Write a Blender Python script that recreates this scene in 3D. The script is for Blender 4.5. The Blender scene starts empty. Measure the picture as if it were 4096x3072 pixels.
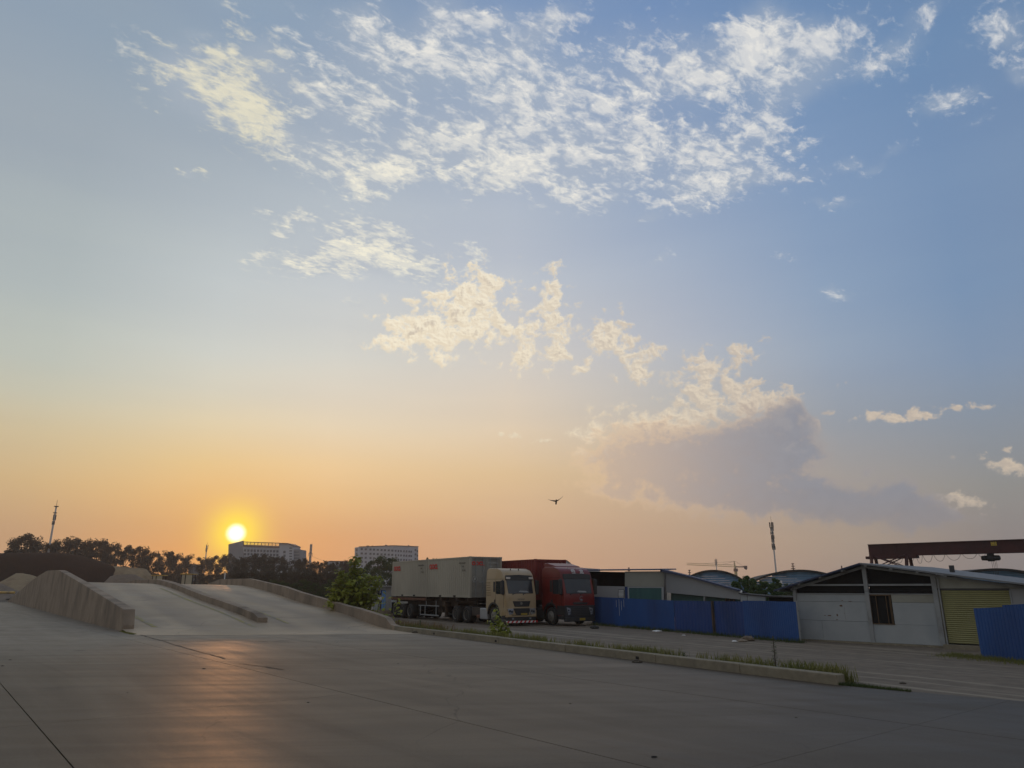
import bpy, bmesh, math, random
import numpy as np
from mathutils import Vector, Matrix, noise as mnoise
random.seed(7)
S = bpy.context.scene
COL = S.collection
rad = math.radians

# ------------------------------------------------------------------ camera
FPX = 2870.0; CX, CY = 2048.0, 1536.0; HORIZON = 2352.0; CAMH = 2.15
PITCH = math.atan((HORIZON - CY) / FPX)
cam_data = bpy.data.cameras.new('camera')
cam_data.sensor_width = 36.0
cam_data.lens = FPX / 4096.0 * 36.0
cam_data.clip_start = 0.1; cam_data.clip_end = 9000.0
cam = bpy.data.objects.new('camera', cam_data); COL.objects.link(cam)
cam.location = (0, 0, CAMH)
cam.rotation_euler = (rad(90) + PITCH, 0, 0)
S.camera = cam

def ray(u, v):
    x = (u - CX) / FPX; y = (CY - v) / FPX
    return (x, math.cos(PITCH) - y * math.sin(PITCH), math.sin(PITCH) + y * math.cos(PITCH))
def azel(u, v):
    d = Vector(ray(u, v)).normalized()
    return math.degrees(math.atan2(d.x, d.y)), math.degrees(math.asin(d.z))
def lin(c):
    if isinstance(c, str):
        c = c.lstrip('#'); c = tuple(int(c[i:i+2], 16) for i in (0, 2, 4))
    r = []
    for x in c:
        x /= 255.0
        r.append(x / 12.92 if x <= 0.04045 else ((x + 0.055) / 1.055) ** 2.4)
    return (r[0], r[1], r[2], 1.0)

# ------------------------------------------------------------------ world
SUN_AZ, SUN_EL = azel(944, 2133)
W = bpy.data.worlds.new('World'); W.use_nodes = True
nt = W.node_tree; N = nt.nodes; L = nt.links; N.clear()
def sock(x, inp):
    if isinstance(x, (int, float)): inp.default_value = x
    elif isinstance(x, (tuple, list)):
        inp.default_value = x if len(inp.default_value) == len(x) else tuple(x)[:len(inp.default_value)]
    else: L.new(x, inp)
def M_(op, a, b=None, c=None, clamp=False):
    n = N.new('ShaderNodeMath'); n.operation = op; n.use_clamp = clamp
    sock(a, n.inputs[0])
    if b is not None: sock(b, n.inputs[1])
    if c is not None: sock(c, n.inputs[2])
    return n.outputs[0]
def V_(op, a, b=None, scale=None):
    n = N.new('ShaderNodeVectorMath'); n.operation = op
    sock(a, n.inputs[0])
    if b is not None: sock(b, n.inputs[1])
    if scale is not None: sock(scale, n.inputs['Scale'])
    return n.outputs['Value'] if op in ('DOT_PRODUCT', 'LENGTH', 'DISTANCE') else n.outputs[0]
def MR(x, a, b, c=0.0, d=1.0, smooth=True):
    n = N.new('ShaderNodeMapRange'); n.interpolation_type = 'SMOOTHSTEP' if smooth else 'LINEAR'; n.clamp = True
    sock(x, n.inputs['Value'])
    for k, val in zip(('From Min', 'From Max', 'To Min', 'To Max'), (a, b, c, d)): n.inputs[k].default_value = val
    return n.outputs[0]
def MIX(f, a, b, mode='MIX'):
    n = N.new('ShaderNodeMix'); n.data_type = 'RGBA'; n.blend_type = mode
    sock(f, n.inputs[0]); sock(a, n.inputs[6]); sock(b, n.inputs[7])
    return n.outputs[2]
def XYZ(x, y, z):
    n = N.new('ShaderNodeCombineXYZ'); sock(x, n.inputs[0]); sock(y, n.inputs[1]); sock(z, n.inputs[2]); return n.outputs[0]
def NOISE(vec, scale, detail=6, rough=0.55, dist=0.0, color=False):
    n = N.new('ShaderNodeTexNoise'); n.inputs['Scale'].default_value = scale; n.inputs['Detail'].default_value = detail
    n.inputs['Roughness'].default_value = rough; n.inputs['Distortion'].default_value = dist
    L.new(vec, n.inputs['Vector']); return n.outputs[1] if color else n.outputs[0]

tc = N.new('ShaderNodeTexCoord'); DIR = V_('NORMALIZE', tc.outputs['Generated'])
sp = N.new('ShaderNodeSeparateXYZ'); L.new(DIR, sp.inputs[0]); dx, dy, dz = sp.outputs
AZ = M_('MULTIPLY', M_('ARCTAN2', dx, dy), 180 / math.pi)
EL = M_('MULTIPLY', M_('ARCSINE', dz), 180 / math.pi)
sd = Vector((math.sin(rad(SUN_AZ)) * math.cos(rad(SUN_EL)), math.cos(rad(SUN_AZ)) * math.cos(rad(SUN_EL)), math.sin(rad(SUN_EL))))
SANG = M_('MULTIPLY', M_('ARCCOSINE', M_('MINIMUM', V_('DOT_PRODUCT', DIR, tuple(sd)), 0.9999999)), 180 / math.pi)

# clear-sky colour: elevation ramps for a few azimuths, blended round the compass
def column(stops):
    n = N.new('ShaderNodeValToRGB'); cr = n.color_ramp; cr.interpolation = 'EASE' if False else 'LINEAR'
    stops = sorted(stops)
    L.new(MR(EL, -10, 90, 0, 1, False), n.inputs[0])
    for i, (e, c) in enumerate(stops):
        p = (e + 10) / 100.0
        el = cr.elements[i] if i < 2 else cr.elements.new(p)
        el.position = p
        el.color = lin(c)
    return n.outputs[0]
def col_px(u, lst, extra=()):
    return column([(azel(u, v)[1], c) for v, c in lst] + list(extra))
cols = [
    (-150, column([(-5, '#74706c'), (3, '#969088'), (15, '#929498'), (40, '#858b96'), (90, '#7c879c')])),
    (-75, column([(-5, '#8b8078'), (3, '#a99a88'), (15, '#a0a4a2'), (40, '#8496b0'), (62, '#858fa2'), (90, '#7c879c')])),
    (azel(100, 2000)[0], col_px(100, [(2340, '#b98f74'), (2127, '#c69e78'), (1915, '#d4b585'), (1720, '#d4c39e'), (1560, '#cac8b4'), (1418, '#bfc5bc'), (1134, '#b4bebe'), (425, '#9eaab5'), (0, '#92a3b4')], [(62, '#858fa2'), (90, '#7c879c')])),
    (azel(800, 2000)[0], col_px(800, [(2352, '#d0875c'), (2200, '#dc985f'), (2000, '#e6b87c'), (1850, '#e8ca94'), (1700, '#e3d4b2'), (1560, '#dad6c4'), (1400, '#d0d4ce'), (1100, '#c2cacd'), (550, '#a4b0bc'), (0, '#8da1b8')], [(62, '#858fa2'), (90, '#7c879c')])),
    (azel(1300, 2000)[0], col_px(1300, [(2352, '#d6946c'), (2150, '#e2a470'), (2000, '#ecc088'), (1850, '#f0d0a0'), (1700, '#e8d8bc'), (1560, '#e0d8c8'), (1418, '#d8d8d0'), (1134, '#c6ccd1'), (700, '#b0bbc7'), (0, '#879cb7')], [(62, '#858fa2'), (90, '#7c879c')])),
    (azel(2048, 2000)[0], col_px(2048, [(2350, '#d2a484'), (2150, '#dcb18c'), (1900, '#e4c498'), (1700, '#e5d2b8'), (1450, '#d8d2ca'), (1134, '#c0c6cf'), (700, '#abb7c9'), (300, '#8ea3c0'), (0, '#8099bd')], [(62, '#858fa2'), (90, '#7c879c')])),
    (azel(2750, 2000)[0], col_px(2750, [(2350, '#c29e84'), (2150, '#c8a88c'), (1900, '#c8b298'), (1600, '#bfbdba'), (1350, '#b4bac6'), (1000, '#a4b2c7'), (600, '#8aa0c0'), (0, '#7390ba')], [(62, '#858fa2'), (90, '#7c879c')])),
    (azel(3400, 2000)[0], col_px(3400, [(2350, '#a89488'), (2150, '#b3a08e'), (1950, '#a89f98'), (1700, '#9ba0a8'), (1418, '#98a7bb'), (1134, '#8fa4bf'), (600, '#809abd'), (0, '#6d8db6')], [(62, '#858fa2'), (90, '#7c879c')])),
    (azel(4000, 2000)[0], col_px(4000, [(2350, '#8c8482'), (2150, '#968d8a'), (1950, '#94928f'), (1650, '#8b96a4'), (1418, '#8498b2'), (1134, '#7c96b6'), (600, '#7893b6'), (0, '#6a8ab2')], [(62, '#858fa2'), (90, '#7c879c')])),
    (85, column([(-5, '#6e6a66'), (3, '#868280'), (15, '#80889a'), (40, '#7a8496'), (90, '#7c879c')])),
    (150, column([(-5, '#74706c'), (3, '#969088'), (15, '#929498'), (40, '#858b96'), (90, '#7c879c')])),
]
# gentle large-scale waviness of the haze bands
AZw = AZ
base = cols[0][1]
for (a0, c0), (a1, c1) in zip(cols[:-1], cols[1:]):
    base = MIX(MR(AZw, a0, a1, 0, 1, False), base, c1)
# soft streaks in the low haze
streak = NOISE(XYZ(M_('MULTIPLY', AZ, 0.02), M_('MULTIPLY', EL, 0.16), 0.0), 1.0, 4, 0.5)
base = MIX(1.0, base, XYZ(MR(streak, .2, .8, .96, 1.05), MR(streak, .2, .8, .965, 1.04), MR(streak, .2, .8, .985, 1.015)), 'MULTIPLY')

# cloud masks: ellipses (centre u, v, half-length, half-width, angle, weight) in photo pixels turned into sky angles
VEC = XYZ(AZ, EL, 1.0)
warp = V_('SUBTRACT', NOISE(VEC, 0.22, 3, 0.5, color=True), (0.5, 0.5, 0.5))
warp2 = V_('SUBTRACT', NOISE(VEC, 0.9, 3, 0.6, color=True), (0.5, 0.5, 0.5))
WV = V_('ADD', VEC, V_('MULTIPLY', warp, (2.6, 2.0, 0.0)))
WV = V_('ADD', WV, V_('MULTIPLY', warp2, (1.3, 1.0, 0.0)))
AZ0, AZ1, EL0, EL1, MW, MH = -60.0, 60.0, -5.0, 60.0, 960, 520
gx, gy = np.meshgrid(AZ0 + (np.arange(MW) + .5) / MW * (AZ1 - AZ0), EL0 + (np.arange(MH) + .5) / MH * (EL1 - EL0))
def mask(blobs):
    tot = np.zeros_like(gx)
    for (u, v, a, b, ang, w) in blobs:
        c = azel(u, v); t = rad(ang)
        e1 = azel(u + 40 * math.cos(t), v - 40 * math.sin(t)); e2 = azel(u - 40 * math.sin(t), v - 40 * math.cos(t))
        A = Matrix((((e1[0]-c[0]) / 40 * a, (e2[0]-c[0]) / 40 * b), ((e1[1]-c[1]) / 40 * a, (e2[1]-c[1]) / 40 * b))).inverted()
        p = A[0][0] * (gx - c[0]) + A[0][1] * (gy - c[1]); q = A[1][0] * (gx - c[0]) + A[1][1] * (gy - c[1])
        g = w * np.exp(-0.75 * (p * p + q * q))
        tot = tot + g - tot * g
    return tot
HIGH = [  # altocumulus flock
    (860, 330, 230, 130, -20, .95), (960, 450, 180, 90, -30, .8), (700, 280, 90, 30, 5, .35), (1060, 250, 110, 90, -40, .6),
    (1120, 560, 190, 55, -35, .75), (1240, 370, 130, 60, -40, .6), (1350, 640, 150, 80, -20, .7),
    (1430, 740, 120, 40, -45, .7), (1520, 220, 180, 120, -15, .6), (1460, 440, 130, 60, 20, .65), (1650, 600, 150, 100, 15, .8),
    (1560, 690, 130, 50, 30, .7), (1420, 60, 110, 70, 20, .55), (1770, 100, 110, 90, 60, .75), (1960, 80, 90, 40, 0, .6),
    (2140, 130, 140, 60, 30, .8), (1900, 260, 210, 90, 20, .6), (2060, 420, 180, 160, 60, .75), (1900, 600, 150, 100, -30, .8),
    (2080, 680, 160, 50, 20, .75), (2330, 600, 190, 130, -10, .85), (2540, 600, 120, 100, 50, .75), (2280, 380, 180, 100, 10, .45),
    (2280, 780, 70, 90, 70, .45), (2440, 790, 60, 30, 20, .4), (2620, 320, 190, 90, 30, .7), (2920, 270, 300, 120, 12, .85), (3230, 250, 210, 110, 30, .85),
    (3060, 130, 110, 110, 60, .75), (2800, 620, 130, 160, 80, .85), (2960, 720, 280, 40, 5, .75), (2800, 760, 130, 40, 15, .65),
    (3050, 560, 80, 110, -60, .6), (2760, 840, 70, 22, 10, .45), (2600, 860, 55, 20, 5, .45), (3210, 600, 70, 30, 10, .45), (3100, 430, 130, 60, 30, .4),
    (3780, 410, 110, 50, 10, .75), (3560, 240, 150, 50, 25, .6), (3700, 60, 110, 60, 50, .5), (4030, 120, 110, 110, 40, .65), (4060, 300, 60, 40, 0, .6),
    (3390, 650, 50, 22, 0, .5), (3480, 680, 60, 16, 25, .45), (3330, 815, 90, 22, -5, .5), (3590, 600, 80, 20, 20, .4), (3900, 490, 60, 14, 30, .3),
    (770, 705, 55, 16, 0, .6), (800, 120, 45, 22, 0, .4), (900, 20, 90, 40, 0, .3), (1180, 870, 80, 25, 5, .7), (1130, 930, 70, 28, 15, .6), (1050, 1000, 60, 25, 30, .5),
    (1060, 850, 40, 20, 0, .35), (1390, 920, 100, 45, -5, .7), (1300, 1040, 180, 60, 5, 1.0), (1510, 980, 140, 60, 15, .95), (1650, 1050, 130, 60, -15, .95), (1400, 1060, 150, 40, 0, .8),
    (1330, 1000, 60, 30, 0, .4), (1420, 1220, 45, 14, 10, .35), (2050, 640, 300, 120, 0, .35), (2500, 180, 260, 90, 25, .35),
    (1900, 1020, 60, 40, -20, .4), (2640, 1030, 50, 18, 20, .5), (3150, 1020, 40, 14, 10, .4), (3350, 1180, 70, 26, -10, .55), (1820, 200, 500, 200, 10, .25),
]
WARM = [  # warm cumulus band above the haze
    (1720, 1290, 180, 90, 15, 1.0), (1640, 1310, 90, 55, 10, .8), (1860, 1270, 130, 90, 20, .8), (1920, 1190, 120, 110, 40, .9), (1990, 1330, 90, 60, -20, .6), (1760, 1390, 90, 45, -15, .7), (1850, 1170, 60, 60, 0, .5),
    (2200, 1180, 50, 90, -20, .7), (2180, 1300, 70, 110, -20, .85), (2080, 1440, 36, 70, -20, .7), (2210, 1430, 110, 35, 5, .75), (2300, 1330, 60, 60, 0, .6),
    (2340, 1455, 50, 18, 10, .6), (2450, 1330, 55, 110, -25, .85), (2540, 1440, 50, 70, -20, .75), (2580, 1380, 120, 28, -5, .6), (2440, 1340, 80, 30, 0, .6),
    (2190, 1508, 50, 18, 0, .5), (2770, 1500, 140, 40, 15, .65), (2860, 1470, 110, 70, 20, .6), (2960, 1520, 90, 36, -10, .6), (3000, 1390, 80, 26, 10, .45),
    (2760, 1640, 170, 80, 25, .85), (3000, 1590, 130, 60, 10, .7), (2560, 1670, 60, 90, 60, .55), (2380, 1730, 90, 80, 0, .75), (3130, 1620, 90, 20, 5, .5), (3140, 1560, 90, 20, 25, .45),
    (2070, 1756, 110, 14, 0, .6), (1830, 1745, 50, 20, 30, .4), (3640, 1657, 200, 20, 4, .9), (3760, 1650, 120, 14, 6, .7), (3510, 1665, 60, 20, 10, .35), (4020, 1856, 140, 26, -5, .7), (4010, 1812, 70, 14, 5, .55), (3830, 2010, 90, 60, 0, .45),
    (2700, 1760, 60, 50, 0, .4), (3400, 1545, 60, 16, 5, .35), (1980, 1600, 50, 18, 20, .25), (1560, 1330, 60, 18, 0, .25), (3960, 1630, 24, 12, 0, .4), (2990, 1700, 300, 60, 0, .5), (3140, 1720, 60, 70, 0, .5),
]
GREY = [  # big shaded cumulus bank
    (2700, 1860, 290, 130, -8, 1.0), (3000, 1790, 230, 110, 5, 1.0), (3120, 1760, 110, 110, 40, .9), (3190, 1680, 40, 40, 0, .7), (2960, 1960, 270, 90, 0, .9), (3300, 2020, 260, 70, -6, .95),
    (3600, 2010, 130, 75, -10, .95), (3740, 2060, 160, 40, -5, .7), (2480, 1850, 130, 110, 0, .7), (2620, 1990, 280, 36, -5, .5), (1190, 2052, 55, 12, 10, .3), (4030, 1950, 80, 16, 5, .3),
]
img = bpy.data.images.new('cloud_cover', MW, MH, float_buffer=True, is_data=True)
img.pixels.foreach_set(np.stack([mask(HIGH), mask(WARM), mask(GREY), np.ones_like(gx)], -1).astype(np.float32).ravel()); img.pack()
it = N.new('ShaderNodeTexImage'); it.image = img; it.extension = 'CLIP'; it.interpolation = 'Linear'
L.new(V_('MULTIPLY', V_('SUBTRACT', WV, (AZ0, EL0, 0)), (1 / (AZ1 - AZ0), 1 / (EL1 - EL0), 0)), it.inputs[0])
sc3 = N.new('ShaderNodeSeparateXYZ'); L.new(it.outputs[0], sc3.inputs[0]); HM, WM, GM = sc3.outputs
# sky beyond the frame carries on with the same broken flock
zp = M_('ADD', M_('MAXIMUM', dz, 0.0), 0.10)
PL = XYZ(M_('DIVIDE', dx, zp), M_('DIVIDE', dy, zp), 0.0)
outside = M_('MAXIMUM', MR(EL, 44, 52), M_('MAXIMUM', MR(AZ, 44, 56), MR(AZ, -46, -58, 0, 1)))
outside = M_('MULTIPLY', outside, MR(EL, 8, 24))
far = M_('MULTIPLY', MR(NOISE(PL, 0.8, 3, 0.5), .45, .65), 0.7)
HM = M_('MAXIMUM', HM, M_('MULTIPLY', outside, far))

# high flock: streaky, small cells
rot = XYZ(V_('DOT_PRODUCT', PL, (0.80, 0.60, 0)), V_('DOT_PRODUCT', PL, (-0.60 * 1.5, 0.80 * 1.5, 0)), 0.0)
n1 = NOISE(rot, 8.0, 7, 0.68, 0.5)
nf = NOISE(rot, 30.0, 5, 0.62, 0.4)
n1s = NOISE(V_('ADD', rot, (0.008, 0.018, 0)), 8.0, 4, 0.68, 0.5)
hv = M_('ADD', M_('MULTIPLY_ADD', M_('SUBTRACT', nf, 0.5), 2.4, M_('MULTIPLY', HM, 0.92)), M_('MULTIPLY', M_('SUBTRACT', n1, 0.5), 3.2))
ha = M_('MULTIPLY', MR(hv, 0.28, 1.22), MR(HM, .02, .18))
hshade = MR(M_('SUBTRACT', n1, n1s), -0.05, 0.05)
# warm and grey banks: billowy, in angle space
wn = NOISE(V_('MULTIPLY', VEC, (1.0, 1.25, 0.0)), 0.62, 8, 0.60, 0.25)
wns = NOISE(V_('ADD', V_('MULTIPLY', VEC, (1.0, 1.25, 0.0)), (-0.10, -0.14, 0)), 0.62, 5, 0.60, 0.25)
wf = NOISE(VEC, 2.4, 5, 0.6, 0.3)
wv = M_('ADD', M_('MULTIPLY_ADD', M_('SUBTRACT', wf, 0.5), 0.9, WM), M_('MULTIPLY', M_('SUBTRACT', wn, 0.5), 3.2))
wa = M_('MULTIPLY', MR(wv, 0.36, 0.85), MR(WM, .03, .2))
wshade = MR(M_('SUBTRACT', wn, wns), -0.06, 0.06)
gv = M_('ADD', M_('MULTIPLY_ADD', M_('SUBTRACT', wf, 0.5), 0.4, GM), M_('MULTIPLY', M_('SUBTRACT', wn, 0.5), 1.3))
ga = MR(gv, 0.24, 0.66)

hcol = MIX(MR(SANG, 22, 42), lin('#faf4de'), lin('#f0ede6'))
hcol = MIX(M_('MULTIPLY', hshade, 0.30), hcol, lin('#a7b3c6'))
hcol = MIX(MR(AZ, 15, 40, 0, .35), hcol, lin('#b8c2d2'))
yel = MR(V_('DISTANCE', VEC, (azel(850, 370)[0], azel(850, 370)[1], 1.0)), 4, 9, .6, 0)
hcol = MIX(yel, hcol, lin('#e4dcba'))
skyc = MIX(M_('MULTIPLY', MR(HM, .1, 1.0), 0.5), base, lin('#b4bcc6'))
skyc = MIX(M_('MULTIPLY', ha, 0.92), skyc, hcol)
wcol = MIX(MR(AZ, -10, 30), lin('#fff3d8'), lin('#dccab4'))
wcol = MIX(M_('MULTIPLY', wshade, 0.5), wcol, MIX(MR(AZ, -8, 14), lin('#e2cdac'), lin('#b9ab9f')))
wcol = MIX(MR(wv, 1.0, 1.55, 0, .7), wcol, lin('#c6b7a6'))
skyc = MIX(M_('MULTIPLY', wa, 0.86), skyc, wcol)
gcol = MIX(MR(AZ, 4, 25), lin('#ccb4a4'), lin('#878b98'))
gcol = MIX(MR(wn, .35, .65, 0, .35), gcol, MIX(MR(AZ, 2, 20), lin('#dabfa6'), lin('#9a9ca6')))
rim = M_('MULTIPLY', MR(gv, .42, .86, 1.0, 0.0), MR(AZ, 2, 28, .95, .15))
gcol = MIX(rim, gcol, lin('#efcda4'))
gcol = MIX(MR(EL, 3.0, 7.5, .7, 0), gcol, MIX(MR(AZ, 5, 24), lin('#cba78c'), lin('#9c928f')))
skyc = MIX(M_('MULTIPLY', ga, MR(AZ, 4, 16, .58, .86)), skyc, gcol)
# the sun through the haze: aureole and disc
glow = M_('EXPONENT', M_('MULTIPLY', SANG, -1 / 3.2))
skyc = MIX(M_('MULTIPLY', glow, 0.55), skyc, (1.0, 0.52, 0.10, 1))
halo = M_('EXPONENT', M_('MULTIPLY', M_('MULTIPLY', SANG, SANG), -1 / 3.0))
skyc = MIX(M_('MULTIPLY', halo, 0.96), skyc, (1.35, 1.02, 0.02, 1))
disc = MR(SANG, 0.22, 0.85, 1, 0)
skyc = MIX(disc, skyc, (2.4, 2.3, 1.8, 1))
# below the horizon: the dim far ground
skyc = MIX(MR(EL, -6, -1, 1, 0), skyc, lin('#5a534c'))

nish = N.new('ShaderNodeTexSky'); nish.sky_type = 'NISHITA'; nish.sun_disc = False
nish.sun_elevation = rad(SUN_EL); nish.sun_rotation = rad(SUN_AZ)
bg1 = N.new('ShaderNodeBackground'); L.new(skyc, bg1.inputs[0]); bg1.inputs[1].default_value = 0.97
bg2 = N.new('ShaderNodeBackground'); L.new(nish.outputs[0], bg2.inputs[0]); bg2.inputs[1].default_value = 0.004
ad = N.new('ShaderNodeAddShader'); L.new(bg1.outputs[0], ad.inputs[0]); L.new(bg2.outputs[0], ad.inputs[1])
wo = N.new('ShaderNodeOutputWorld'); L.new(ad.outputs[0], wo.inputs[0])

S.world = W
W.cycles.sampling_method = 'MANUAL'; W.cycles.sample_map_resolution = 512
# ------------------------------------------------------------------ sun
sun_d = bpy.data.lights.new('sun', 'SUN'); sun_d.energy = 0.24; sun_d.angle = rad(1.2); sun_d.color = (1.0, 0.42, 0.14)
sun = bpy.data.objects.new('sun', sun_d); COL.objects.link(sun)
sun.rotation_euler = (-sd).to_track_quat('-Z', 'Y').to_euler(); sun.location = (-40, 60, 60)

vs = S.view_settings; vs.view_transform = 'Standard'; vs.look = 'None'; vs.exposure = 0.0; vs.gamma = 1.0; vs.use_curve_mapping = False

# ------------------------------------------------------------------ helpers
def G(u, v, z=0.0):
    d = ray(u, v); t = (z - CAMH) / d[2]; return Vector((d[0]*t, d[1]*t, z))
def D(u, v, Y):
    d = ray(u, v); t = Y / d[1]; return Vector((d[0]*t, Y, CAMH + d[2]*t))
def onl(P0, d, u, v):
    """point where the sight line meets the vertical plane through P0 along plan direction d; returns (s, z)"""
    r = ray(u, v); k = r[0] / r[1]
    s = (k * P0[1] - P0[0]) / (d[0] - k * d[1])
    Y = P0[1] + d[1] * s
    return s, CAMH + r[2] * Y / r[1]
def norm2(x, y):
    l = math.hypot(x, y); return (x / l, y / l)

class Frame:
    """local frame: a along t, b along n (to the right of t seen from above rotated), z up"""
    def __init__(s, P0, t, z=0.0):
        s.P = Vector((P0[0], P0[1], z)); tt = norm2(*t)
        s.t = Vector((tt[0], tt[1], 0)); s.n = Vector((-tt[1], tt[0], 0))
        M = Matrix.Identity(4)
        for i in range(3):
            M[i][0] = s.t[i]; M[i][1] = s.n[i]; M[i][2] = (0, 0, 1)[i]; M[i][3] = s.P[i]
        s.M = M
    def w(s, a, b, z=0): return s.M @ Vector((a, b, z))
ID = Frame((0, 0), (1, 0))

ORG = {}
def tag(o, label=None, cat=None, group=None, kind=None):
    if label: o['label'] = label
    if cat: o['category'] = cat
    if group: o['group'] = group
    if kind: o['kind'] = kind
    return o
def thing(name, loc, label, cat, group=None):
    o = bpy.data.objects.new(name, None); COL.objects.link(o); o.empty_display_size = 0.2
    o.location = loc; ORG[o] = Vector(loc)
    return tag(o, label, cat, group)

class MB:
    def __init__(s, fr=None): s.v = []; s.f = []; s.m = []; s.fr = fr or ID; s.cm = 0
    def add(s, pts, faces):
        k = len(s.v); M = s.fr.M
        s.v += [M @ Vector(p) for p in pts]
        s.f += [tuple(i + k for i in f) for f in faces]; s.m += [s.cm] * len(faces)
        return s
    def box(s, x0, x1, y0, y1, z0, z1):
        return s.add([(x0,y0,z0),(x1,y0,z0),(x1,y1,z0),(x0,y1,z0),(x0,y0,z1),(x1,y0,z1),(x1,y1,z1),(x0,y1,z1)],
                     [(0,3,2,1),(4,5,6,7),(0,1,5,4),(1,2,6,5),(2,3,7,6),(3,0,4,7)])
    def ext(s, pts, vec):
        n = len(pts); v = Vector(vec)
        s.add(list(pts) + [Vector(p) + v for p in pts], [tuple(range(n))[::-1], tuple(range(n, 2*n))] + [(i, (i+1) % n, (i+1) % n + n, i+n) for i in range(n)])
        return s
    def tube(s, p, q, r0, r1=None, n=6, caps=True):
        p = Vector(p); q = Vector(q); r1 = r0 if r1 is None else r1
        ax = (q - p)
        if ax.length < 1e-6: return s
        ax.normalize(); up = Vector((0,0,1)) if abs(ax.z) < .9 else Vector((1,0,0))
        e1 = ax.cross(up).normalized(); e2 = ax.cross(e1)
        ring = lambda c, r: [c + (e1*math.cos(2*math.pi*i/n) + e2*math.sin(2*math.pi*i/n))*r for i in range(n)]
        f = [(i, (i+1) % n, (i+1) % n+n, i+n) for i in range(n)]
        if caps: f += [tuple(range(n))[::-1], tuple(range(n, 2*n))]
        return s.add(ring(p, r0) + ring(q, r1), f)
    def path(s, pts, r, n=5):
        for a, b in zip(pts[:-1], pts[1:]): s.tube(a, b, r, n=n)
        return s
    def lathe(s, c, ax, prof, n=24):
        """prof: list of (distance along axis, radius)"""
        c = Vector(c); ax = Vector(ax).normalized(); up = Vector((0,0,1)) if abs(ax.z) < .9 else Vector((1,0,0))
        e1 = ax.cross(up).normalized(); e2 = ax.cross(e1); pts = []; f = []
        for h, r in prof:
            pts += [c + ax*h + (e1*math.cos(2*math.pi*i/n) + e2*math.sin(2*math.pi*i/n))*r for i in range(n)]
        for k in range(len(prof)-1):
            f += [(k*n+i, k*n+(i+1) % n, (k+1)*n+(i+1) % n, (k+1)*n+i) for i in range(n)]
        f += [tuple(range(n))[::-1], tuple(range((len(prof)-1)*n, len(prof)*n))]
        return s.add(pts, f)
    def quad(s, *p): return s.add(p, [tuple(range(len(p)))])
    def build(s, name, mats, parent=None, smooth=False, bevel=0.0, seg=2, bevel_filter=None, **kw):
        me = bpy.data.meshes.new(name)
        if parent is not None: org = ORG[parent]
        else:
            xs = [p.x for p in s.v]; ys = [p.y for p in s.v]; zs = [p.z for p in s.v]
            org = Vector(((min(xs)+max(xs))/2, (min(ys)+max(ys))/2, min(zs)))
        me.from_pydata([tuple(p - org) for p in s.v], [], s.f)
        if not isinstance(mats, (list, tuple)): mats = [mats]
        for m in mats: me.materials.append(m)
        if len(mats) > 1: me.polygons.foreach_set('material_index', s.m)
        if bevel > 0 or True:
            bm = bmesh.new(); bm.from_mesh(me)
            if bevel > 0:
                bmesh.ops.remove_doubles(bm, verts=bm.verts, dist=1e-5)
                ed = [e for e in bm.edges if len(e.link_faces) == 2 and e.calc_face_angle(0) > .5 and (bevel_filter is None or bevel_filter(e))]
                bmesh.ops.bevel(bm, geom=ed, offset=bevel, segments=seg, affect='EDGES', profile=.5, clamp_overlap=True)
            if len(bm.faces) < 60000: bmesh.ops.recalc_face_normals(bm, faces=bm.faces)
            bm.to_mesh(me); bm.free()
        if smooth:
            me.polygons.foreach_set('use_smooth', [True]*len(me.polygons))
            try: me.set_sharp_from_angle(angle=rad(40))
            except Exception: pass
        o = bpy.data.objects.new(name, me); COL.objects.link(o)
        if parent is not None: o.parent = parent; ORG[o] = org
        else: o.location = org; ORG[o] = org
        return tag(o, **kw)

def copy_tree(o, parent=None):
    c = o.copy(); COL.objects.link(c); c.parent = parent
    for ch in list(o.children): copy_tree(ch, c)
    return c

def text_mesh(txt, size, M, mat, parent, name='lettering', ext=0.004, squash=1.0, bold=0.0):
    """flat lettering; M maps (x right, y up, z out) to world"""
    cu = bpy.data.curves.new('txt', 'FONT'); cu.body = txt; cu.size = size; cu.extrude = ext; cu.offset = bold
    cu.resolution_u = 3
    cu.align_x = 'CENTER'; cu.align_y = 'CENTER'
    to = bpy.data.objects.new('txt', cu); COL.objects.link(to)
    dg = bpy.context.evaluated_depsgraph_get()
    me = bpy.data.meshes.new_from_object(to.evaluated_get(dg))
    bpy.data.objects.remove(to)
    me.transform(Matrix.Diagonal((squash, 1, 1, 1)))
    me.transform(M); me.transform(Matrix.Translation(-ORG[parent]))
    me.materials.clear(); me.materials.append(mat)
    o = bpy.data.objects.new(name, me); COL.objects.link(o); o.parent = parent; ORG[o] = ORG[parent]
    return o
def basis(p, x, y):
    x = Vector(x).normalized(); y = Vector(y).normalized(); z = x.cross(y); M = Matrix.Identity(4)
    for i in range(3): M[i][0] = x[i]; M[i][1] = y[i]; M[i][2] = z[i]; M[i][3] = p[i]
    return M

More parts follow.
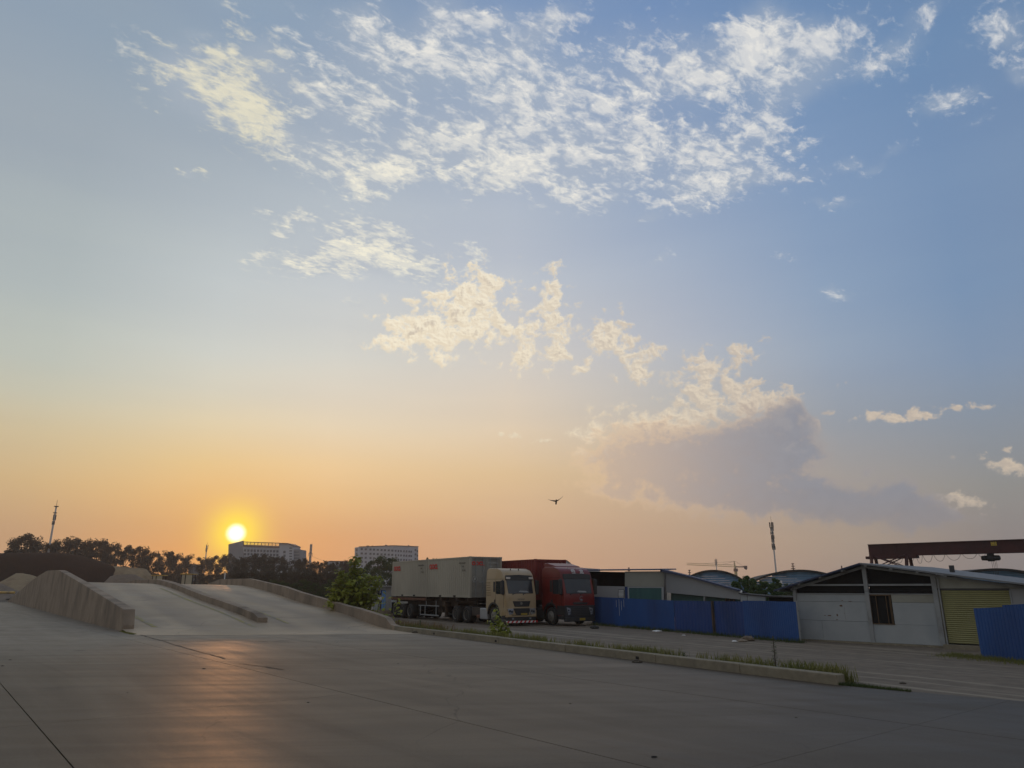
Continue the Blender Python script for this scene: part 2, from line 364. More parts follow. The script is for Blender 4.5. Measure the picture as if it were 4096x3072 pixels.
# ------------------------------------------------------------------ materials
MAT = {}
def pm(name, c1, c2=None, scale=2.0, rough=0.7, bump=0.0, metal=0.0, stretch=(1,1,1), detail=6, spec=0.5, lo=.3, hi=.7, rough2=None, c3=None, s3=0.4, lo3=.5, hi3=.75, transl=0.0, rot=(0,0,0), c3map=None):
    m = bpy.data.materials.new(name); m.use_nodes = True; t = m.node_tree; n = t.nodes; l = t.links; b = n['Principled BSDF']
    tcn = n.new('ShaderNodeTexCoord'); mp = n.new('ShaderNodeMapping'); mp.inputs['Scale'].default_value = stretch; mp.inputs['Rotation'].default_value = rot
    l.new(tcn.outputs['Object'], mp.inputs[0])
    no = n.new('ShaderNodeTexNoise'); no.inputs['Scale'].default_value = scale; no.inputs['Detail'].default_value = detail; no.inputs['Roughness'].default_value = .6
    l.new(mp.outputs[0], no.inputs[0])
    mr = n.new('ShaderNodeMapRange'); mr.inputs[1].default_value = lo; mr.inputs[2].default_value = hi; l.new(no.outputs[0], mr.inputs[0])
    mx = n.new('ShaderNodeMix'); mx.data_type = 'RGBA'; l.new(mr.outputs[0], mx.inputs[0])
    c2 = c2 or c1
    mx.inputs[6].default_value = (*c1, 1); mx.inputs[7].default_value = (*c2, 1); out = mx.outputs[2]
    if c3:
        n2 = n.new('ShaderNodeTexNoise'); n2.inputs['Scale'].default_value = s3; n2.inputs['Detail'].default_value = 5; l.new(mp.outputs[0], n2.inputs[0])
        if c3map:
            m3 = n.new('ShaderNodeMapping'); m3.vector_type = 'TEXTURE'; m3.inputs['Rotation'].default_value = (0, 0, c3map[0]); m3.inputs['Scale'].default_value = c3map[1]; l.new(tcn.outputs['Object'], m3.inputs[0]); l.new(m3.outputs[0], n2.inputs[0])
        m2 = n.new('ShaderNodeMapRange'); m2.inputs[1].default_value = lo3; m2.inputs[2].default_value = hi3; l.new(n2.outputs[0], m2.inputs[0])
        x2 = n.new('ShaderNodeMix'); x2.data_type = 'RGBA'; l.new(m2.outputs[0], x2.inputs[0]); l.new(out, x2.inputs[6]); x2.inputs[7].default_value = (*c3, 1); out = x2.outputs[2]
    l.new(out, b.inputs['Base Color'])
    b.inputs['Roughness'].default_value = rough; b.inputs['Metallic'].default_value = metal; b.inputs['Specular IOR Level'].default_value = spec
    if rough2 is not None:
        r = n.new('ShaderNodeMapRange'); r.inputs[3].default_value = rough; r.inputs[4].default_value = rough2; l.new(no.outputs[0], r.inputs[0]); r.inputs[1].default_value = lo; r.inputs[2].default_value = hi
        l.new(r.outputs[0], b.inputs['Roughness'])
    if bump:
        bp = n.new('ShaderNodeBump'); bp.inputs['Strength'].default_value = min(1, bump*2); bp.inputs['Distance'].default_value = bump*0.1
        l.new(no.outputs[0], bp.inputs['Height']); l.new(bp.outputs[0], b.inputs['Normal'])
    if transl:
        tr = n.new('ShaderNodeBsdfTranslucent'); l.new(out, tr.inputs[0]); ms = n.new('ShaderNodeMixShader'); ms.inputs[0].default_value = transl
        l.new(b.outputs[0], ms.inputs[1]); l.new(tr.outputs[0], ms.inputs[2]); l.new(ms.outputs[0], n['Material Output'].inputs[0])
    MAT[name] = m; return m

def concrete_floor(name, rdir, track=1.0, alb=1.0, acr=.55):
    """poured concrete: dusty pale patches, dark tyre-polished lanes, arcing rubber streaks"""
    m = bpy.data.materials.new(name); m.use_nodes = True; t = m.node_tree; n = t.nodes; l = t.links; b = n['Principled BSDF']
    geo = n.new('ShaderNodeNewGeometry')
    def noise(vec, sc, det=5, ro=.6, di=0.0):
        x = n.new('ShaderNodeTexNoise'); x.inputs['Scale'].default_value = sc; x.inputs['Detail'].default_value = det; x.inputs['Roughness'].default_value = ro; x.inputs['Distortion'].default_value = di
        l.new(vec, x.inputs[0]); return x.outputs[0]
    def mapping(rot, scl, loc=(0,0,0)):
        x = n.new('ShaderNodeMapping'); x.vector_type = 'TEXTURE'; x.inputs['Rotation'].default_value = (0,0,rot); x.inputs['Scale'].default_value = tuple(1/q for q in scl); x.inputs['Location'].default_value = loc
        l.new(geo.outputs['Position'], x.inputs[0]); return x.outputs[0]
    def mr(x, a, bb, c=0., d=1.):
        k = n.new('ShaderNodeMapRange'); k.interpolation_type = 'SMOOTHSTEP'; l.new(x, k.inputs[0])
        for i, val in zip((1,2,3,4), (a,bb,c,d)): k.inputs[i].default_value = val
        return k.outputs[0]
    def mixc(f, a, c, mode='MIX'):
        k = n.new('ShaderNodeMix'); k.data_type = 'RGBA'; k.blend_type = mode
        for val, i in ((f,0),(a,6),(c,7)):
            if isinstance(val, (int,float)): k.inputs[i].default_value = val
            elif isinstance(val, tuple): k.inputs[i].default_value = val
            else: l.new(val, k.inputs[i])
        return k.outputs[2]
    def mul(a, v):
        k = n.new('ShaderNodeMath'); k.operation = 'MULTIPLY'; l.new(a, k.inputs[0]); k.inputs[1].default_value = v; return k.outputs[0]
    ang = math.atan2(rdir[1], rdir[0])
    along = mapping(ang, (0.05 if acr > .5 else .02, acr, 1))      # stretched along the driving direction
    across = mapping(ang + 1.0, (0.04, 0.5, 1), (5, 3, 0))
    third = mapping(-.22, (0.035, 0.7, 1), (9, 1, 0))
    pos = mapping(0, (1,1,1))
    n_big = noise(pos, 0.10, 5, .55, .6); n_mid = noise(pos, 0.9, 6, .6); n_fine = noise(pos, 28, 4, .7)
    n_al = noise(along, 1.5, 6, .62, .9); n_ac = noise(across, 1.6, 6, .62, 1.3); n_th = noise(third, 1.2, 5, .6, 1.2)
    c = mixc(mr(n_big, .32, .68), (.175,.138,.094,1), (.285,.225,.155,1))
    c = mixc(mul(mr(n_mid, .35, .75), .5), c, (.205,.168,.125,1))
    c = mixc(mul(mr(n_al, .50, .72), .50*track), c, (.115,.10,.082,1))
    c = mixc(mul(mr(n_ac, .52, .74), .30*track), c, (.12,.105,.085,1))
    c = mixc(mul(mr(n_th, .56, .78), .22*track), c, (.30,.27,.22,1))
    v_ = n.new('ShaderNodeTexVoronoi'); v_.feature = 'DISTANCE_TO_EDGE'; v_.inputs['Scale'].default_value = .16; 
    nz_ = n.new('ShaderNodeTexNoise'); nz_.inputs['Scale'].default_value = .6; nz_.inputs['Detail'].default_value = 6; l.new(pos, nz_.inputs[0])
    av = n.new('ShaderNodeVectorMath'); av.operation = 'MULTIPLY_ADD'; l.new(nz_.outputs[1], av.inputs[0]); av.inputs[1].default_value = (1.6, 1.6, 0); l.new(pos, av.inputs[2]); l.new(av.outputs[0], v_.inputs[0])
    hair = mr(v_.outputs[0], .0009, .0028, 1, 0)
    cm = n.new('ShaderNodeMath'); cm.operation = 'MULTIPLY'; l.new(hair, cm.inputs[0]); l.new(mr(n_big, .46, .56, 0, .75), cm.inputs[1])
    c = mixc(cm.outputs[0], c, (.05,.042,.034,1))
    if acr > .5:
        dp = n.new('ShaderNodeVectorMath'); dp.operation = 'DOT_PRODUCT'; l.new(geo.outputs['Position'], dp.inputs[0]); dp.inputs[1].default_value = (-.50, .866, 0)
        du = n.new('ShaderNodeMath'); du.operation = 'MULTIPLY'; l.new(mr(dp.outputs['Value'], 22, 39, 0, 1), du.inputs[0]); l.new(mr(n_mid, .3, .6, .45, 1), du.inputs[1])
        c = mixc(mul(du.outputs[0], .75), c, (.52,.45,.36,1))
    oil = noise(mapping(0, (.35, .35, 1), (3, 8, 0)), 1.0, 3, .5, .4)
    c = mixc(mul(mr(oil, .66, .74), .45), c, (.08,.07,.06,1))
    c = mixc(1.0, c, mixc(mr(n_fine, .3, .7), (.86*alb,.86*alb,.86*alb,1), (1.1*alb,1.1*alb,1.1*alb,1)), 'MULTIPLY')
    wa_ = n.new('ShaderNodeAttribute'); wa_.attribute_name = 'wear'
    c = mixc(mul(wa_.outputs['Fac'], .62), c, (.15,.13,.115,1)) if acr < .5 else c
    l.new(c, b.inputs['Base Color'])
    r = n.new('ShaderNodeMath'); r.operation = 'MULTIPLY_ADD'; l.new(mr(n_ac, .35, .7), r.inputs[0]); r.inputs[1].default_value = -0.08
    l.new(mr(n_al, .35, .7, .62, .54), r.inputs[2]); l.new(r.outputs[0], b.inputs['Roughness'])
    b.inputs['Specular IOR Level'].default_value = 0.20 if acr > .5 else 0.20
    bp = n.new('ShaderNodeBump'); bp.inputs['Strength'].default_value = .25; bp.inputs['Distance'].default_value = .02
    ad = n.new('ShaderNodeMath'); l.new(n_fine, ad.inputs[0]); l.new(n_mid, ad.inputs[1]); l.new(ad.outputs[0], bp.inputs['Height']); l.new(bp.outputs[0], b.inputs['Normal'])
    MAT[name] = m; return m

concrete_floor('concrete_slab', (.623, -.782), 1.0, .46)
concrete_floor('concrete_ramp', (-.56, .83), 1.1, 1.65, .22)
pm('wall_concrete', (.27,.205,.145), (.34,.27,.20), 2.6, .9, .35, stretch=(1,1,.7), c3=(.17,.135,.10), s3=.55, lo3=.42, hi3=.68)
pm('kerb_concrete', (.21,.18,.125), (.28,.245,.175), 5, .9, .3, c3=(.15,.13,.10), s3=1.2)
pm('joint_dirt', (.05,.04,.03), (.09,.075,.055), 6, .95)
pm('yellow_line', (.30,.25,.07), (.40,.34,.11), 9, .8, 0, c3=(.25,.23,.20), s3=3.0, lo3=.42, hi3=.6)
pm('dirt', (.12,.095,.068), (.20,.16,.115), 1.6, .95, .5, stretch=(1,1,1), detail=9, c3=(.30,.255,.19), s3=1.0, lo3=.54, hi3=.70, c3map=(math.atan2(-.85, .527), (14, .5, 1)))
pm('far_ground', (.09,.08,.055), (.15,.13,.09), .2, .95)
pm('yard_rut', (.25,.225,.19), (.16,.14,.115), 2.5, .95, .3, detail=8)
pm('sand', (.25,.185,.11), (.34,.26,.16), 1.2, .95, .5, c3=(.17,.12,.075), s3=.35, spec=.1)
pm('dark_sand', (.13,.10,.075), (.20,.155,.11), 1.2, .95, .5)
pm('dark_net', (.020,.010,.007), (.038,.018,.012), 1.5, 1.0, .4, stretch=(1,1,.4), spec=0.05)
pm('leaf_far', (.045,.036,.016), (.075,.055,.024), .6, .7, transl=.25)
pm('leaf_mid', (.05,.075,.02), (.085,.115,.032), .5, .65, transl=.3)
pm('leaf_green', (.06,.11,.03), (.11,.17,.045), .5, .6, transl=.35)
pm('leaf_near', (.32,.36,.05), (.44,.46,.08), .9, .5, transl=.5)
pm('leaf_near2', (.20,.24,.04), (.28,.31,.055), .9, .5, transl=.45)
pm('leaf_dead', (.16,.10,.045), (.22,.15,.07), .9, .8, transl=.3)
pm('grass', (.15,.17,.04), (.24,.22,.07), .8, .8, transl=.35)
pm('bark', (.07,.055,.04), (.11,.09,.065), 4, .9, .4)
pm('steel_grey', (.32,.33,.34), (.40,.41,.42), 2, .55, metal=.3)
pm('roof_zinc', (.17,.175,.18), (.24,.245,.25), 1.5, .75)
pm('reflection_tint_glass', (.42,.36,.25), (.5,.43,.31), 1.5, .4)  # loader panes: beige sky reflection painted into the base colour
pm('steel_dark', (.05,.05,.052), (.08,.075,.07), 2, .6, metal=.2)
pm('white_mast', (.60,.58,.56), (.70,.68,.65), 1, .6)
pm('far_white', (.50,.50,.54), (.58,.58,.62), .15, .8)
pm('far_grey', (.24,.23,.25), (.30,.29,.31), .15, .8)
pm('far_roof', (.18,.12,.12), (.22,.16,.15), .2, .8)
pm('far_glass', (.10,.11,.13), (.16,.17,.19), .3, .25)
pm('yellow_paint', (.55,.33,.05), (.62,.40,.09), 1.5, .5, c3=(.25,.17,.08), s3=1.0)
pm('crane_yellow', (.55,.42,.16), (.65,.5,.2), 1, .6)
pm('crane_red', (.05,.011,.009), (.08,.016,.012), .8, .6, c3=(.04,.012,.01), s3=.6)
pm('container_beige', (.42,.385,.305), (.48,.44,.35), .6, .6, c3=(.33,.30,.24), s3=.25, stretch=(1,1,.5), lo3=.45, hi3=.7)
pm('container_door', (.27,.265,.235), (.32,.31,.27), 1.2, .6, c3=(.19,.17,.14), s3=.8)
pm('logo_red', (.62,.035,.03), rough=.6)
pm('letter_dark', (.13,.12,.10), rough=.6)
pm('letter_white', (.55,.55,.52), rough=.6)
pm('rust', (.12,.05,.028), (.20,.09,.05), 3, .9, .2, c3=(.10,.05,.03), s3=1.0)
pm('chassis', (.04,.03,.025), (.075,.055,.04), 3, .8, c3=(.12,.07,.04), s3=1.1)
pm('rubber', (.018,.017,.016), (.04,.036,.032), 3, .85, .2)
pm('rim_metal', (.16,.15,.13), (.24,.22,.19), 5, .6, metal=.3)
pm('cab_gold', (.40,.30,.185), (.45,.345,.215), .8, .38, c3=(.36,.24,.10), s3=1.2, spec=.5)
pm('cab_red', (.155,.012,.009), (.19,.016,.010), .8, .35, c3=(.12,.012,.009), s3=1.0)
pm('cab_pale', (.62,.56,.50), (.66,.60,.54), .8, .4)
pm('black_plastic', (.022,.022,.023), (.035,.034,.034), 3, .55)
pm('glass_dark', (.018,.024,.03), (.03,.037,.045), 1.2, .12, spec=.5)
pm('lamp_glass', (.45,.45,.45), (.6,.6,.6), 8, .15, metal=.6)
pm('plate_yellow', (.32,.22,.03), rough=.5)
pm('strip_red', (.55,.03,.03), rough=.5)
pm('strip_white', (.75,.74,.72), rough=.5)
pm('container_red', (.17,.016,.012), (.22,.022,.016), .8, .6, c3=(.17,.02,.015), s3=.5)
pm('fence_blue', (.012,.070,.25), (.015,.084,.29), 1.2, .55, c3=(.012,.05,.18), s3=.5, stretch=(1,1,.4))
pm('fence_blue2', (.010,.044,.19), (.012,.054,.22), 1.2, .55, c3=(.010,.034,.13), s3=.6, stretch=(1,1,.4))
pm('sheet_blue', (.15,.28,.43), (.20,.34,.50), 1.2, .6, c3=(.06,.09,.12), s3=.5, lo3=.5, hi3=.7)
pm('roof_blue', (.03,.045,.10), (.05,.065,.12), 1.0, .6)
pm('roof_dark', (.03,.028,.026), (.05,.045,.04), 1.0, .8)
pm('panel_white', (.35,.37,.375), (.42,.44,.44), .7, .8, c3=(.27,.30,.32), s3=.5, lo3=.45, hi3=.7)
pm('panel_cream', (.31,.305,.255), (.37,.365,.31), .8, .8, c3=(.23,.22,.18), s3=.8)
pm('panel_grey', (.30,.30,.30), (.34,.34,.34), .5, .75)
pm('panel_stain', (.16,.09,.05), rough=.9)
pm('shutter', (.31,.29,.125), (.36,.34,.155), 1.5, .6, c3=(.24,.22,.10), s3=.7)
pm('green_door', (.03,.10,.10), (.04,.13,.125), .8, .6, stretch=(6,6,.3))
pm('void_dark', (.008,.007,.006), (.016,.013,.011), 1.0, .9)
pm('frame_grey', (.26,.27,.27), (.33,.34,.34), 2, .6, c3=(.16,.15,.14), s3=1.5)
pm('wood', (.10,.06,.03), (.16,.10,.05), 4, .8, stretch=(6,6,1))
pm('cabin_blue', (.12,.26,.55), (.16,.32,.62), .7, .6)
pm('skin', (.38,.22,.15), rough=.6)
pm('shirt', (.72,.72,.70), rough=.85)
pm('trousers', (.08,.07,.065), rough=.9)
pm('hair', (.012,.010,.009), rough=.7)
pm('feather', (.02,.014,.012), (.035,.025,.02), 10, .8)
pm('paper', (.78,.78,.76), rough=.8)
pm('orange_paint', (.36,.13,.07), (.44,.18,.10), 4, .85)
pm('sign_yellow', (.75,.52,.04), rough=.5)

# ------------------------------------------------------------------ setting: ground
def sheet(name, poly, z, mat, kind='structure', parent=None):
    mb = MB(); mb.add([(x, y, z) for x, y in poly], [tuple(range(len(poly)))])
    return mb.build(name, mat, parent, kind=kind)
gm = MB()
NG = 24; ext_ = [-6000, -3000, -1500, -800, -400, -250, -150, -90, -50, -25, 0, 25, 50, 90, 150, 250, 400, 800, 1500, 3000, 6000]
pts = [(x, y, -0.05) for y in ext_ for x in ext_]; nn_ = len(ext_)
gm.add(pts, [(j*nn_+i, j*nn_+i+1, (j+1)*nn_+i+1, (j+1)*nn_+i) for j in range(nn_-1) for i in range(nn_-1)])
gm.build('ground', MAT['far_ground'], kind='structure')

K0 = Vector((-6.35, 40.07)); KD = Vector(norm2(12.92, -20.83)); KN = Vector((-KD.y, KD.x))   # KN points to the yard side
if KN.x < 0: KN = -KN
KEND = Vector((7.5, 17.76))
E2 = Vector((9.04, 16.01)); E3 = Vector((10.11, 15.33)); E4 = E3 + Vector((.80, -.60)) * 40

def clip(poly, p, n):
    """keep the side where (x-p).n <= 0"""
    out = []
    for i in range(len(poly)):
        a = poly[i]; b = poly[(i+1) % len(poly)]
        da = (a - p).dot(n); db = (b - p).dot(n)
        if da <= 0: out.append(a)
        if (da < 0 < db) or (db < 0 < da): out.append(a + (b - a) * (da / (da - db)))
    return out
JD = Vector(norm2(.623, -.782)); JN = Vector((-JD.y, JD.x))      # joint direction; JN to the upper right
if JN.x < 0: JN = -JN
j1 = JN.dot(Vector((-5.44, 9.87))); j2 = JN.dot(Vector((-17.2, 33.63))); PITCHJ = j2 - j1
tr0 = JD.dot(G(760, 2838).xy)
base_z = -0.03
pave = sheet('pavement', [(-150, -40), (45, -40), (E3 + Vector((.8, -.6))*30)[:], (KEND + KD*0)[:], (K0 + KN*.1)[:], (-9, 75), (-60, 140), (-150, 140)], base_z, MAT['joint_dirt'])
def add_slab(poly):
    if len(poly) < 3: return
    a = sum(poly[i].x*poly[(i+1) % len(poly)].y - poly[(i+1) % len(poly)].x*poly[i].y for i in range(len(poly)))/2
    if abs(a) < .05: return
    if a < 0: poly = poly[::-1]
    mb = MB(); n = len(poly)
    mb.add([(p.x, p.y, 0) for p in poly] + [(p.x, p.y, base_z - .01) for p in poly], [tuple(range(n))] + [(i, i+n, (i+1) % n+n, (i+1) % n) for i in range(n)])
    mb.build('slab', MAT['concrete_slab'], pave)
EN = Vector((E3.y - KEND.y, -(E3.x - KEND.x)));
if EN.x < 0: EN = -EN
EN.normalize()
TL = 9.0
for i in range(-18, 9):
    lo = j1 + i*PITCHJ + .010; hi = j1 + (i+1)*PITCHJ - .010
    for k in range(-14, 7):
        a = tr0 + k*TL + .004; b = tr0 + (k+1)*TL - .004
        q = [JN*lo + JD*a, JN*hi + JD*a, JN*hi + JD*b, JN*lo + JD*b]
        c = (q[0] + q[2]) / 2
        if c.y < -16 or c.y > 128 or c.x < -118 or c.x > 34 or abs(c.x) > 24 + c.y*0.95: continue
        up = clip(q, Vector((0, KEND.y)), Vector((0, -1)))
        if len(up) > 2:
            up = clip(up, K0 + KN*.12, KN)
            add_slab(up)
        dn = clip(q, Vector((0, KEND.y - .003)), Vector((0, 1)))
        if len(dn) > 2: add_slab(clip(dn, KEND + KN*.0, EN))

# gravel yard beyond the kerb
yard_poly = [(K0 + KN*.10), Vector((-9, 60)), Vector((-26, 100)), Vector((-20, 150)), Vector((120, 150)), Vector((120, 0)), Vector((60, -20)), E3 + Vector((.8, -.6))*30, E3, KEND]
ym = MB()
# subdivide as a gently uneven grid clipped by the yard outline: fan of strips parallel to the kerb
YF = Frame((K0.x, K0.y), (KD.x, KD.y))
def yz(a, b):
    return 0.02*mnoise.noise(Vector((a*.12, b*.8, 0))) + 0.02*mnoise.noise(Vector((a*.5, b*.5, 3)))
def yard_b0(a): return 0.10
as_ = [-62 + i*1.0 for i in range(150)]
bs_ = [0, .3, .6, 1.0, 1.5, 2, 2.5, 3, 3.6, 4.2, 5, 6, 7, 8, 9.5, 11, 13, 16, 20, 26, 34, 50, 80]
sgn = 1 if YF.n.dot(Vector((KN.x, KN.y, 0))) > 0 else -1
pts = []; fcs = []
kend_a = (KEND - K0).dot(KD)
for a in as_:
    # past the kerb's end the yard edge follows the ragged edge of the concrete
    off = 0.12
    if a > kend_a:
        off = 0.0 + max(0.0, (a - kend_a)) * math.tan(math.acos(min(1, KD.dot(Vector(norm2(E3.x - KEND.x, E3.y - KEND.y)))))) 
        off += .10*mnoise.noise(Vector((a*1.3, 0, 0)))
    for b in bs_:
        bb = off + b
        pts.append(YF.w(a, sgn*bb, -.012 + (yz(a, bb) if b > .3 else 0) - (0.008 if b == 0 else 0)))
nb = len(bs_)
for i in range(len(as_)-1):
    for j in range(nb-1): fcs.append((i*nb+j, (i+1)*nb+j, (i+1)*nb+j+1, i*nb+j+1))
ym.add(pts, fcs)
ym.build('gravel_yard', MAT['dirt'], kind='structure', smooth=True)
# pale worn wheel ruts in the yard
rt = MB()
for r0, r1, b0, w in ((6, 60, 2.6, .35), (6, 60, 4.5, .30), (12, 62, 1.6, .22), (20, 64, 3.5, .25), (-8, 34, 6.2, .4)):
    P = []
    for i in range(60):
        a = r0 + (r1-r0)*i/59
        b = b0 + .45*mnoise.noise(Vector((a*.08, b0, 0)))*2 + (.12*max(0, a - kend_a))
        ww = w*(.6 + .8*abs(mnoise.noise(Vector((a*.7, b0, 5)))))
        P += [YF.w(a, sgn*(b-ww), .012), YF.w(a, sgn*(b+ww), .012)]
    rt.add(P, [(2*i, 2*i+2, 2*i+3, 2*i+1) for i in range(59)])

# ------------------------------------------------------------------ the twin-lane concrete ramp
LP = (-20.05, 38.94); LD = norm2(-.597, .802)
RP = (-6.35, 40.07); RD = norm2(-.518, .855)
def interp(tab, s):
    if s <= tab[0][0]: return tab[0][1]
    for (a, za), (b, zb) in zip(tab[:-1], tab[1:]):
        if s <= b: return za + (zb - za)*(s - a)/(b - a)
    return tab[-1][1]
zl_tab = [(-3, 0), (-1, .02), (6, .50), (33, 2.62), (37, 2.74), (50, 2.74), (92, 0)]
rb = [onl(RP, RD, u, v) for u, v in ((1403, 2464), (1302, 2434), (1200, 2410), (1075, 2366), (980, 2343))]
zr_tab = [(-3, 0), (1.5, .02)] + [(s, max(.05, z)) for s, z in rb] + [(50, 2.5), (92, 0)]
def smooth_tab(tab, s, w=2.0): return sum(interp(tab, s + w*k/4) for k in range(-4, 5))/9
def ramp_pt(s, t, dz=0):
    lx = LP[0] + LD[0]*s; ly = LP[1] + LD[1]*s; rx = RP[0] + RD[0]*s; ry = RP[1] + RD[1]*s
    z = smooth_tab(zl_tab, s)*(1-t) + smooth_tab(zr_tab, s)*t
    return Vector((lx + (rx-lx)*t, ly + (ry-ly)*t, z + .006 + dz))
def ramp_st(x, y):
    s, t = 10., .5
    for _ in range(12):
        p = ramp_pt(s, t); a = (ramp_pt(s+.01, t) - p)/.01; b = (ramp_pt(s, t+.001) - p)/.001
        ex, ey = x-p.x, y-p.y; det = a.x*b.y - a.y*b.x
        s += (ex*b.y - ey*b.x)/det; t += (a.x*ey - a.y*ex)/det
    return s, t
def R(u, v):
    """sight line meets the ramp surface"""
    r = Vector(ray(u, v)); o = Vector((0, 0, CAMH)); d = 30.0
    while d < 110:
        p = o + r*d; s, t = ramp_st(p.x, p.y)
        if p.z <= ramp_pt(s, t).z: return s, t
        d += .15
    return s, t
rm = MB(); ns, ntt = 98, 60
rm.add([ramp_pt(-4 + i, j/ntt) for i in range(ns) for j in range(ntt+1)], [(i*(ntt+1)+j, i*(ntt+1)+j+1, (i+1)*(ntt+1)+j+1, (i+1)*(ntt+1)+j) for i in range(ns-1) for j in range(ntt)])
rro = rm.build('ramp_road', MAT['concrete_ramp'], kind='structure', smooth=True)
wat = rro.data.attributes.new('wear', 'FLOAT', 'POINT'); ww_ = []
for i in range(ns):
    for j in range(ntt+1):
        t = j/ntt + .018*mnoise.noise(Vector((i*.11, j*.05, 3))); s_ = -4 + i; w_ = 0
        for c_, h_ in ((.16, .055), (.31, .07), (.66, .055), (.83, .07)): w_ = max(w_, math.exp(-((t-c_)/h_)**2))
        w_ *= .75 + .6*mnoise.noise(Vector((i*.13, j*.22, 8))); ww_.append(max(0, min(1, w_*min(1, max(0, (s_+4)/6)))))
wat.data.foreach_set('value', ww_)

def wall_strip(name, P, d, prof, thick, mats, bottom=-.12, zoff=None, nrm=None, curve=None, **kw):
    """wall whose top follows prof [(s, z)], from the line P,d sideways by thick"""
    mb = MB(); n = (-d[1]*nrm, d[0]*nrm); pts = []
    for s, z in prof:
        x, y = P[0] + d[0]*s, P[1] + d[1]*s
        if curve: dxy = curve(s); x += n[0]*dxy; y += n[1]*dxy
        b = bottom if zoff is None else zoff(s)
        pts += [(x, y, b), (x, y, z), (x + n[0]*thick, y + n[1]*thick, z), (x + n[0]*thick, y + n[1]*thick, b)]
    k = len(prof); f = []
    for i in range(k-1):
        a, b = 4*i, 4*i+4
        f += [(a, a+1, b+1, b), (a+1, a+2, b+2, b+1), (a+2, a+3, b+3, b+2), (a+3, a, b, b+3)]
    f += [(0, 3, 2, 1), (4*k-4, 4*k-3, 4*k-2, 4*k-1)]
    mb.add(pts, f)
    return mb.build(name, mats, **kw)
def dens(prof, step=2.0):
    out = []
    for (a, za), (b, zb) in zip(prof[:-1], prof[1:]):
        m = max(1, int((b-a)/step)); out += [(a + (b-a)*i/m, za + (zb-za)*i/m) for i in range(m)]
    return out + [prof[-1]]
nL = 1 if (-LD[1]) > 0 else -1   # inwards = +x side
wall_strip('ramp_wall', LP, LD, dens([(0, .30), (.35, 1.08), (17.2, 2.38), (34, 3.62), (36, 3.72), (46, 3.86), (48, 3.82), (60, 3.30), (108, .05)]), .55, MAT['wall_concrete'], nrm=nL, bevel=.03,
           label='tall triangular stained concrete side wall at the left edge of the ramp', cat='wall')
wt = [onl(RP, RD, u, v) for u, v in ((1541, 2470), (1512, 2459), (1426, 2432), (1385, 2423), (1302, 2398), (1200, 2369), (1138, 2347), (996, 2314), (882, 2317), (837, 2332))]
prof = [(-.3, .24), (.3, .30)] + [(s, z) for s, z in wt]
prof = sorted(prof); prof.append((prof[-1][0] + 25, .3))
wall_strip('ramp_wall', RP, RD, dens(prof), .35, MAT['wall_concrete'], nrm=-nL if False else (1 if (-RD[1]) > 0 else -1)*1.0, bevel=.02,
           label='long low concrete parapet curving down the right side of the ramp', cat='wall')

# median kerb between the two lanes
s0, t0 = R(1050, 2490); s1, t1 = R(727, 2363)
mk = MB(); pts = []
smax = 60
cnt = 0
i = 0
while True:
    s = s0 + i*1.0
    if s > smax: break
    t = t0 + (t1 - t0)*(s - s0)/(s1 - s0)
    wdt = .24/12.5
    h = .40 if i > 0 else .26
    a, b = ramp_pt(s, t-wdt), ramp_pt(s, t+wdt)
    pts += [a + Vector((0,0,-.1)), a + Vector((0,0,h)), b + Vector((0,0,h)), b + Vector((0,0,-.1))]; i += 1
k = len(pts)//4; f = []
for i in range(k-1):
    a, b = 4*i, 4*i+4
    f += [(a, a+1, b+1, b), (a+1, a+2, b+2, b+1), (a+2, a+3, b+3, b+2)]
f += [(0, 3, 2, 1), (4*k-4, 4*k-3, 4*k-2, 4*k-1)]
mk.add(pts, f); mk.build('median_kerb', MAT['wall_concrete'], bevel=.03, label='long concrete divider kerb between the two ramp lanes', cat='kerb')

def ramp_line(uv0, uv1, w, lab):
    (sa, ta), (sb, tb) = R(*uv0), R(*uv1)
    m = MB(); P = []; n = 40
    for i in range(n+1):
        s = sa + (sb-sa)*i/n; t = ta + (tb-ta)*i/n; ww = w*(.75 + .5*abs(mnoise.noise(Vector((s, t, 1)))))
        P += [ramp_pt(s, t-ww/13, .012), ramp_pt(s, t+ww/13, .012)]
    m.add(P, [(2*i, 2*i+2, 2*i+3, 2*i+1) for i in range(n)])
    m.build('lane_line', MAT['yellow_line'], kind='structure')
ramp_line((1021, 2509), (641, 2353), .10, '')
ramp_line((1154, 2496), (774, 2357), .09, '')
ramp_line((620, 2510), (535, 2464), .16, '')

# dark seam and cracks where the ramp meets the yard slabs
cr = MB()
def crack(pix, w, mb=cr, z=.010):
    P = [G(u, v).xy for u, v in pix]; Q = []
    pl = []
    for a, b in zip(P[:-1], P[1:]):
        for i in range(8):
            q = a + (b-a)*i/8; pl.append(q + Vector((mnoise.noise(Vector((q.x*2, q.y*2, 0))), mnoise.noise(Vector((q.x*2, q.y*2, 9)))))*.08)
    for i, q in enumerate(pl[:-1]):
        d = (pl[i+1]-q).normalized(); n = Vector((-d.y, d.x)); ww = w*(.35 + 1.0*abs(mnoise.noise(Vector((q.x*3, q.y*3, 4)))))
        Q += [(q.x-n.x*ww, q.y-n.y*ww, z), (q.x+n.x*ww, q.y+n.y*ww, z)]
    mb.add(Q, [(2*i, 2*i+2, 2*i+3, 2*i+1) for i in range(len(Q)//2-1)])
crack([(545, 2536), (590, 2548), (640, 2562), (760, 2566), (900, 2562), (1050, 2566), (1190, 2570)], .06)
crack([(960, 2655), (1060, 2668), (1150, 2684)], .05)
crack([(640, 2562), (770, 2600), (950, 2650)], .035)
cr.build('concrete_crack', MAT['joint_dirt'], kind='structure')
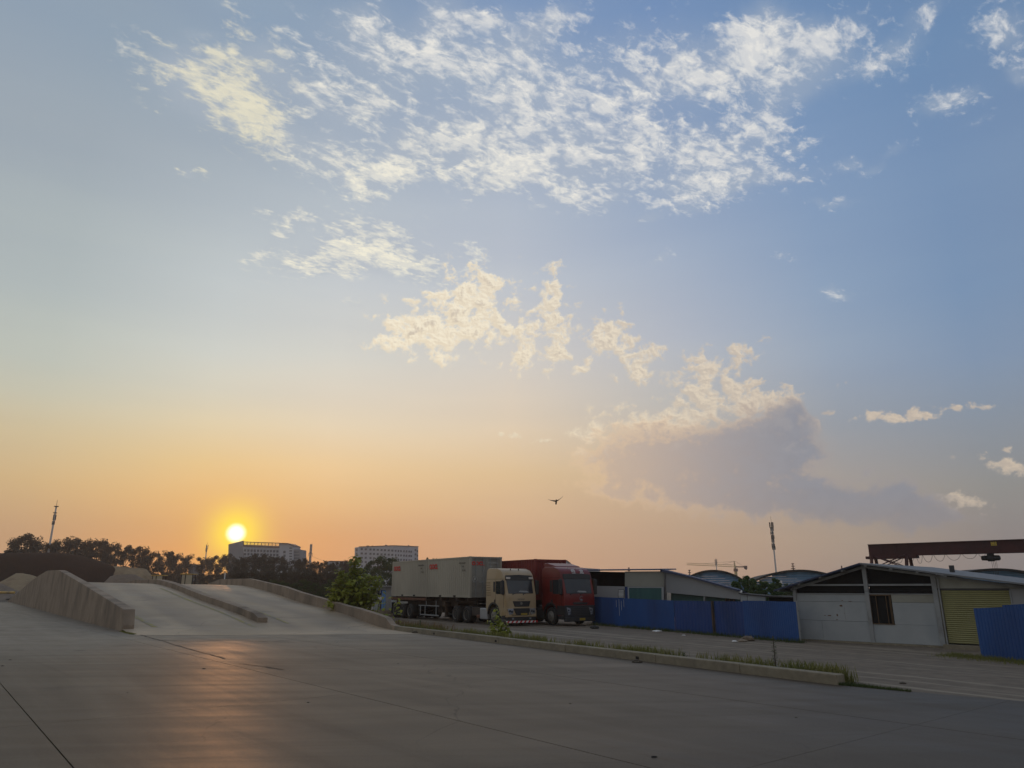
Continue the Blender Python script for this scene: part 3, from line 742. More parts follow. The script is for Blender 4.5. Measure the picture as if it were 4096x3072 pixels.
# dirt and weeds trailing off the left wall's toe
# ------------------------------------------------------------------ kerb along the yard
kt = thing('kerb', (K0.x, K0.y, 0), 'long low concrete kerb between the pavement and the gravel yard', 'kerb')
KF = Frame(K0, KD)
KW = .30
L_ = (KEND - K0).dot(KD)
cuts = [-.3, 2.6, 6.5, 11, 15.6, 20.2, 23.4, L_]
for a, b in zip(cuts[:-1], cuts[1:]):
    dh = random.uniform(-.008, .008)
    y0, y1 = (0.0, KW) if sgn > 0 else (-KW, 0.0)
    m = MB(KF); m.box(a+.006, b-.006, y0, y1, -.12, .235+dh)
    m.build('kerb_stone', MAT['kerb_concrete'], kt, bevel=.025)
m = MB(KF)
for (u, v) in ((1736, 2541), (1983, 2573), (2550, 2646)):
    s, z = onl(K0, KD, u, v)
    m.box(s-.07, s+.07, -.006 if sgn > 0 else 0, 0 if sgn > 0 else .006, .04, .12)
m.build('drain_hole', MAT['void_dark'], kt)

# ------------------------------------------------------------------ trucks
TT = (.546, -.838)
TF = Frame((-3.72, 49.29), TT)          # a forward, b: n = (-ty, tx) = (.838, .546) away from camera
def make_wheel(fr, a, zc, r, w, parent, front=False, b0=0.0, side=1):
    """wheel whose outer face is at b0; side=1 -> body extends to +b"""
    m = MB(fr); R_ = r
    prof = [(0.03, R_*.60), (0.0, R_*.66), (.01, R_*.86), (.05, R_*.97), (.10, R_), (w-.10, R_), (w-.04, R_*.97), (w, R_*.86), (w, R_*.55)]
    m.lathe((a, b0, zc), (0, side, 0), prof, 28)
    wh = m.build('wheel', MAT['rubber'], parent, smooth=True)
    m = MB(fr)
    if front: prof = [(-.06, .05), (-.06, .14), (-.02, .16), (-.01, .25), (.0, R_*.50), (.03, R_*.60), (.05, R_*.60)]
    else: prof = [(.16, .05), (.10, .10), (.10, .15), (.17, .17), (.17, R_*.46), (.05, R_*.54), (.0, R_*.60), (.05, R_*.61)]
    m.lathe((a, b0-.004 if side > 0 else b0+.004, zc), (0, side, 0), prof, 24)
    for k in range(8):
        q = k*math.pi/4; m.tube((a+.115*math.cos(q) if not front else a+.20*math.cos(q), b0+side*(.09 if not front else -.03), zc+(.115 if not front else .20)*math.sin(q)), (a+.115*math.cos(q) if not front else a+.20*math.cos(q), b0+side*(.14 if not front else .02), zc+(.115 if not front else .20)*math.sin(q)), .016, n=5)
    m.build('rim', MAT['rim_metal'], wh, smooth=True)
    return wh
def wheels(fr, a, parent, r=.51, w=.30, front=False, zc=None, wy=2.48):
    zc = zc or r
    make_wheel(fr, a, zc, r, w if front else w*2, parent, front, 0.0, 1)
    make_wheel(fr, a, zc, r, w if front else w*2, parent, front, wy, -1)

# --- containers
def container(fr, a0, a1, z0, h, label, mats, door_end=True, logo=True, group=None, serial='OOLU 815041', pockets=True):
    """fr: a along, b 0..2.44; front (a1) end carries the doors"""
    side, door = mats; Wd = 2.44; Ln = a1-a0
    t = thing('shipping_container', fr.w((a0+a1)/2, Wd/2, z0), label, 'container', group)
    post = MB(fr)
    for (a, b) in ((a0, 0), (a0, Wd-.15), (a1-.16, 0), (a1-.16, Wd-.15)):
        post = MB(fr); post.box(a, a+.16, b, b+.15, z0+.118, z0+h-.118); post.build('corner_post', side, t, bevel=.01)
        for zz in (z0, z0+h-.118):
            cmb = MB(fr); cmb.box(a-.006, a+.172, b-.006, b+.156, zz, zz+.118); cmb.build('corner_casting', side, t, bevel=.012)
    for b in (0.0, Wd-.06):
        m = MB(fr); m.box(a0+.17, a1-.17, b+.0, b+.06, z0+.02, z0+.16)
        m.build('bottom_rail', side, t)
        m = MB(fr); m.box(a0+.17, a1-.17, b, b+.06, z0+h-.10, z0+h-.02); m.build('top_rail', side, t)
        if pockets:
            for c in (-1.02, 1.02):
                m = MB(fr); cc = (a0+a1)/2 + c; m.box(cc-.18, cc+.18, b-.003 if b < 1 else b, b+.06 if b < 1 else b+.063, z0+.035, z0+.145); m.build('fork_pocket', MAT['void_dark'], t)
    # corrugated side walls
    def corr(a_s, a_e, bf, sgn_, z_lo, z_hi, name, axis='a', mat=side, pitch=.278, dep=.036):
        m = MB(fr); n = max(1, int(round((a_e-a_s)/pitch))); p = (a_e-a_s)/n; prof = []
        for i in range(n):
            x = a_s + i*p; prof += [(x, 0), (x+p*.25, 0), (x+p*.5, 1), (x+p*.75, 1)]
        prof.append((a_e, 0)); pts = []
        for (x, k) in prof:
            bb = bf + sgn_*dep*k
            for z in (z_lo, z_hi): pts.append((x, bb, z) if axis == 'a' else (bb, x, z))
        m.add(pts, [(2*i, 2*i+2, 2*i+3, 2*i+1) for i in range(len(prof)-1)])
        return m.build(name, mat, t)
    corr(a0+.16, a1-.16, .012, 1, z0+.15, z0+h-.09, 'side_panel')
    corr(a0+.16, a1-.16, Wd-.012, -1, z0+.15, z0+h-.09, 'side_panel')
    corr(.15, Wd-.15, a0+.03, 1, z0+.10, z0+h-.10, 'end_panel', 'b')
    m = MB(fr); m.box(a0+.02, a1-.02, .02, Wd-.02, z0+h-.04, z0+h-.012); m.build('roof_panel', side, t)
    m = MB(fr); m.box(a0+.02, a1-.02, .05, Wd-.05, z0+.03, z0+.12); m.build('floor_panel', MAT['chassis'], t)
    # door end
    m = MB(fr); m.box(a1-.10, a1-.005, .15, Wd-.15, z0+h-.14, z0+h-.02); m.build('door_header', door, t)
    m = MB(fr); m.box(a1-.10, a1-.005, .15, Wd-.15, z0+.02, z0+.16); m.build('door_sill', door, t)
    if door_end:
        for q, (b0, b1) in enumerate(((.16, Wd/2-.012), (Wd/2+.012, Wd-.16))):
            m = MB(fr); zl, zh = z0+.17, z0+h-.15
            m.box(a1-.06, a1-.045, b0, b1, zl, zh)
            for i in range(5):      # raised horizontal ribs between recessed fields
                zz = zl + (zh-zl)*i/4.0
                m.box(a1-.046, a1-.028, b0, b1, max(zl, zz-.045), min(zh, zz+.045))
            m.box(a1-.046, a1-.026, b0, b0+.05, zl, zh); m.box(a1-.046, a1-.026, b1-.05, b1, zl, zh)
            d = m.build('door', door, t)
            for bb in (b0+.28, b1-.24):
                m = MB(fr); m.tube((a1+.012, bb, z0+.06), (a1+.012, bb, z0+h-.06), .019, n=8)
                for zz in (z0+.09, z0+.5, z0+1.0, z0+1.7, z0+h-.09): m.box(a1-.03, a1+.03, bb-.045, bb+.045, zz-.03, zz+.03)
                m.tube((a1+.03, bb, z0+.98), (a1+.035, bb-.30*(1 if q == 0 else -1)*.9, z0+.96), .014, n=5)
                m.build('locking_bar', MAT['frame_grey'] if logo else door, d)
    else:
        corr(.15, Wd-.15, a1-.03, -1, z0+.16, z0+h-.14, 'end_panel', 'b')
    if logo:
        y = fr.w(0, 0, 0); xd = fr.t
        def side_txt(txt, a, z, size, mat, **k):
            text_mesh(txt, size, basis(fr.w(a, -.008, z), fr.t, (0,0,1)), mat, t, **k)
        side_txt('OOCL', a0 + .135*Ln+.1, z0+h*.785, .44, MAT['logo_red'], bold=.022, squash=1.0)
        side_txt(serial, a0 + .83*Ln, z0+h*.845, .15, MAT['letter_dark'])
        side_txt('22G1', a0 + .845*Ln, z0+h*.76, .14, MAT['letter_dark'])
        side_txt('\u4e2d', a0 + .845*Ln, z0+h*.66, .17, MAT['letter_dark']); side_txt('\u6d77', a0 + .885*Ln, z0+h*.66, .17, MAT['letter_dark'])
        if door_end:
            def dtxt(txt, b, z, size, mat, **k): text_mesh(txt, size, basis(fr.w(a1+.0, b, z), fr.n, (0,0,1)), mat, t, **k)
            dtxt('OOCL', .60, z0+h*.825, .33, MAT['logo_red'], bold=.014)
            dtxt(serial, 1.75, z0+h*.845, .13, MAT['letter_white'])
            dtxt('22G1', 1.55, z0+h*.76, .12, MAT['letter_white'])
            dtxt('A', .38, z0+h*.45, .26, MAT['letter_white'], bold=.01)
            m = MB(fr); rr = .17
            for i in range(24):
                q0, q1 = 2*math.pi*i/24, 2*math.pi*(i+1)/24
                m.add([(a1+.0, .38+rr*math.cos(q0), z0+h*.45+rr*math.sin(q0)), (a1+.0, .38+rr*math.cos(q1), z0+h*.45+rr*math.sin(q1)), (a1+.0, .38+(rr+.02)*math.cos(q1), z0+h*.45+(rr+.02)*math.sin(q1)), (a1+.0, .38+(rr+.02)*math.cos(q0), z0+h*.45+(rr+.02)*math.sin(q0))], [(0,1,2,3)])
            m.build('ring_mark', MAT['letter_white'], t)
    return t
A1 = 1.856
container(TF, A1-6.06, A1, 1.54, 2.59, 'beige shipping container with grey doors facing out, next to the gold cab', (MAT['container_beige'], MAT['container_door']), group='beige containers on the trailer')
container(TF, A1-6.06*2-.06, A1-6.06-.06, 1.54, 2.59, 'beige shipping container at the trailer\'s tail, beside the leafy bush', (MAT['container_beige'], MAT['container_beige']), group='beige containers on the trailer', serial='OOLU 817046')
# --- skeleton trailer
tl = thing('container_trailer', TF.w(-4, 1.2, 0), 'rusty three-axle skeleton trailer carrying the two beige containers', 'trailer')
for b in (.62, 1.72):
    m = MB(TF); m.box(-10.3, 1.7, b, b+.12, 1.17, 1.52); m.box(-8.6, -.8, b, b+.12, .95, 1.18); m.build('main_beam', MAT['chassis'], tl)
m = MB(TF); m.box(-10.3, -4.35, -.01, .07, 1.30, 1.47); m.build('side_rail', MAT['rust'], tl, bevel=.01)
m = MB(TF); m.box(-10.3, -4.35, 2.37, 2.45, 1.30, 1.47); m.build('side_rail', MAT['rust'], tl, bevel=.01)
for a in (-10.3, -8.6, -6.6, -4.4, -2.2, 0, 1.5):
    m = MB(TF); m.box(a, a+.14, .02, 2.42, 1.34 if a > -4.4 else 1.26, 1.52); m.build('cross_member', MAT['chassis'], tl)
for a in (-9.55, -8.25, -6.95): wheels(TF, a, tl, r=.52, w=.27)
for a in (-9.55, -8.25, -6.95):
    m = MB(TF); m.tube((a, .4, .52), (a, 2.1, .52), .08, n=8); m.build('axle', MAT['chassis'], tl)
for b, s_ in ((.06, 1), (2.38, -1)):   # side guard rails
    m = MB(TF); m.box(-5.6, -2.45, b, b+.04, .93, .99); m.box(-5.3, -2.45, b, b+.04, .30, .38)
    for a in (-5.35, -4.6, -2.9): m.box(a, a+.07, b, b+.04, .36, .94)
    m.tube((-4.4, b+.02, .96), (-4.4, b+.02, 1.3), .03); m.tube((-2.9, b+.02, .96), (-2.9, b+.02, 1.3), .03)
    m.build('side_guard', MAT['frame_grey'], tl)
    m = MB(TF); m.box(-2.05, -1.87, b+.25, b+.43, .28, 1.2); m.box(-2.1, -1.75, b+.1, b+.5, .95, 1.25); m.box(-2.13, -1.79, b+.18, b+.5, .25, .29); m.build('landing_leg', MAT['chassis'], tl)
m = MB(TF); m.box(-10.42, -10.3, .25, 2.2, .55, .72); m.box(-10.36, -10.28, .5, .6, .7, 1.3); m.box(-10.36, -10.28, 1.85, 1.95, .7, 1.3); m.build('rear_bumper', MAT['rust'], tl)
m = MB(TF); m.box(-10.3, -10.27, .05, .35, .30, 1.1); m.build('mud_flap', MAT['rubber'], tl)
for a in (-8.9,):
    m = MB(TF); m.box(-4.2, -3.4, .9, 1.5, .5, .95); m.build('tool_box', MAT['chassis'], tl)

# --- tractor units
def tractor(fr, a_f, style, label, wheel_a, cabz=1.05, roof=3.35, w_all=2.49):
    """a_f: front face of the bumper; cab goes backwards"""
    P = style
    t = thing('semi_truck', fr.w(a_f-2.5, 1.2, 0), label, 'truck')
    body = MAT[P['body']]
    cl = 2.25                      # cab length
    ar = a_f - cl                  # rear of cab
    fa = a_f - 1.38                # front axle
    r = .51
    # cab shell: side outline (a, z) with arch
    arch = [(fa + .66*math.cos(q), r + .12 + .66*math.sin(q)) for q in [math.pi*k/12 for k in range(0, 13)]]
    out = [(ar, 1.02), (ar, roof-.62), (ar+.04, roof-.34)] + [(ar+.10, roof-.10), (ar+.30, roof)] if not P.get('fairing') else [(ar, 1.02), (ar, roof-.25), (ar+.10, roof-.08), (ar+.30, roof)]
    out += [(a_f-1.05, roof-.02), (a_f-.62, roof-.14), (a_f-.36, roof-.36), (a_f-.26, roof-.62), (a_f-.02, 1.78), (a_f+.0, 1.45), (a_f-.01, 1.0), (a_f-.04, .62)]
    lowz = [(a_f-.55, .55), (a_f-.66, .58)]
    out += lowz + [p for p in arch if p[1] > .60] + [(ar+.08, .85)]
    m = MB(fr); m.ext([(a, .0, z) for a, z in out], (0, w_all, 0))
    fz = lambda e: True
    # bevel only the long edges of the nose/roof and sides
    cab = m.build('cab', body, t, bevel=.0)
    bm = bmesh.new(); bm.from_mesh(cab.data)
    Mi = fr.M.inverted() @ Matrix.Translation(ORG[cab])
    def sel(e):
        c = Mi @ ((e.verts[0].co + e.verts[1].co)/2)
        if c.y > .01 and c.y < w_all-.01: return False
        return c.x > a_f-.9 or c.z > roof-.7
    ed = [e for e in bm.edges if sel(e) and (Mi @ ((e.verts[0].co + e.verts[1].co)/2)).z > .63 and len(e.link_faces) == 2]
    bmesh.ops.bevel(bm, geom=ed, offset=.13, segments=4, profile=.5, affect='EDGES', clamp_overlap=True)
    bmesh.ops.recalc_face_normals(bm, faces=bm.faces); bm.to_mesh(cab.data); bm.free()
    cab.data.polygons.foreach_set('use_smooth', [True]*len(cab.data.polygons))
    try: cab.data.set_sharp_from_angle(angle=rad(32))
    except Exception: pass
    nose = lambda z: a_f - .02 + (z-1.78)*(-.24)/(roof-.62-1.78) if z > 1.78 else a_f - .0
    off = .012
    # windscreen
    zb, zt = 1.83, roof-.70
    m = MB(fr)
    m.ext([(nose(zb)+off, .20, zb), (nose(zb)+off, w_all-.20, zb), (nose(zt)+off, w_all-.16, zt), (nose(zt)+off, .16, zt)], (-.03, 0, 0))
    ws = m.build('windscreen', MAT['glass_dark'], t, bevel=.008)
    m = MB(fr); m.ext([(nose(zb+.06)+off+.004, w_all*.42, zb+.07), (nose(zb+.06)+off+.004, w_all*.78, zb+.06), (nose(zb+.14)+off+.004, w_all*.70, zb+.15), (nose(zb+.16)+off+.004, w_all*.48, zb+.17)], (-.004, 0, 0)); m.build('dashboard_papers', MAT['frame_grey'], ws)
    m = MB(fr)
    for b0 in (.5, 1.25): m.tube((nose(zb)+.03, b0, zb-.03), (nose(zb+.1)+.035, b0+.62, zb+.10), .012, n=4); m.tube((nose(zb)+.02, b0, zb-.06), (nose(zb)+.05, b0, zb-.02), .03, n=6)
    m.build('wiper', MAT['black_plastic'], t)
    # A-pillars bright in the gold cab; black band + sun visor above the screen
    m = MB(fr)
    vz = roof-.60
    m.ext([(nose(vz)+.02, .10, vz-.12), (nose(vz)+.02, w_all-.10, vz-.12), (nose(vz)-.04, w_all-.14, vz+.16), (nose(vz)-.04, w_all*.5, vz+.20), (nose(vz)-.04, .14, vz+.16)], (.05, 0, 0))
    m.build('sun_visor', MAT['black_plastic'], t, bevel=.01)
    if P['gold']:
        for b in (.12, w_all-.42):
            m = MB(fr); m.box(nose(vz)+.07, nose(vz)+.11, b, b+.30, vz-.06, vz+.06); m.build('visor_end', MAT['cab_pale'], t, bevel=.015)
    for b in (w_all*.33, w_all*.6):
        m = MB(fr); m.tube((a_f-.62, b, roof-.13), (a_f-.62, b, roof-.05), .035, n=6); m.build('roof_marker', MAT['black_plastic'] if P['gold'] else MAT['lamp_glass'], t)
    # dark grille fields
    if P['gold']:
        m = MB(fr); m.ext([(a_f+off, .48, 1.40), (a_f+off, w_all-.42, 1.40), (a_f+off, w_all-.52, 1.08), (a_f+off, .62, 1.08)], (-.05, 0, 0)); g = m.build('upper_grille', MAT['black_plastic'], t, bevel=.015)
        m = MB(fr); m.lathe((a_f+off, w_all*.5, 1.26), (1, 0, 0), [(0, .085), (.015, .085), (.02, .06)], 16); m.build('round_badge', MAT['rim_metal'], g)
        m = MB(fr); m.ext([(a_f+off, .52, .99), (a_f+off, w_all-.42, .99), (a_f+off, w_all-.58, .60), (a_f+off, .78, .60)], (-.06, 0, 0)); g = m.build('lower_grille', MAT['black_plastic'], t, bevel=.012)
        for zz in (.70, .79, .88):
            m = MB(fr); m.box(a_f+off, a_f+off+.015, .76, w_all-.66, zz-.012, zz+.012); m.build('grille_bar', MAT['steel_dark'], g)
        text_mesh('SITRAK', .12, basis(fr.w(a_f+.012, w_all*.5, 1.50), fr.n, (0,0,1)), MAT['rim_metal'], t, squash=1.3)
        # bumper
        m = MB(fr); m.ext([(a_f+.05, .03, .88), (a_f+.07, .45, .58), (a_f+.07, w_all-.45, .58), (a_f+.05, w_all-.03, .88), (a_f+.05, w_all-.03, .50), (a_f+.06, .0+.03, .50)], (-.20, 0, 0)); m.build('bumper', body, t, bevel=.02)
        for b in (.10, w_all-.52):
            m = MB(fr); k = 1 if b < 1 else -1
            m.ext([(a_f+.07, b, .97), (a_f+.07, b+.42, .97 if k > 0 else .99), (a_f+.07, b+.38 if k > 0 else b+.42, .68), (a_f+.07, b+.10, .62)], (-.1, 0, 0)); hl = m.build('headlight', MAT['lamp_glass'], t, bevel=.02)
            m = MB(fr)
            for bb, zz in ((b+.14, .83), (b+.29, .80)): m.lathe((a_f+.065, bb, zz), (1, 0, 0), [(0, .065), (.015, .065), (.018, .04)], 14)
            m.build('headlight_lens', MAT['glass_dark'], hl)
        m = MB(fr); m.box(a_f-.10, a_f+.02, .05, w_all-.05, .30, .50); m.build('lower_bumper', MAT['black_plastic'], t)
        for b in (.42, w_all-.52):
            m = MB(fr); m.box(a_f+.02, a_f+.04, b, b+.13, .36, .47); m.build('fog_lamp', MAT['lamp_glass'], t)
        m = MB(fr); m.box(a_f-.03, a_f+.0, .05, w_all-.05, .17, .29); st = m.build('warning_strip', MAT['strip_white'], t)
        m = MB(fr)
        for k in range(8):
            b = .07 + k*.30; m.ext([(a_f+.001, b, .172), (a_f+.001, b+.13, .172), (a_f+.001, min(w_all-.06, b+.22), .288), (a_f+.001, b+.09, .288)], (.004, 0, 0))
        m.build('red_stripes', MAT['strip_red'], st)
        m = MB(fr); m.box(a_f+.068, a_f+.078, 1.02, 1.48, .60, .72); m.build('number_plate', MAT['plate_yellow'], t)
    else:
        m = MB(fr); m.ext([(a_f+off, .02, 1.16), (a_f+off, w_all-.02, 1.16), (a_f+off, w_all-.02, .50), (a_f+off, .02, .50)], (-.12, 0, 0)); g = m.build('lower_grille', MAT['black_plastic'], t, bevel=.02)
        for zz in (.62, .72, .82, .92, 1.02):
            m = MB(fr); m.box(a_f+off, a_f+off+.018, .62, w_all-.5, zz-.014, zz+.014); m.build('grille_bar', MAT['steel_dark'], g)
        m = MB(fr); m.ext([(a_f+off, .62, 1.32), (a_f+off, w_all-.55, 1.32), (a_f+off, w_all-.62, 1.20), (a_f+off, .70, 1.20)], (-.05, 0, 0)); m.build('upper_grille', MAT['black_plastic'], t, bevel=.01)
        m = MB(fr); m.box(a_f+off+.0, a_f+.03, .72, 1.35, 1.335, 1.355); m.build('chrome_strip', MAT['rim_metal'], t)
        # winged emblem
        m = MB(fr); c = (a_f+.015, 1.27, 1.55)
        for k, (rb_, rt_) in enumerate(((.10, .13),)):
            for i in range(20):
                q0, q1 = .6+5.2*i/20, .6+5.2*(i+1)/20
                m.ext([(c[0], c[1]+rb_*math.cos(q0), c[2]+rb_*1.1*math.sin(q0)), (c[0], c[1]+rb_*math.cos(q1), c[2]+rb_*1.1*math.sin(q1)), (c[0], c[1]+rt_*math.cos(q1), c[2]+rt_*1.1*math.sin(q1)), (c[0], c[1]+rt_*math.cos(q0), c[2]+rt_*1.1*math.sin(q0))], (.015, 0, 0))
        m.ext([(c[0], c[1]-.10, c[2]-.06), (c[0], c[1]+.02, c[2]-.02), (c[0], c[1]+.12, c[2]-.10), (c[0], c[1]+.05, c[2]-.14)], (.015, 0, 0))
        m.build('emblem', MAT['lamp_glass'], t)
        for b in (.16, w_all-.48):
            m = MB(fr); m.ext([(a_f+.02, b, 1.05), (a_f+.02, b+.30, .98), (a_f+.02, b+.27, .66), (a_f+.02, b+.12, .60)], (-.1, 0, 0)); hl = m.build('headlight', MAT['lamp_glass'], t, bevel=.015)
            m = MB(fr); m.lathe((a_f+.015, b+.14, .88), (1, 0, 0), [(0, .05), (.015, .05)], 12); m.box(a_f+.015, a_f+.03, b+.08, b+.26, .74, .76); m.build('headlight_lens', MAT['glass_dark'], hl)
        m = MB(fr); m.box(a_f-.12, a_f+.03, .04, w_all-.04, .24, .50); m.build('lower_bumper', MAT['black_plastic'], t, bevel=.03)
        m = MB(fr); m.box(a_f+.03, a_f+.04, 1.10, 1.52, .30, .44); m.build('number_plate', MAT['plate_yellow'], t)
        text_mesh('\u4e58', .33, basis(fr.w(a_f-.325, w_all*.42, roof-.30), fr.n, Vector((0,0,1)) - fr.t*.62), MAT['letter_white'], t, bold=.008)
        text_mesh('\u9f99', .33, basis(fr.w(a_f-.325, w_all*.42+.62, roof-.30), fr.n, Vector((0,0,1)) - fr.t*.62), MAT['letter_white'], t, bold=.008)
        for e, zz in ((0, 0),):
            m = MB(fr); m.ext([(ar-.05, .25, roof-.05), (ar-.05, w_all-.25, roof-.05), (ar-.05, w_all-.45, roof+.42), (ar-.05, .45, roof+.42)], (.10, 0, 0))
            m = MB(fr); m.ext([(ar, .12, roof-.2), (ar, .16, roof+.22), (ar+.25, .2, roof+.24), (a_f-1.25, .3, roof+.05), (a_f-1.15, .3, roof-.08)], (0, w_all-.4, 0)); m.build('roof_fairing', body, t, bevel=.05)
    # near-side and far-side door glass, handle, mirror, steps
    for sd, b, e in ((0, -.008, 1), (1, w_all+.008, -1)):
        bb0, bb1 = (b, b+.02*e)
        m = MB(fr); m.ext([(a_f-.30, b, 1.80), (a_f-1.05, b, 1.80), (a_f-1.12, b, 1.88), (a_f-1.12, b, roof-.78), (a_f-.50, b, roof-.78)], (0, .02*e, 0)); m.build('side_window', MAT['glass_dark'], t)
        m = MB(fr); m.box(a_f-1.42, a_f-1.20, min(bb0, bb1), max(bb0, bb1), 1.92, roof-.80); m.build('rear_window', MAT['black_plastic'], t)
        m = MB(fr); m.box(a_f-1.30, a_f-1.16, min(bb0, bb1)-.004, max(bb0, bb1)+.004, 1.30, 1.48); m.build('door_handle', MAT['black_plastic'], t)
        m = MB(fr)      # door shut lines
        for q in ((a_f-1.17, a_f-1.155, .98, roof-.72), (a_f-.26, a_f-.245, 1.0, 1.80)): m.box(q[0], q[1], min(b+.004*e, b+.02*e), max(b+.004*e, b+.02*e), q[2], q[3])
        m.box(a_f-2.2, a_f-.40, min(b+.004*e, b+.02*e), max(b+.004*e, b+.02*e), roof-.66, roof-.645)
        m.build('door_seam', MAT['void_dark'], t)
        if not P['gold']:
            m = MB(fr); m.box(a_f-.70, a_f-.02, min(b-.004*e, b+.02*e), max(b-.004*e, b+.02*e), .60, 1.14); m.build('side_skirt', MAT['black_plastic'], t)
        if P['gold']:
            m = MB(fr)
            for k in range(6):
                zz = 1.70 + k*.145; m.ext([(ar+.05, b+.01*e, zz), (ar+.60-.02*k, b+.01*e, zz), (ar+.58-.02*k, b-.02*e, zz+.05), (ar+.05, b-.02*e, zz+.05)], (0, 0, .03))
            m.build('air_vents', body, t)
        mb_ = b - .26*e
        m = MB(fr); m.box(a_f-.22, a_f-.06, min(mb_, mb_+.22*e), max(mb_, mb_+.22*e), 1.78, roof-.74)
        mir = m.build('mirror', MAT['black_plastic'], t, bevel=.04)
        m = MB(fr); m.tube((a_f-.30, b, roof-.70), (a_f-.14, mb_+.1*e, roof-.72), .022); m.tube((a_f-.26, b, 1.74), (a_f-.14, mb_+.1*e, 1.80), .022); m.build('mirror_arm', MAT['black_plastic'], mir)
        # fender lip + steps
        m = MB(fr); lip = []
        for k in range(13):
            q = math.pi*k/12
            for rr_ in (.60, .70): lip.append((fa + rr_*math.cos(q), b-.02*e, r+.12 + rr_*math.sin(q)))
            for rr_ in (.70, .60): lip.append((fa + rr_*math.cos(q), b+.10*e, r+.12 + rr_*math.sin(q)))
        fcs = []
        for k in range(12):
            x = 4*k; y = x+4
            fcs += [(x, x+1, y+1, y), (x+1, x+2, y+2, y+1), (x+2, x+3, y+3, y+2), (x+3, x, y, y+3)]
        m.add(lip, fcs); m.build('fender', MAT['black_plastic'], t)
        m = MB(fr); m.box(a_f-.62, a_f-.12, min(b+.02*e, b+.2*e), max(b+.02*e, b+.2*e), .36, .58); m.build('door_step', MAT['black_plastic'], t, bevel=.015)
    # chassis, tanks, wheels
    m = MB(fr); m.box(wheel_a[0]-1.0, a_f-.4, .72, .84, .72, .98); m.box(wheel_a[0]-1.0, a_f-.4, 1.65, 1.77, .72, .98); m.box(ar-.1, a_f-.3, .2, w_all-.2, .55, .9); m.build('chassis_frame', MAT['chassis'], t)
    m = MB(fr); m.lathe(((wheel_a[0]+wheel_a[-1])/2, 1.24, 1.0), (0,0,1), [(0, .5), (.14, .5)], 20); m.build('coupling_plate', MAT['chassis'], t)
    for a in wheel_a: wheels(fr, a, t, r=.52, w=.28)
    wheels(fr, fa, t, r=.52, w=.30, front=True, wy=w_all-.01)
    m = MB(fr); m.tube((fa, .3, .52), (fa, 2.1, .52), .07); m.build('front_axle', MAT['chassis'], t)
    ft = wheel_a[-1] + .62; fb = fa - .72
    for b in (.06, 1.83):
        m = MB(fr); m.box(ft, (ft+fb)/2-.1, b, b+.55, .48, .98); m.build('battery_box', MAT['chassis'], t, bevel=.03)
        m = MB(fr); m.box((ft+fb)/2, fb-.08, b-.02, b+.52, .30, .96); m.build('fuel_tank', MAT['steel_grey'] if P['gold'] else MAT['steel_dark'], t, bevel=.06)
        m = MB(fr)
        m.tube(((ft+fb)/2-.30, b+.05, .45), ((ft+fb)/2+.05, b+.05, .45), .12, n=10); m.build('air_reservoir', MAT['rust'], t)
    return t
tractor(TF, 6.15, dict(body='cab_gold', gold=True), 'gold truck tractor with dark windscreen in front of the beige containers', (0.0, 1.45), roof=3.32, w_all=2.18)
# dusty paler roof cap of the gold cab
RF_ = Frame((-1.29, 50.87), TT)
tractor(RF_, 8.0, dict(body='cab_red', gold=False, fairing=True), 'red truck tractor with white characters above its windscreen, by the blue fence', (2.2, 3.6), roof=3.40, w_all=2.32)
container(RF_, 5.05-12.19, 5.05, 1.42, 2.50, 'long dark red shipping container behind the red cab', (MAT['container_red'], MAT['container_red']), door_end=False, logo=False)
t2 = thing('container_trailer', RF_.w(-3, 1.2, 0), 'dark trailer under the long red container, mostly hidden', 'trailer')
for b in (.62, 1.72):
    m = MB(RF_); m.box(-7.1, 4.9, b, b+.12, 1.1, 1.40); m.build('main_beam', MAT['chassis'], t2)
for a in (-6.2, -4.9, -3.6): wheels(RF_, a, t2, r=.52, w=.27)

# ------------------------------------------------------------------ blue sheet fence
def vquad(F_, P, d, pix, b, th=0.0):
    """polygon on the vertical plane (P, d) from photo pixels -> list of (s, z)"""
    return [onl(P, d, u, v) for u, v in pix]
def ribbed(fr, a0, a1, z0, z1a, z1b, name, mat, parent, pitch=.20, dep=.025, b=0.0, shape=(0,.2,.35,.85), **kw):
    m = MB(fr); n = max(1, int(round((a1-a0)/pitch))); p = (a1-a0)/n; pr = []
    for i in range(n):
        x = a0+i*p; pr += [(x, 0), (x+p*shape[1], 0), (x+p*shape[2], 1), (x+p*shape[3], 1)]
    pr.append((a1, 0)); pts = []
    zt = lambda x: z1a + (z1b-z1a)*(x-a0)/(a1-a0)
    for x, k in pr: pts += [(x, b - dep*k, z0), (x, b - dep*k, zt(x)), (x, b - dep*k + .004, z0), (x, b - dep*k + .004, zt(x))]
    f = []
    for i in range(len(pr)-1):
        a, c = 4*i, 4*i+4; f += [(a, c, c+1, a+1), (a+2, a+3, c+3, c+2), (a+1, c+1, c+3, a+3), (a, a+2, c+2, c)]
    m.add(pts, f); return m.build(name, mat, parent, **kw)
FP = G(2400, 2499).xy; FQ = G(3190, 2567).xy
FD = norm2(FQ.x-FP.x, FQ.y-FP.y)
FF = Frame(FP, FD)          # b>0 is n=(-ty,tx): away from camera on the right-hand side
fence = thing('blue_fence', FF.w(0, 0, 0), 'long blue corrugated sheet fence between the red truck and the gable-roofed shack', 'fence')
def fs(u, v=2450): return onl(FP, FD, u, v)[0]
def fz_(u, v): return onl(FP, FD, u, v)[1]
segs = [(2368, 2695, 2386, 2402, 'fence_blue', 0.0), (2695, 2843, 2402, 2405, 'fence_blue2', .03), (2856, 2978, 2405, 2406, 'fence_blue2', .03), (2978, 3190, 2402, 2407, 'fence_blue', -.07)]
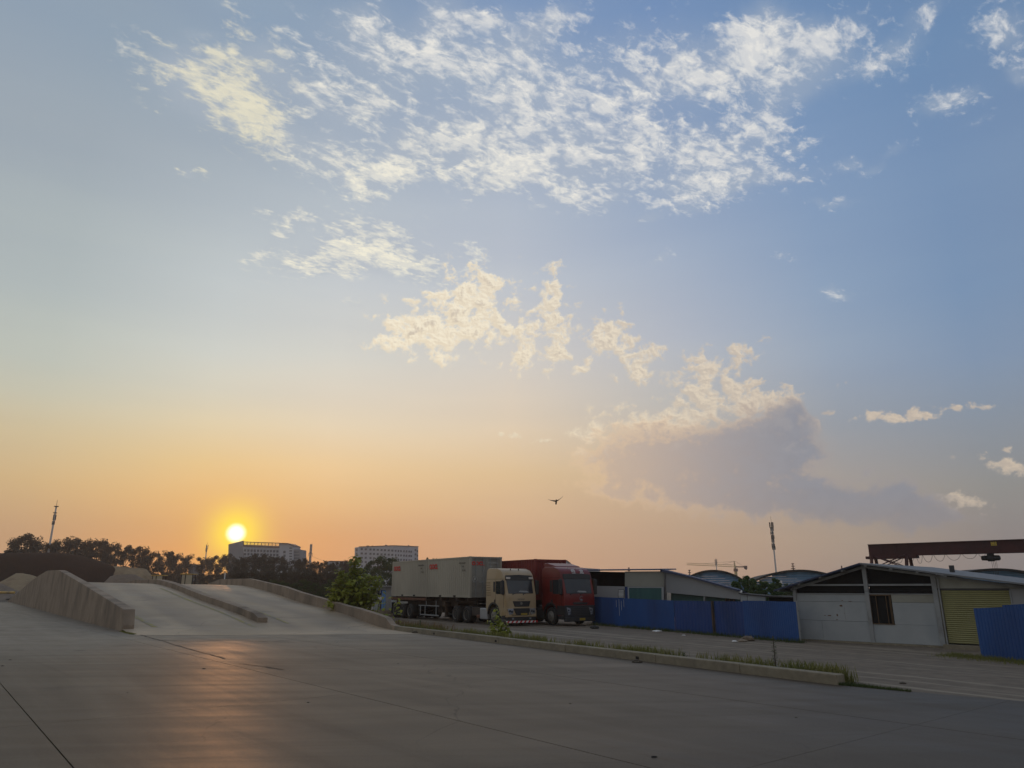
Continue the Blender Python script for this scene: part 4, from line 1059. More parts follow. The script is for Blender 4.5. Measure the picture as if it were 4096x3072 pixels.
for u0, u1, v0, v1, mt, b in segs:
    a0, a1 = fs(u0), fs(u1); n = max(1, round((a1-a0)/1.15))
    for i in range(n):
        x0 = a0+(a1-a0)*i/n; x1 = a0+(a1-a0)*(i+1)/n
        z0_, z1_ = fz_(u0+(u1-u0)*i/n, v0+(v1-v0)*i/n), fz_(u0+(u1-u0)*(i+1)/n, v0+(v1-v0)*(i+1)/n)
        ribbed(FF, x0+.003, x1+.02, .02, z0_ + random.uniform(-.008, .008), z1_, 'sheet_panel', MAT[mt], fence, b=b - .006*(i % 2), pitch=.115 if mt == 'fence_blue' else .23, dep=.016)
m = MB(FF); a = fs(2849, 2400); m.box(a-.05, a+.05, -.07, .03, -.05, fz_(2849, 2404)); m.build('post', MAT['chassis'], fence)
m = MB(FF); a = fs(3186, 2400); m.box(a-.02, a+.03, -.06, .02, -.05, fz_(3186, 2403)); m.build('post', MAT['steel_grey'], fence)
m = MB(FF); m.box(fs(2368), fs(3190), .05, .09, 1.2, 1.25); m.build('rail', MAT['steel_dark'], fence)
m = MB(FF); m.box(fs(2368), fs(3190), .05, .09, .4, .45); m.build('rail', MAT['steel_dark'], fence)
m = MB(FF)  # white paint drips
for uu, v0, v1 in ((2468, 2400, 2428), (2479, 2397, 2463), (2488, 2404, 2441), (2498, 2398, 2428)):
    a = fs(uu); m.box(a-.009, a+.009, -.026, -.022, fz_(uu, v1), fz_(uu, v0))
m.build('paint_drips', MAT['strip_white'], fence, kind='stuff')

RFP = G(3926, 2627).xy; RFD = norm2(.30, -.954)
RF2 = Frame(RFP, RFD)
rf = thing('blue_fence', RF2.w(0, 0, 0), 'blue sheet fence in the right foreground hiding half of the roller shutter', 'fence')
for i, (u0, u1, v0, v1) in enumerate(((3893, 4012, 2433, 2429), (4012, 4100, 2421, 2416), (4100, 4260, 2416, 2408))):
    a0 = onl(RFP, RFD, u0, 2433)[0] if i == 0 else onl(RFP, RFD, u0, 2440)[0]; a1 = onl(RFP, RFD, u1, 2440)[0]
    if i == 0: a0 = 0.0
    z0_, z1_ = onl(RFP, RFD, u0, v0)[1], onl(RFP, RFD, u1, v1)[1]
    if i == 2: a1 = a0 + 4.5; z1_ = z0_
    ribbed(RF2, a0, a1, .0, z0_, z1_, 'sheet_panel', MAT['fence_blue'], rf, b=-.004*i, pitch=.12, dep=.014)
m = MB(RF2); m.box(0, 5.8, .04, .08, .9, .95); m.build('rail', MAT['steel_dark'], rf)
for a in (.1, 2.6, 5.2):
    m = MB(RF2); m.box(a, a+.06, .03, .09, 0, 1.45); m.build('post', MAT['steel_dark'], rf)

# ------------------------------------------------------------------ the gable-roofed shack
HP = (12.33, 32.68); HD = norm2(.70, -.714); HF = Frame(HP, HD)
def H(u, v): return onl(HP, HD, u, v)
hs = lambda u, v=2570: H(u, v)[0]
house = thing('shack', HF.w(3, 2, 0), 'low gable-roofed shack clad in weathered white boards with a barred window', 'building')
PX = dict(p0=3190, p1=3487, p2=3772)
a0, a1, a2 = hs(3199, 2565), hs(3494, 2571), hs(3776, 2590)
ROOF = [H(3181, 2338), H(3455, 2252), H(3732, 2293), H(4096, 2332)]
zr = lambda a: interp([(ROOF[0][0], ROOF[0][1]), (ROOF[1][0], ROOF[1][1]), (ROOF[2][0], ROOF[2][1]), (ROOF[3][0], ROOF[3][1])], a)
slope_r = (ROOF[3][1]-ROOF[1][1])/(ROOF[3][0]-ROOF[1][0])
zr = lambda a: (ROOF[0][1] + (ROOF[1][1]-ROOF[0][1])*(a-ROOF[0][0])/(ROOF[1][0]-ROOF[0][0])) if a < ROOF[1][0] else ROOF[1][1] + slope_r*(a-ROOF[1][0])
aR = ROOF[1][0]
a_end = ROOF[3][0] + 2.5
DEPTH = 9.0
zu = H(3200, 2375)[1]      # top of the lower boards (about)
zt2 = zu
print('house', a0, a1, a2, zu, ROOF)
def hbox(name, mat, x0, x1, y0, y1, z0, z1, bevel=0.0, parent=house, **k):
    m = MB(HF); m.box(x0, x1, y0, y1, z0, z1); return m.build(name, MAT[mat], parent, bevel=bevel, **k)
# boards per bay: rows from the photo
z_b = H(3300, 2482)[1]; z_m = H(3300, 2406)[1]; z_t = H(3300, 2376)[1]
hbox('board', 'panel_white', a0+.05, a0+1.05, .0, .04, .06, z_b-.005); hbox('board', 'panel_white', a0+1.056, a1-.06, .003, .043, .06, z_b-.005)
hbox('board', 'panel_white', a0+.05, a0+2.05, .003, .043, z_b+.005, z_m-.004); hbox('board', 'panel_white', a0+2.056, a1-.06, .0, .04, z_b+.005, z_m-.004)
hbox('board', 'panel_white', a0+.05, a1-.06, .002, .042, z_m+.005, z_t)
wz0, wz1 = H(3560, 2495)[1], H(3560, 2380)[1]; wa0, wa1 = a1+.06, hs(3577, 2490)
hbox('board', 'panel_white', a1+.06, a2-.06, .0, .04, .06, wz0-.02)
hbox('board', 'panel_white', wa1+.02, a2-.06, .003, .043, wz0-.015, z_m-.004)
hbox('board', 'panel_cream', wa1+.02, a2-.06, .0, .04, z_m+.005, z_t)
# stains and tears on the boards
m = MB(HF)
for (u, v, w, h) in ((3300, 2461, .04, .02), (3318, 2462, .10, .03), (3349, 2460, .04, .05), (3348, 2479, .03, .03), (3364, 2423, .07, .04), (3369, 2402, .04, .015), (3378, 2453, .02, .015), (3400, 2405, .10, .01)):
    a, z = H(u, v); pts = []
    for i in range(9):
        q = 2*math.pi*i/9; r_ = .6+.5*random.random(); pts.append((a+w*r_*math.cos(q), -.004, z+h*r_*math.sin(q)))
    m.add(pts, [tuple(range(9))])
m.build('torn_patches', MAT['panel_stain'], house, kind='stuff')
# window with bars
hbox('window_frame', 'wood', wa0-.0, wa1, -.02, .03, wz1-.03, wz1+.02)
w_ = hbox('window', 'void_dark', wa0, wa1, .05, .08, wz0, wz1)
for x in (wa0+.02, wa0+.26, wa0+.64, wa1-.06, wa1-.02):
    hbox('window_bar', 'wood' if x not in () else 'wood', x-.012, x+.012, -.02, .01, wz0, wz1, parent=w_)
hbox('sill', 'wood', wa0, wa1+.03, -.03, .03, wz0-.03, wz0)
# posts
for a, w in ((a0, .07), (a1, .08), (a2, .09)):
    hbox('post', 'frame_grey', a-w, a+w, -.05, .06, -.02, zr(a)-.05, .008)
# upper openings: netting behind, mid beam
def poly_ext(name, mat, pts, y0, y1, parent=house):
    m = MB(HF); m.ext([(a, y0, z) for a, z in pts], (0, y1-y0, 0)); return m.build(name, MAT[mat], parent)
zbm = H(3300, 2340)[1]; zbh = .07
for x0, x1 in ((a0+.08, a1-.09), (a1+.09, a2-.10)):
    xs = [x0 + (x1-x0)*i/8 for i in range(9)]
    if x0 < aR < x1: xs = sorted(xs + [aR])
    poly_ext('netting', 'void_dark', [(x0, z_t+.01), (x1, z_t+.01)] + [(x, max(z_t+.02, zr(x)-.10)) for x in xs[::-1]], .10, .12)
    hbox('beam', 'frame_grey', x0, x1, -.02, .04, zbm-zbh/2, zbm+zbh/2)
    hbox('top_plate', 'frame_grey', x0-.02, x1+.02, -.03, .05, z_t, z_t+.03)
# rafters along the roof edge
def slab_along(name, mat, x0, x1, dz0, dz1, y0, y1, parent=house):
    m = MB(HF); m.ext([(x0, y0, zr(x0)+dz0), (x1, y0, zr(x1 if x1 != aR else aR)+dz0), (x1, y0, zr(x1)+dz1), (x0, y0, zr(x0)+dz1)], (0, y1-y0, 0)); return m.build(name, MAT[mat], parent)
slab_along('rafter', 'frame_grey', a0-.15, aR-.001, -.20, -.10, -.04, .05)
slab_along('rafter', 'frame_grey', aR+.001, a_end, -.20, -.10, -.04, .05)
rl = slab_along('roof_sheet', 'roof_blue', a0-.75, aR, -.06, .0, -.45, DEPTH)
rr2 = slab_along('roof_sheet', 'roof_zinc', aR+.002, a_end, -.06, .0, -.45, DEPTH)
for i in range(8):
    x = a0-.6 + i*.95; slab_along('purlin', 'frame_grey', x, x+.10, -.12, -.062, -.40, DEPTH-.2)
# right wall over and beside the shutter
sa0, sa1 = hs(3800, 2595), H(4050, 2440)[0]
sz = H(3900, 2358)[1]
xs = [a2+.08 + (a_end-a2-.08)*i/10 for i in range(11)]
poly_ext('gable_board', 'panel_cream', [(a2+.08, sz+.03), (a_end, sz+.03)] + [(x, zr(x)-.19) for x in xs[::-1]], .0, .04)
hbox('door_header', 'steel_dark', a2+.09, sa1+.02, -.03, .03, sz-.02, sz+.04)
hbox('board', 'panel_grey', sa1+.02, a_end, .0, .04, .06, sz+.02)
hbox('post', 'frame_grey', sa1-.0, sa1+.05, -.03, .04, .0, sz)
nsl = 26; sz0 = .16
shut = thing('roller_shutter', HF.w((sa0+sa1)/2, 0, sz0), 'closed pale yellow roller shutter partly hidden by the blue fence', 'shutter')
for i in range(nsl):
    z0_ = sz0 + (sz-.03-sz0)*i/nsl; z1_ = sz0 + (sz-.03-sz0)*(i+1)/nsl
    m = MB(HF); hh = z1_-z0_
    m.ext([(sa0, .03, z0_), (sa0, .0, z0_+hh*.15), (sa0, -.012, z0_+hh*.5), (sa0, .0, z0_+hh*.85), (sa0, .03, z1_-.002), (sa0, .045, z1_-.002), (sa0, .045, z0_)], (sa1-sa0-.01, 0, 0))
    m.build('slat', MAT['shutter'], shut)
hbox('jamb', 'kerb_concrete', a2+.09, sa0-.02, -.02, .04, .0, sz-.03)
hbox('plinth', 'kerb_concrete', a0-.1, a_end, -.14, .05, -.05, .055, .01)
hbox('door_step', 'kerb_concrete', sa0-.1, a_end, -.42, -.145, -.05, .13, .01)
# side walls and back so it is a real volume
hbox('side_wall', 'panel_grey', a0-.02, a0+.03, .08, DEPTH, 0, zr(a0)-.15)
hbox('back_wall', 'panel_grey', a0, a_end, DEPTH, DEPTH+.05, 0, 2.2)
m = MB(HF); P_ = [(a0-.1 + (a2-a0)*k/12, -.06, zr(a0)-.25 + .05*((k/6-1)**2)) for k in range(13)]; m.path(P_, .007, 4); m.build('wall_cable', MAT['black_plastic'], house)
m = MB(HF); m.tube((a2+.16, -.07, .05), (a2+.16, -.07, zr(a2)-.25), .028, n=6); m.build('downpipe', MAT['frame_grey'], house)
m = MB(HF); m.tube((aR+2.4, 3.0, zr(aR+2.4)), (aR+2.4, 3.0, zr(aR+2.4)+.28), .10, n=8); m.build('roof_vent', MAT['steel_dark'], house)

# ------------------------------------------------------------------ lean-to shed behind the fence
C0 = D(2661, 2340, 46.0); CR = D(2958, 2380, 39.0)
SD_ = norm2(CR.x-C0.x, CR.y-C0.y); SF = Frame((C0.x, C0.y), SD_)
def Sx(u, v): return onl((C0.x, C0.y), SD_, u, v)
shed = thing('shed', SF.w(0, 1, 0), 'grey-panelled lean-to shed with dark blue roof behind the blue fence', 'building')
def spoly(name, mat, pix, y0, y1, fr=SF, fn=Sx, parent=shed, dz=0.0):
    m = MB(fr); m.ext([(fn(u, v)[0], y0, fn(u, v)[1]) for u, v in pix], (0, y1-y0, dz)); return m.build(name, MAT[mat], parent)
spoly('wall_panel', 'panel_grey', ((2662, 2288), (2958, 2361), (2959, 2386), (2662, 2370)), 0, .05)
# bottom edge of that panel drops to the right in the photo
spoly('wall_panel', 'panel_grey', ((2662, 2370), (2959, 2386), (2959, 2398)), .001, .048)
spoly('lower_wall', 'green_door', ((2664, 2369), (2957, 2398), (2957, 2470), (2664, 2470)), .35, .38)
for uu in (2811,):
    spoly('post', 'frame_grey', ((uu, 2380), (uu+5, 2380), (uu+5, 2470), (uu, 2470)), .05, .12)
wf_ = spoly('window', 'void_dark', ((2884, 2390), (2918, 2391), (2920, 2412), (2886, 2412)), .30, .32)
for (q0, q1) in (((2884, 2388), (2888, 2412)), ((2901, 2389), (2903, 2412)), ((2916, 2390), (2920, 2412))):
    spoly('window_frame', 'wood', (q0, (q1[0], q0[1]), q1, (q0[0], q1[1])), .27, .299, parent=shed)
spoly('window_frame', 'wood', ((2884, 2386), (2920, 2389), (2920, 2392), (2884, 2389)), .268, .297)
spoly('roof_edge', 'roof_blue', ((2655, 2276), (2780, 2306), (2966, 2358), (2966, 2364), (2780, 2312), (2655, 2286)), -.25, .0)
spoly('roof_sheet', 'roof_blue', ((2655, 2277), (2780, 2307), (2966, 2359), (2966, 2362), (2780, 2310), (2655, 2282)), .002, 5.0, dz=-2.2)
spoly('corner_post', 'frame_grey', ((2655, 2284), (2663, 2285), (2666, 2475), (2658, 2475)), -.05, .05)
# front section with the dark opening, turned towards the trucks
LF_d = norm2(-.93, .37)
LPt = (C0.x - .02, C0.y)
LFr = Frame(LPt, LF_d)
def Lx(u, v): return onl(LPt, LF_d, u, v)
def lpoly(name, mat, pix, y0, y1, parent=shed): return spoly(name, mat, pix, -y0, -y1, LFr, Lx, parent)
lpoly('wall_panel', 'panel_cream', ((2656, 2285), (2500, 2286), (2500, 2346), (2657, 2348)), -.04, .0)
lpoly('wall_panel', 'panel_grey', ((2499, 2346), (2374, 2343), (2374, 2400), (2500, 2400)), -.04, .0)
lpoly('wall_base', 'fence_blue2', ((2657, 2347), (2500, 2345), (2501, 2470), (2657, 2470)), -.001, .02)
lpoly('door_frame', 'panel_white', ((2517, 2349), (2512, 2349), (2514, 2470), (2519, 2470)), -.10, -.045)
lpoly('door_frame', 'panel_white', ((2656, 2350), (2647, 2350), (2649, 2470), (2658, 2470)), -.10, -.045)
lpoly('door_frame', 'panel_white', ((2656, 2348), (2512, 2347), (2512, 2351), (2656, 2352)), -.11, -.101)
lpoly('sliding_door', 'green_door', ((2647, 2351), (2518, 2350), (2519, 2470), (2649, 2470)), -.08, -.05)
lpoly('back_wall', 'void_dark', ((2500, 2286), (2290, 2282), (2290, 2420), (2500, 2420)), 2.5, 2.6)
m = MB(LFr); aa, ab = Lx(2665, 2280)[0], Lx(2290, 2290)[0]; zt_ = Lx(2655, 2279)[1]
n = 40; pts = []; step = (ab-aa)/n
# corrugated roof seen on edge
for i in range(n*2+1):
    x = aa + step*i/2; dz = .05 if i % 2 else 0.0
    pts += [(x, .25, zt_+dz-.03), (x, .25, zt_+dz), (x, -4.0, zt_+dz+.12), (x, -4.0, zt_+dz+.09)]
f = []
for i in range(n*2):
    a, b = 4*i, 4*i+4; f += [(a, a+1, b+1, b), (a+1, a+2, b+2, b+1), (a+3, a, b, b+3)]
m.add(pts, f); m.build('roof_sheet', MAT['roof_blue'], shed)
lv = thing('louvre', LFr.w(Lx(2485, 2375)[0], -.02, Lx(2485, 2385)[1]), 'white slatted louvre vent on the grey panel above the blue fence', 'vent')
lpoly('louvre_frame', 'void_dark', ((2498, 2359), (2473, 2359), (2473, 2392), (2498, 2392)), -.043, -.047, parent=lv)
for k in range(6):
    v = 2362+k*5; m = MB(LFr); x0, z0_ = Lx(2496, v+3); x1, _ = Lx(2475, v+3)
    m.ext([(min(x0,x1), .048, z0_+.035), (min(x0,x1), .075, z0_+.005), (min(x0,x1), .08, z0_+.02), (min(x0,x1), .052, z0_+.05)], (abs(x1-x0), 0, 0)); m.build('louvre_slat', MAT['strip_white'], lv)
# low white annex to the right of the shed
an = thing('annex', D(3000, 2420, 36.5), 'small white panelled annex between the shed and the shack', 'building')
APt = D(2962, 2400, 36.9); AQt = D(3061, 2400, 35.6); AD = norm2(AQt.x-APt.x, AQt.y-APt.y); AFr = Frame((APt.x, APt.y), AD)
Ax = lambda u, v: onl((APt.x, APt.y), AD, u, v)
def apoly(name, mat, pix, y0, y1, parent=an): return spoly(name, mat, pix, y0, y1, AFr, Ax, parent)
apoly('wall_panel', 'panel_white', ((2962, 2376), (2987, 2378), (2988, 2470), (2963, 2470)), 0, .05)
apoly('wall_panel', 'panel_white', ((2990, 2378), (3061, 2385), (3062, 2470), (2991, 2470)), 0, .05)
apoly('roof_sheet', 'roof_dark', ((2960, 2373), (3064, 2382), (3064, 2385), (2960, 2376)), -.1, .6)
apoly('lower_void', 'void_dark', ((3064, 2386), (3186, 2392), (3186, 2480), (3064, 2480)), .2, .25)
apoly('roof_sheet', 'roof_dark', ((3064, 2383), (3190, 2388), (3190, 2393), (3064, 2388)), .0, 1.5)
m = MB(); c = D(2966, 2366, 38.6); m.tube(c, c+Vector((-.12, -.25, -.02)), .05, n=8); m.tube(c, c+Vector((.02, 0, -.22)), .02); m.tube(c+Vector((.02,.0,-.22)), c+Vector((.02,-.02,-.24)), .07, n=8)
m.build('security_camera', MAT['strip_white'], label='small white camera bracket on the low end of the shed roof', cat='camera')

# ------------------------------------------------------------------ arched blue warehouses
def arch_hall(label, u0, u1, uapex_v, v_base, Y, length, lean=-.45, dYdx=-.25, sheets=16):
    """front wall spans u0..u1 at depth Y; apex height from pixel"""
    A_ = D(u0, v_base, Y); B_ = D(u1, v_base, Y)
    B_ = onl  # placeholder
    d = norm2(1, dYdx)
    P0 = D(u0, v_base, Y)
    fr = Frame((P0.x, P0.y), d)
    s1, zb = onl((P0.x, P0.y), d, u1, v_base); zb = P0.z
    sm, za = onl((P0.x, P0.y), d, (u0+u1)/2, uapex_v)
    wd = s1; rise = za - zb
    Rr = (wd*wd/4 + rise*rise)/(2*rise)
    top = lambda x: zb + math.sqrt(max(0, Rr*Rr - (x-wd/2)**2)) - (Rr - rise)
    t = thing('arched_warehouse', fr.w(wd/2, 0, 0), label, 'building', 'arched blue warehouses')
    # horizontal corrugated cladding sheets, each a row
    rows = sheets; zl = 0.0
    hrow = za/rows
    for r_ in range(rows):
        z0_ = r_*hrow; z1_ = min(za-.02, z0_+hrow-.015)
        if z0_ >= za-.05: break
        xs0 = [wd*i/28 for i in range(29)]
        pts_lo = []; xs = [x for x in xs0 if top(x) > z0_+.02]
        if len(xs) < 2: continue
        m = MB(fr); P_ = []
        for x in xs: P_ += [(x, .02, z0_), (x, -.02 - .02*(r_ % 2), min(z1_, top(x)-.01))]
        for x in xs: P_ += [(x, .06, z0_), (x, .06, min(z1_, top(x)-.01))]
        k = len(xs); f = []
        for i in range(k-1): f += [(2*i, 2*i+2, 2*i+3, 2*i+1), (2*k+2*i, 2*k+2*i+1, 2*k+2*i+3, 2*k+2*i+2), (2*i+1, 2*i+3, 2*k+2*i+3, 2*k+2*i+1)]
        m.add(P_, f); m.build('cladding_sheet', MAT['sheet_blue'], t)
    m = MB(fr); xs = [-.25 + (wd+.5)*i/32 for i in range(33)]; P_ = []
    tp = lambda x: top(min(max(x, 0), wd)) - (.12 if x < 0 or x > wd else 0)
    for x in xs: P_ += [(x, -.35, tp(x)+.0), (x, -.35, tp(x)+.22), (x, length, tp(x)+.22), (x, length, tp(x))]
    f = []
    for i in range(32):
        a, b = 4*i, 4*i+4; f += [(a, a+1, b+1, b), (a+1, a+2, b+2, b+1), (a+3, a, b, b+3)]
    m.add(P_, f); m.build('roof_shell', MAT['roof_dark'], t)
    for b in (0, wd):
        m = MB(fr); m.box(b-.05, b+.05, .1, length, 0, top(b)+.1 if b else zb+.1); m.build('side_wall', MAT['sheet_blue'], t)
    return fr, top, wd
arch_hall('blue arch-roofed warehouse behind the lean-to shed, left of the bamboo', 2738, 2972, 2287, 2325, 88, 26)
fr2, top2, wd2 = arch_hall('blue arch-roofed warehouse between the bamboo and the shack', 3012, 3390, 2287, 2332, 80, 26)
arch_hall('blue arch-roofed warehouse behind the shack roof at the far right', 3800, 4180, 2283, 2318, 70, 26)
m = MB(); c = D(3122, 2322, 79); m.tube(D(3122, 2322, 78.5), D(3124, 2350, 78.5), .16, n=10); m.build('drain_pipe', MAT['strip_white'], label='short white pipe standing among the bamboo before the warehouses', cat='pipe')

# ------------------------------------------------------------------ gantry crane
GP = D(3482, 2222, 72.0); GQ = D(4096, 2210, 64.0)
GD = norm2(GQ.x-GP.x, (GQ.y-GP.y)); GFr = Frame((GP.x, GP.y), GD)
Gx = lambda u, v: onl((GP.x, GP.y), GD, u, v)
zb_, zt__ = GP.z, Gx(3484, 2181)[1]
Lg = Gx(4096, 2210)[0] + 7
gantry = thing('gantry_crane', GFr.w(1, 0, 0), 'dark red gantry crane beam standing over the shack roof', 'crane')
m = MB(GFr); m.box(0, Lg, -.45, .45, zb_, zt__); m.build('girder', MAT['crane_red'], gantry)
m = MB(GFr); m.box(0, Lg, -.60, .60, zt__+.001, zt__+.06); m.build('girder_flange', MAT['crane_red'], gantry)
m = MB(GFr); m.box(.0, Lg, -.52, .52, zb_-.10, zb_-.001); m.box(.0, Lg, -.455, .455, zb_+.001, zb_+.09); m.build('lower_flange', MAT['crane_red'], gantry)
for x in [1.2*i for i in range(1, int(Lg/1.2))]:
    m = MB(GFr); m.box(x, x+.03, -.475, -.452, zb_+.12, zt__-.03); m.build('stiffener', MAT['crane_red'], gantry)
for bb in (-2.6, 2.6):
    for x0 in (.25, 3.3):
        m = MB(GFr); m.tube((x0, bb*.25, zb_-.1), (x0 - .1, bb, 0), .16, .13, n=4); m.build('leg', MAT['crane_red'], gantry)
    m = MB(GFr)
    for k in range(4):
        z0_ = zb_*(k/4); z1_ = zb_*((k+1)/4)
        yb = lambda z: bb*(1-.75*z/zb_)
        m.tube((.2, yb(z0_), z0_), (3.25, yb(z1_), z1_), .05, n=4); m.tube((3.25, yb(z0_), z0_), (.2, yb(z1_), z1_), .05, n=4); m.tube((.2, yb(z1_), z1_-.15), (3.25, yb(z1_), z1_-.15), .06, n=4)
    m.build('bracing', MAT['crane_red'], gantry)
m = MB(GFr); m.box(-.3, 4.1, -.7, .7, zb_-.35, zb_-.11); m.build('leg_cap', MAT['crane_red'], gantry)
m = MB(GFr); m.box(-.2, .0, -3, 3, 0, .35); m.box(3.4, 3.6, -3, 3, 0, .35); m.build('sole_beam', MAT['crane_red'], gantry)
for x0 in (Lg-4, Lg-.5):
    for bb in (-2.6, 2.6):
        m = MB(GFr); m.tube((x0, bb*.25, zb_-.1), (x0, bb, 0), .16, .13, n=4); m.build('leg', MAT['crane_red'], gantry)
# festoon cable loops
hz = Gx(3950, 2225)[0]
xs = [Gx(u, 2225)[0] for u in (3562, 3575, 3616, 3620, 3662, 3667, 3691, 3694, 3733, 3738, 3783, 3789, 3845, 3853, 3912, 3918, 3940)]
m = MB(GFr)
drops = [.75, .62, .55, .75, .62, .55, .50, .42, .45, .3]
for i, (x0, x1) in enumerate(zip(xs[0::2], xs[1::2])):
    pass
pairs = [(3560, 3576, .75), (3579, 3615, .66), (3619, 3662, .60), (3667, 3692, .72), (3694, 3733, .62), (3738, 3783, .56), (3789, 3846, .50), (3853, 3911, .40), (3918, 3945, .3)]
for i, (u0, u1, dr) in enumerate(pairs):
    x0, x1 = Gx(u0, 2225)[0], Gx(u1, 2225)[0]
    P_ = []
    for k in range(13):
        q = k/12*2-1; P_.append((x0+(x1-x0)*k/12, -.3, zb_-.12-dr*(1-abs(q)**2.4)))
    m = MB(GFr); m.path(P_, .016, 4); m.build('cable_loop', MAT['steel_dark'], gantry)
hx0, hx1 = Gx(3925, 2235)[0], Gx(4003, 2235)[0]; hzz = Gx(3960, 2232)[1]
hoist = thing('hoist', GFr.w((hx0+hx1)/2, 0, hzz-.4), 'black electric hoist hanging under the red crane beam', 'hoist')
m = MB(GFr); m.lathe((hx0, 0, hzz), (1, 0, 0), [(0, .10), (.05, .20), (.45, .22), (.5, .30), (hx1-hx0-.5, .30), (hx1-hx0-.45, .24), (hx1-hx0-.08, .22), (hx1-hx0, .12)], 16); m.build('drum', MAT['black_plastic'], hoist, smooth=True)
for x in (hx0+.5, hx1-.75):
    m = MB(GFr); m.box(x, x+.28, -.3, .3, hzz+.15, zb_-.09); m.build('trolley', MAT['black_plastic'], hoist)
m = MB(GFr)
for x in (hx0+.75, hx0+.88, hx0+1.0, hx0+1.1): m.tube((x, 0, hzz-.2), (x+.03*(x-hx0-.9)*4, 0, hzz-2.4), .012, n=4)
m.build('hoist_rope', MAT['steel_dark'], hoist)
m = MB(GFr); m.lathe((hx0+.75, 0, hzz-2.5), (1,0,0), [(0, .2), (.35, .2)], 12); m.box(hx0+.86, hx0+.98, -.05, .05, hzz-3.1, hzz-2.5); m.build('hook_block', MAT['sign_yellow'], hoist)
sx, szz = Gx(3978, 2176)
m = MB(GFr); m.box(sx-.21, sx+.21, -.48, -.456, szz-.16, szz+.17); sg = m.build('sign', MAT['sign_yellow'], gantry)
for ch, ox, oz in (('\u4e25', -.09, .08), ('\u7981', .09, .08), ('\u8d85', -.09, -.08), ('\u8f7d', .09, -.08)): text_mesh(ch, .17, basis(GFr.w(sx+ox, -.482, szz+oz), GFr.t, (0,0,1)), MAT['letter_dark'], sg)

# ------------------------------------------------------------------ mounds, pile, far machines
def heap(name, mat, label, cat, prof, Y, depth, zamp=.25, nx=60, ny=14, seed=0, group=None, ridge=.35, kind=None):
    """earth heap: skyline profile [(u, v)] at depth Y, rising from the ground in front and falling behind"""
    P = [D(u, v, Y) for u, v in prof]; xs = [p.x for p in P]; x0, x1 = xs[0], xs[-1]
    top = lambda x: interp([(p.x, p.z) for p in P], x)
    m = MB(); pts = []
    for j in range(ny+1):
        q = j/ny*2-1
        for i in range(nx+1):
            x = x0 + (x1-x0)*i/nx; h = top(x)
            sh = max(0, 1-abs(q)**1.25) if q < 0 else max(0, 1-abs(q)**1.6)
            nz = mnoise.noise(Vector((x*.35+seed, q*3, seed)))*zamp + mnoise.noise(Vector((x*1.3+seed, q*9, seed)))*zamp*.3
            pts.append((x*(1 + q*depth/Y*.5) , Y + q*depth + nz*1.0, max(-.05, h*sh + nz*(1 if abs(q) > .15 else .3)*(1 if abs(q) < .95 else 0))))
    m.add(pts, [(j*(nx+1)+i, j*(nx+1)+i+1, (j+1)*(nx+1)+i+1, (j+1)*(nx+1)+i) for j in range(ny) for i in range(nx)])
    return m.build(name, mat, smooth=True, label=label, cat=cat, group=group)
heap('sand_heap', MAT['sand'], 'wide flat-topped sandy heap right of the dark covered mound', 'sand heap', [(300, 2330), (345, 2268), (357, 2263), (420, 2264), (500, 2268), (548, 2272), (585, 2274), (612, 2308), (640, 2345)], 212, 11, .8, seed=3)
heap('sand_heap', MAT['dark_sand'], 'low darker earth heap in front of the wide sandy heap', 'sand heap', [(400, 2345), (440, 2305), (470, 2298), (540, 2297), (580, 2318), (600, 2345)], 190, 7, .5, seed=9)
heap('sand_heap', MAT['sand'], 'small pale sand pile left of the tall ramp wall', 'sand heap', [(-70, 2375), (0, 2331), (62, 2294), (85, 2293), (125, 2298), (145, 2310), (200, 2350), (235, 2380)], 165, 14, .35, seed=5)
heap('gravel_heap', MAT['dark_sand'], 'dark gravel pile at the left frame edge before the pale sand', 'gravel heap', [(-180, 2378), (-70, 2330), (0, 2332), (30, 2346), (60, 2362), (85, 2382)], 148, 9, .3, seed=6)
mt = [(-700, 2360), (-500, 2240), (-260, 2212), (-100, 2206), (0, 2204), (140, 2203), (225, 2214), (285, 2233), (335, 2256), (352, 2275), (358, 2300), (360, 2352)]
P = [D(u, v, 196) for u, v in mt]
m = MB(); nx, ny = 90, 12; pts = []
tab = [(p.x, p.z) for p in P]
for j in range(ny+1):
    ang = math.pi*j/ny
    for i in range(nx+1):
        x = tab[0][0] + (tab[-1][0]-tab[0][0])*i/nx; h = interp(tab, x)
        n_ = mnoise.noise(Vector((x*.5, ang*3, 2)))*.4
        pts.append((x, 206 - 12*math.cos(ang)*1.0 + n_, max(-.1, h*min(1, math.sin(ang)**.45 if 0 < j < ny else 0) + n_*.3*(0 < j < ny))))
m.add(pts, [(j*(nx+1)+i, j*(nx+1)+i+1, (j+1)*(nx+1)+i+1, (j+1)*(nx+1)+i) for j in range(ny) for i in range(nx)])
m.add([pts[j*(nx+1)+nx] for j in range(ny+1)], [tuple(range(ny+1))])
m.build('covered_mound', MAT['dark_net'], smooth=True, label='huge dark net-covered mound at the left behind the ramp wall', cat='mound')
m = MB()
m.tube(D(-60, 2370, 128), D(58, 2370, 128), .20, n=8); m.build('pipe', MAT['yellow_paint'], label='yellow pipe barrier lying before the sand pile at the left edge', cat='pipe')
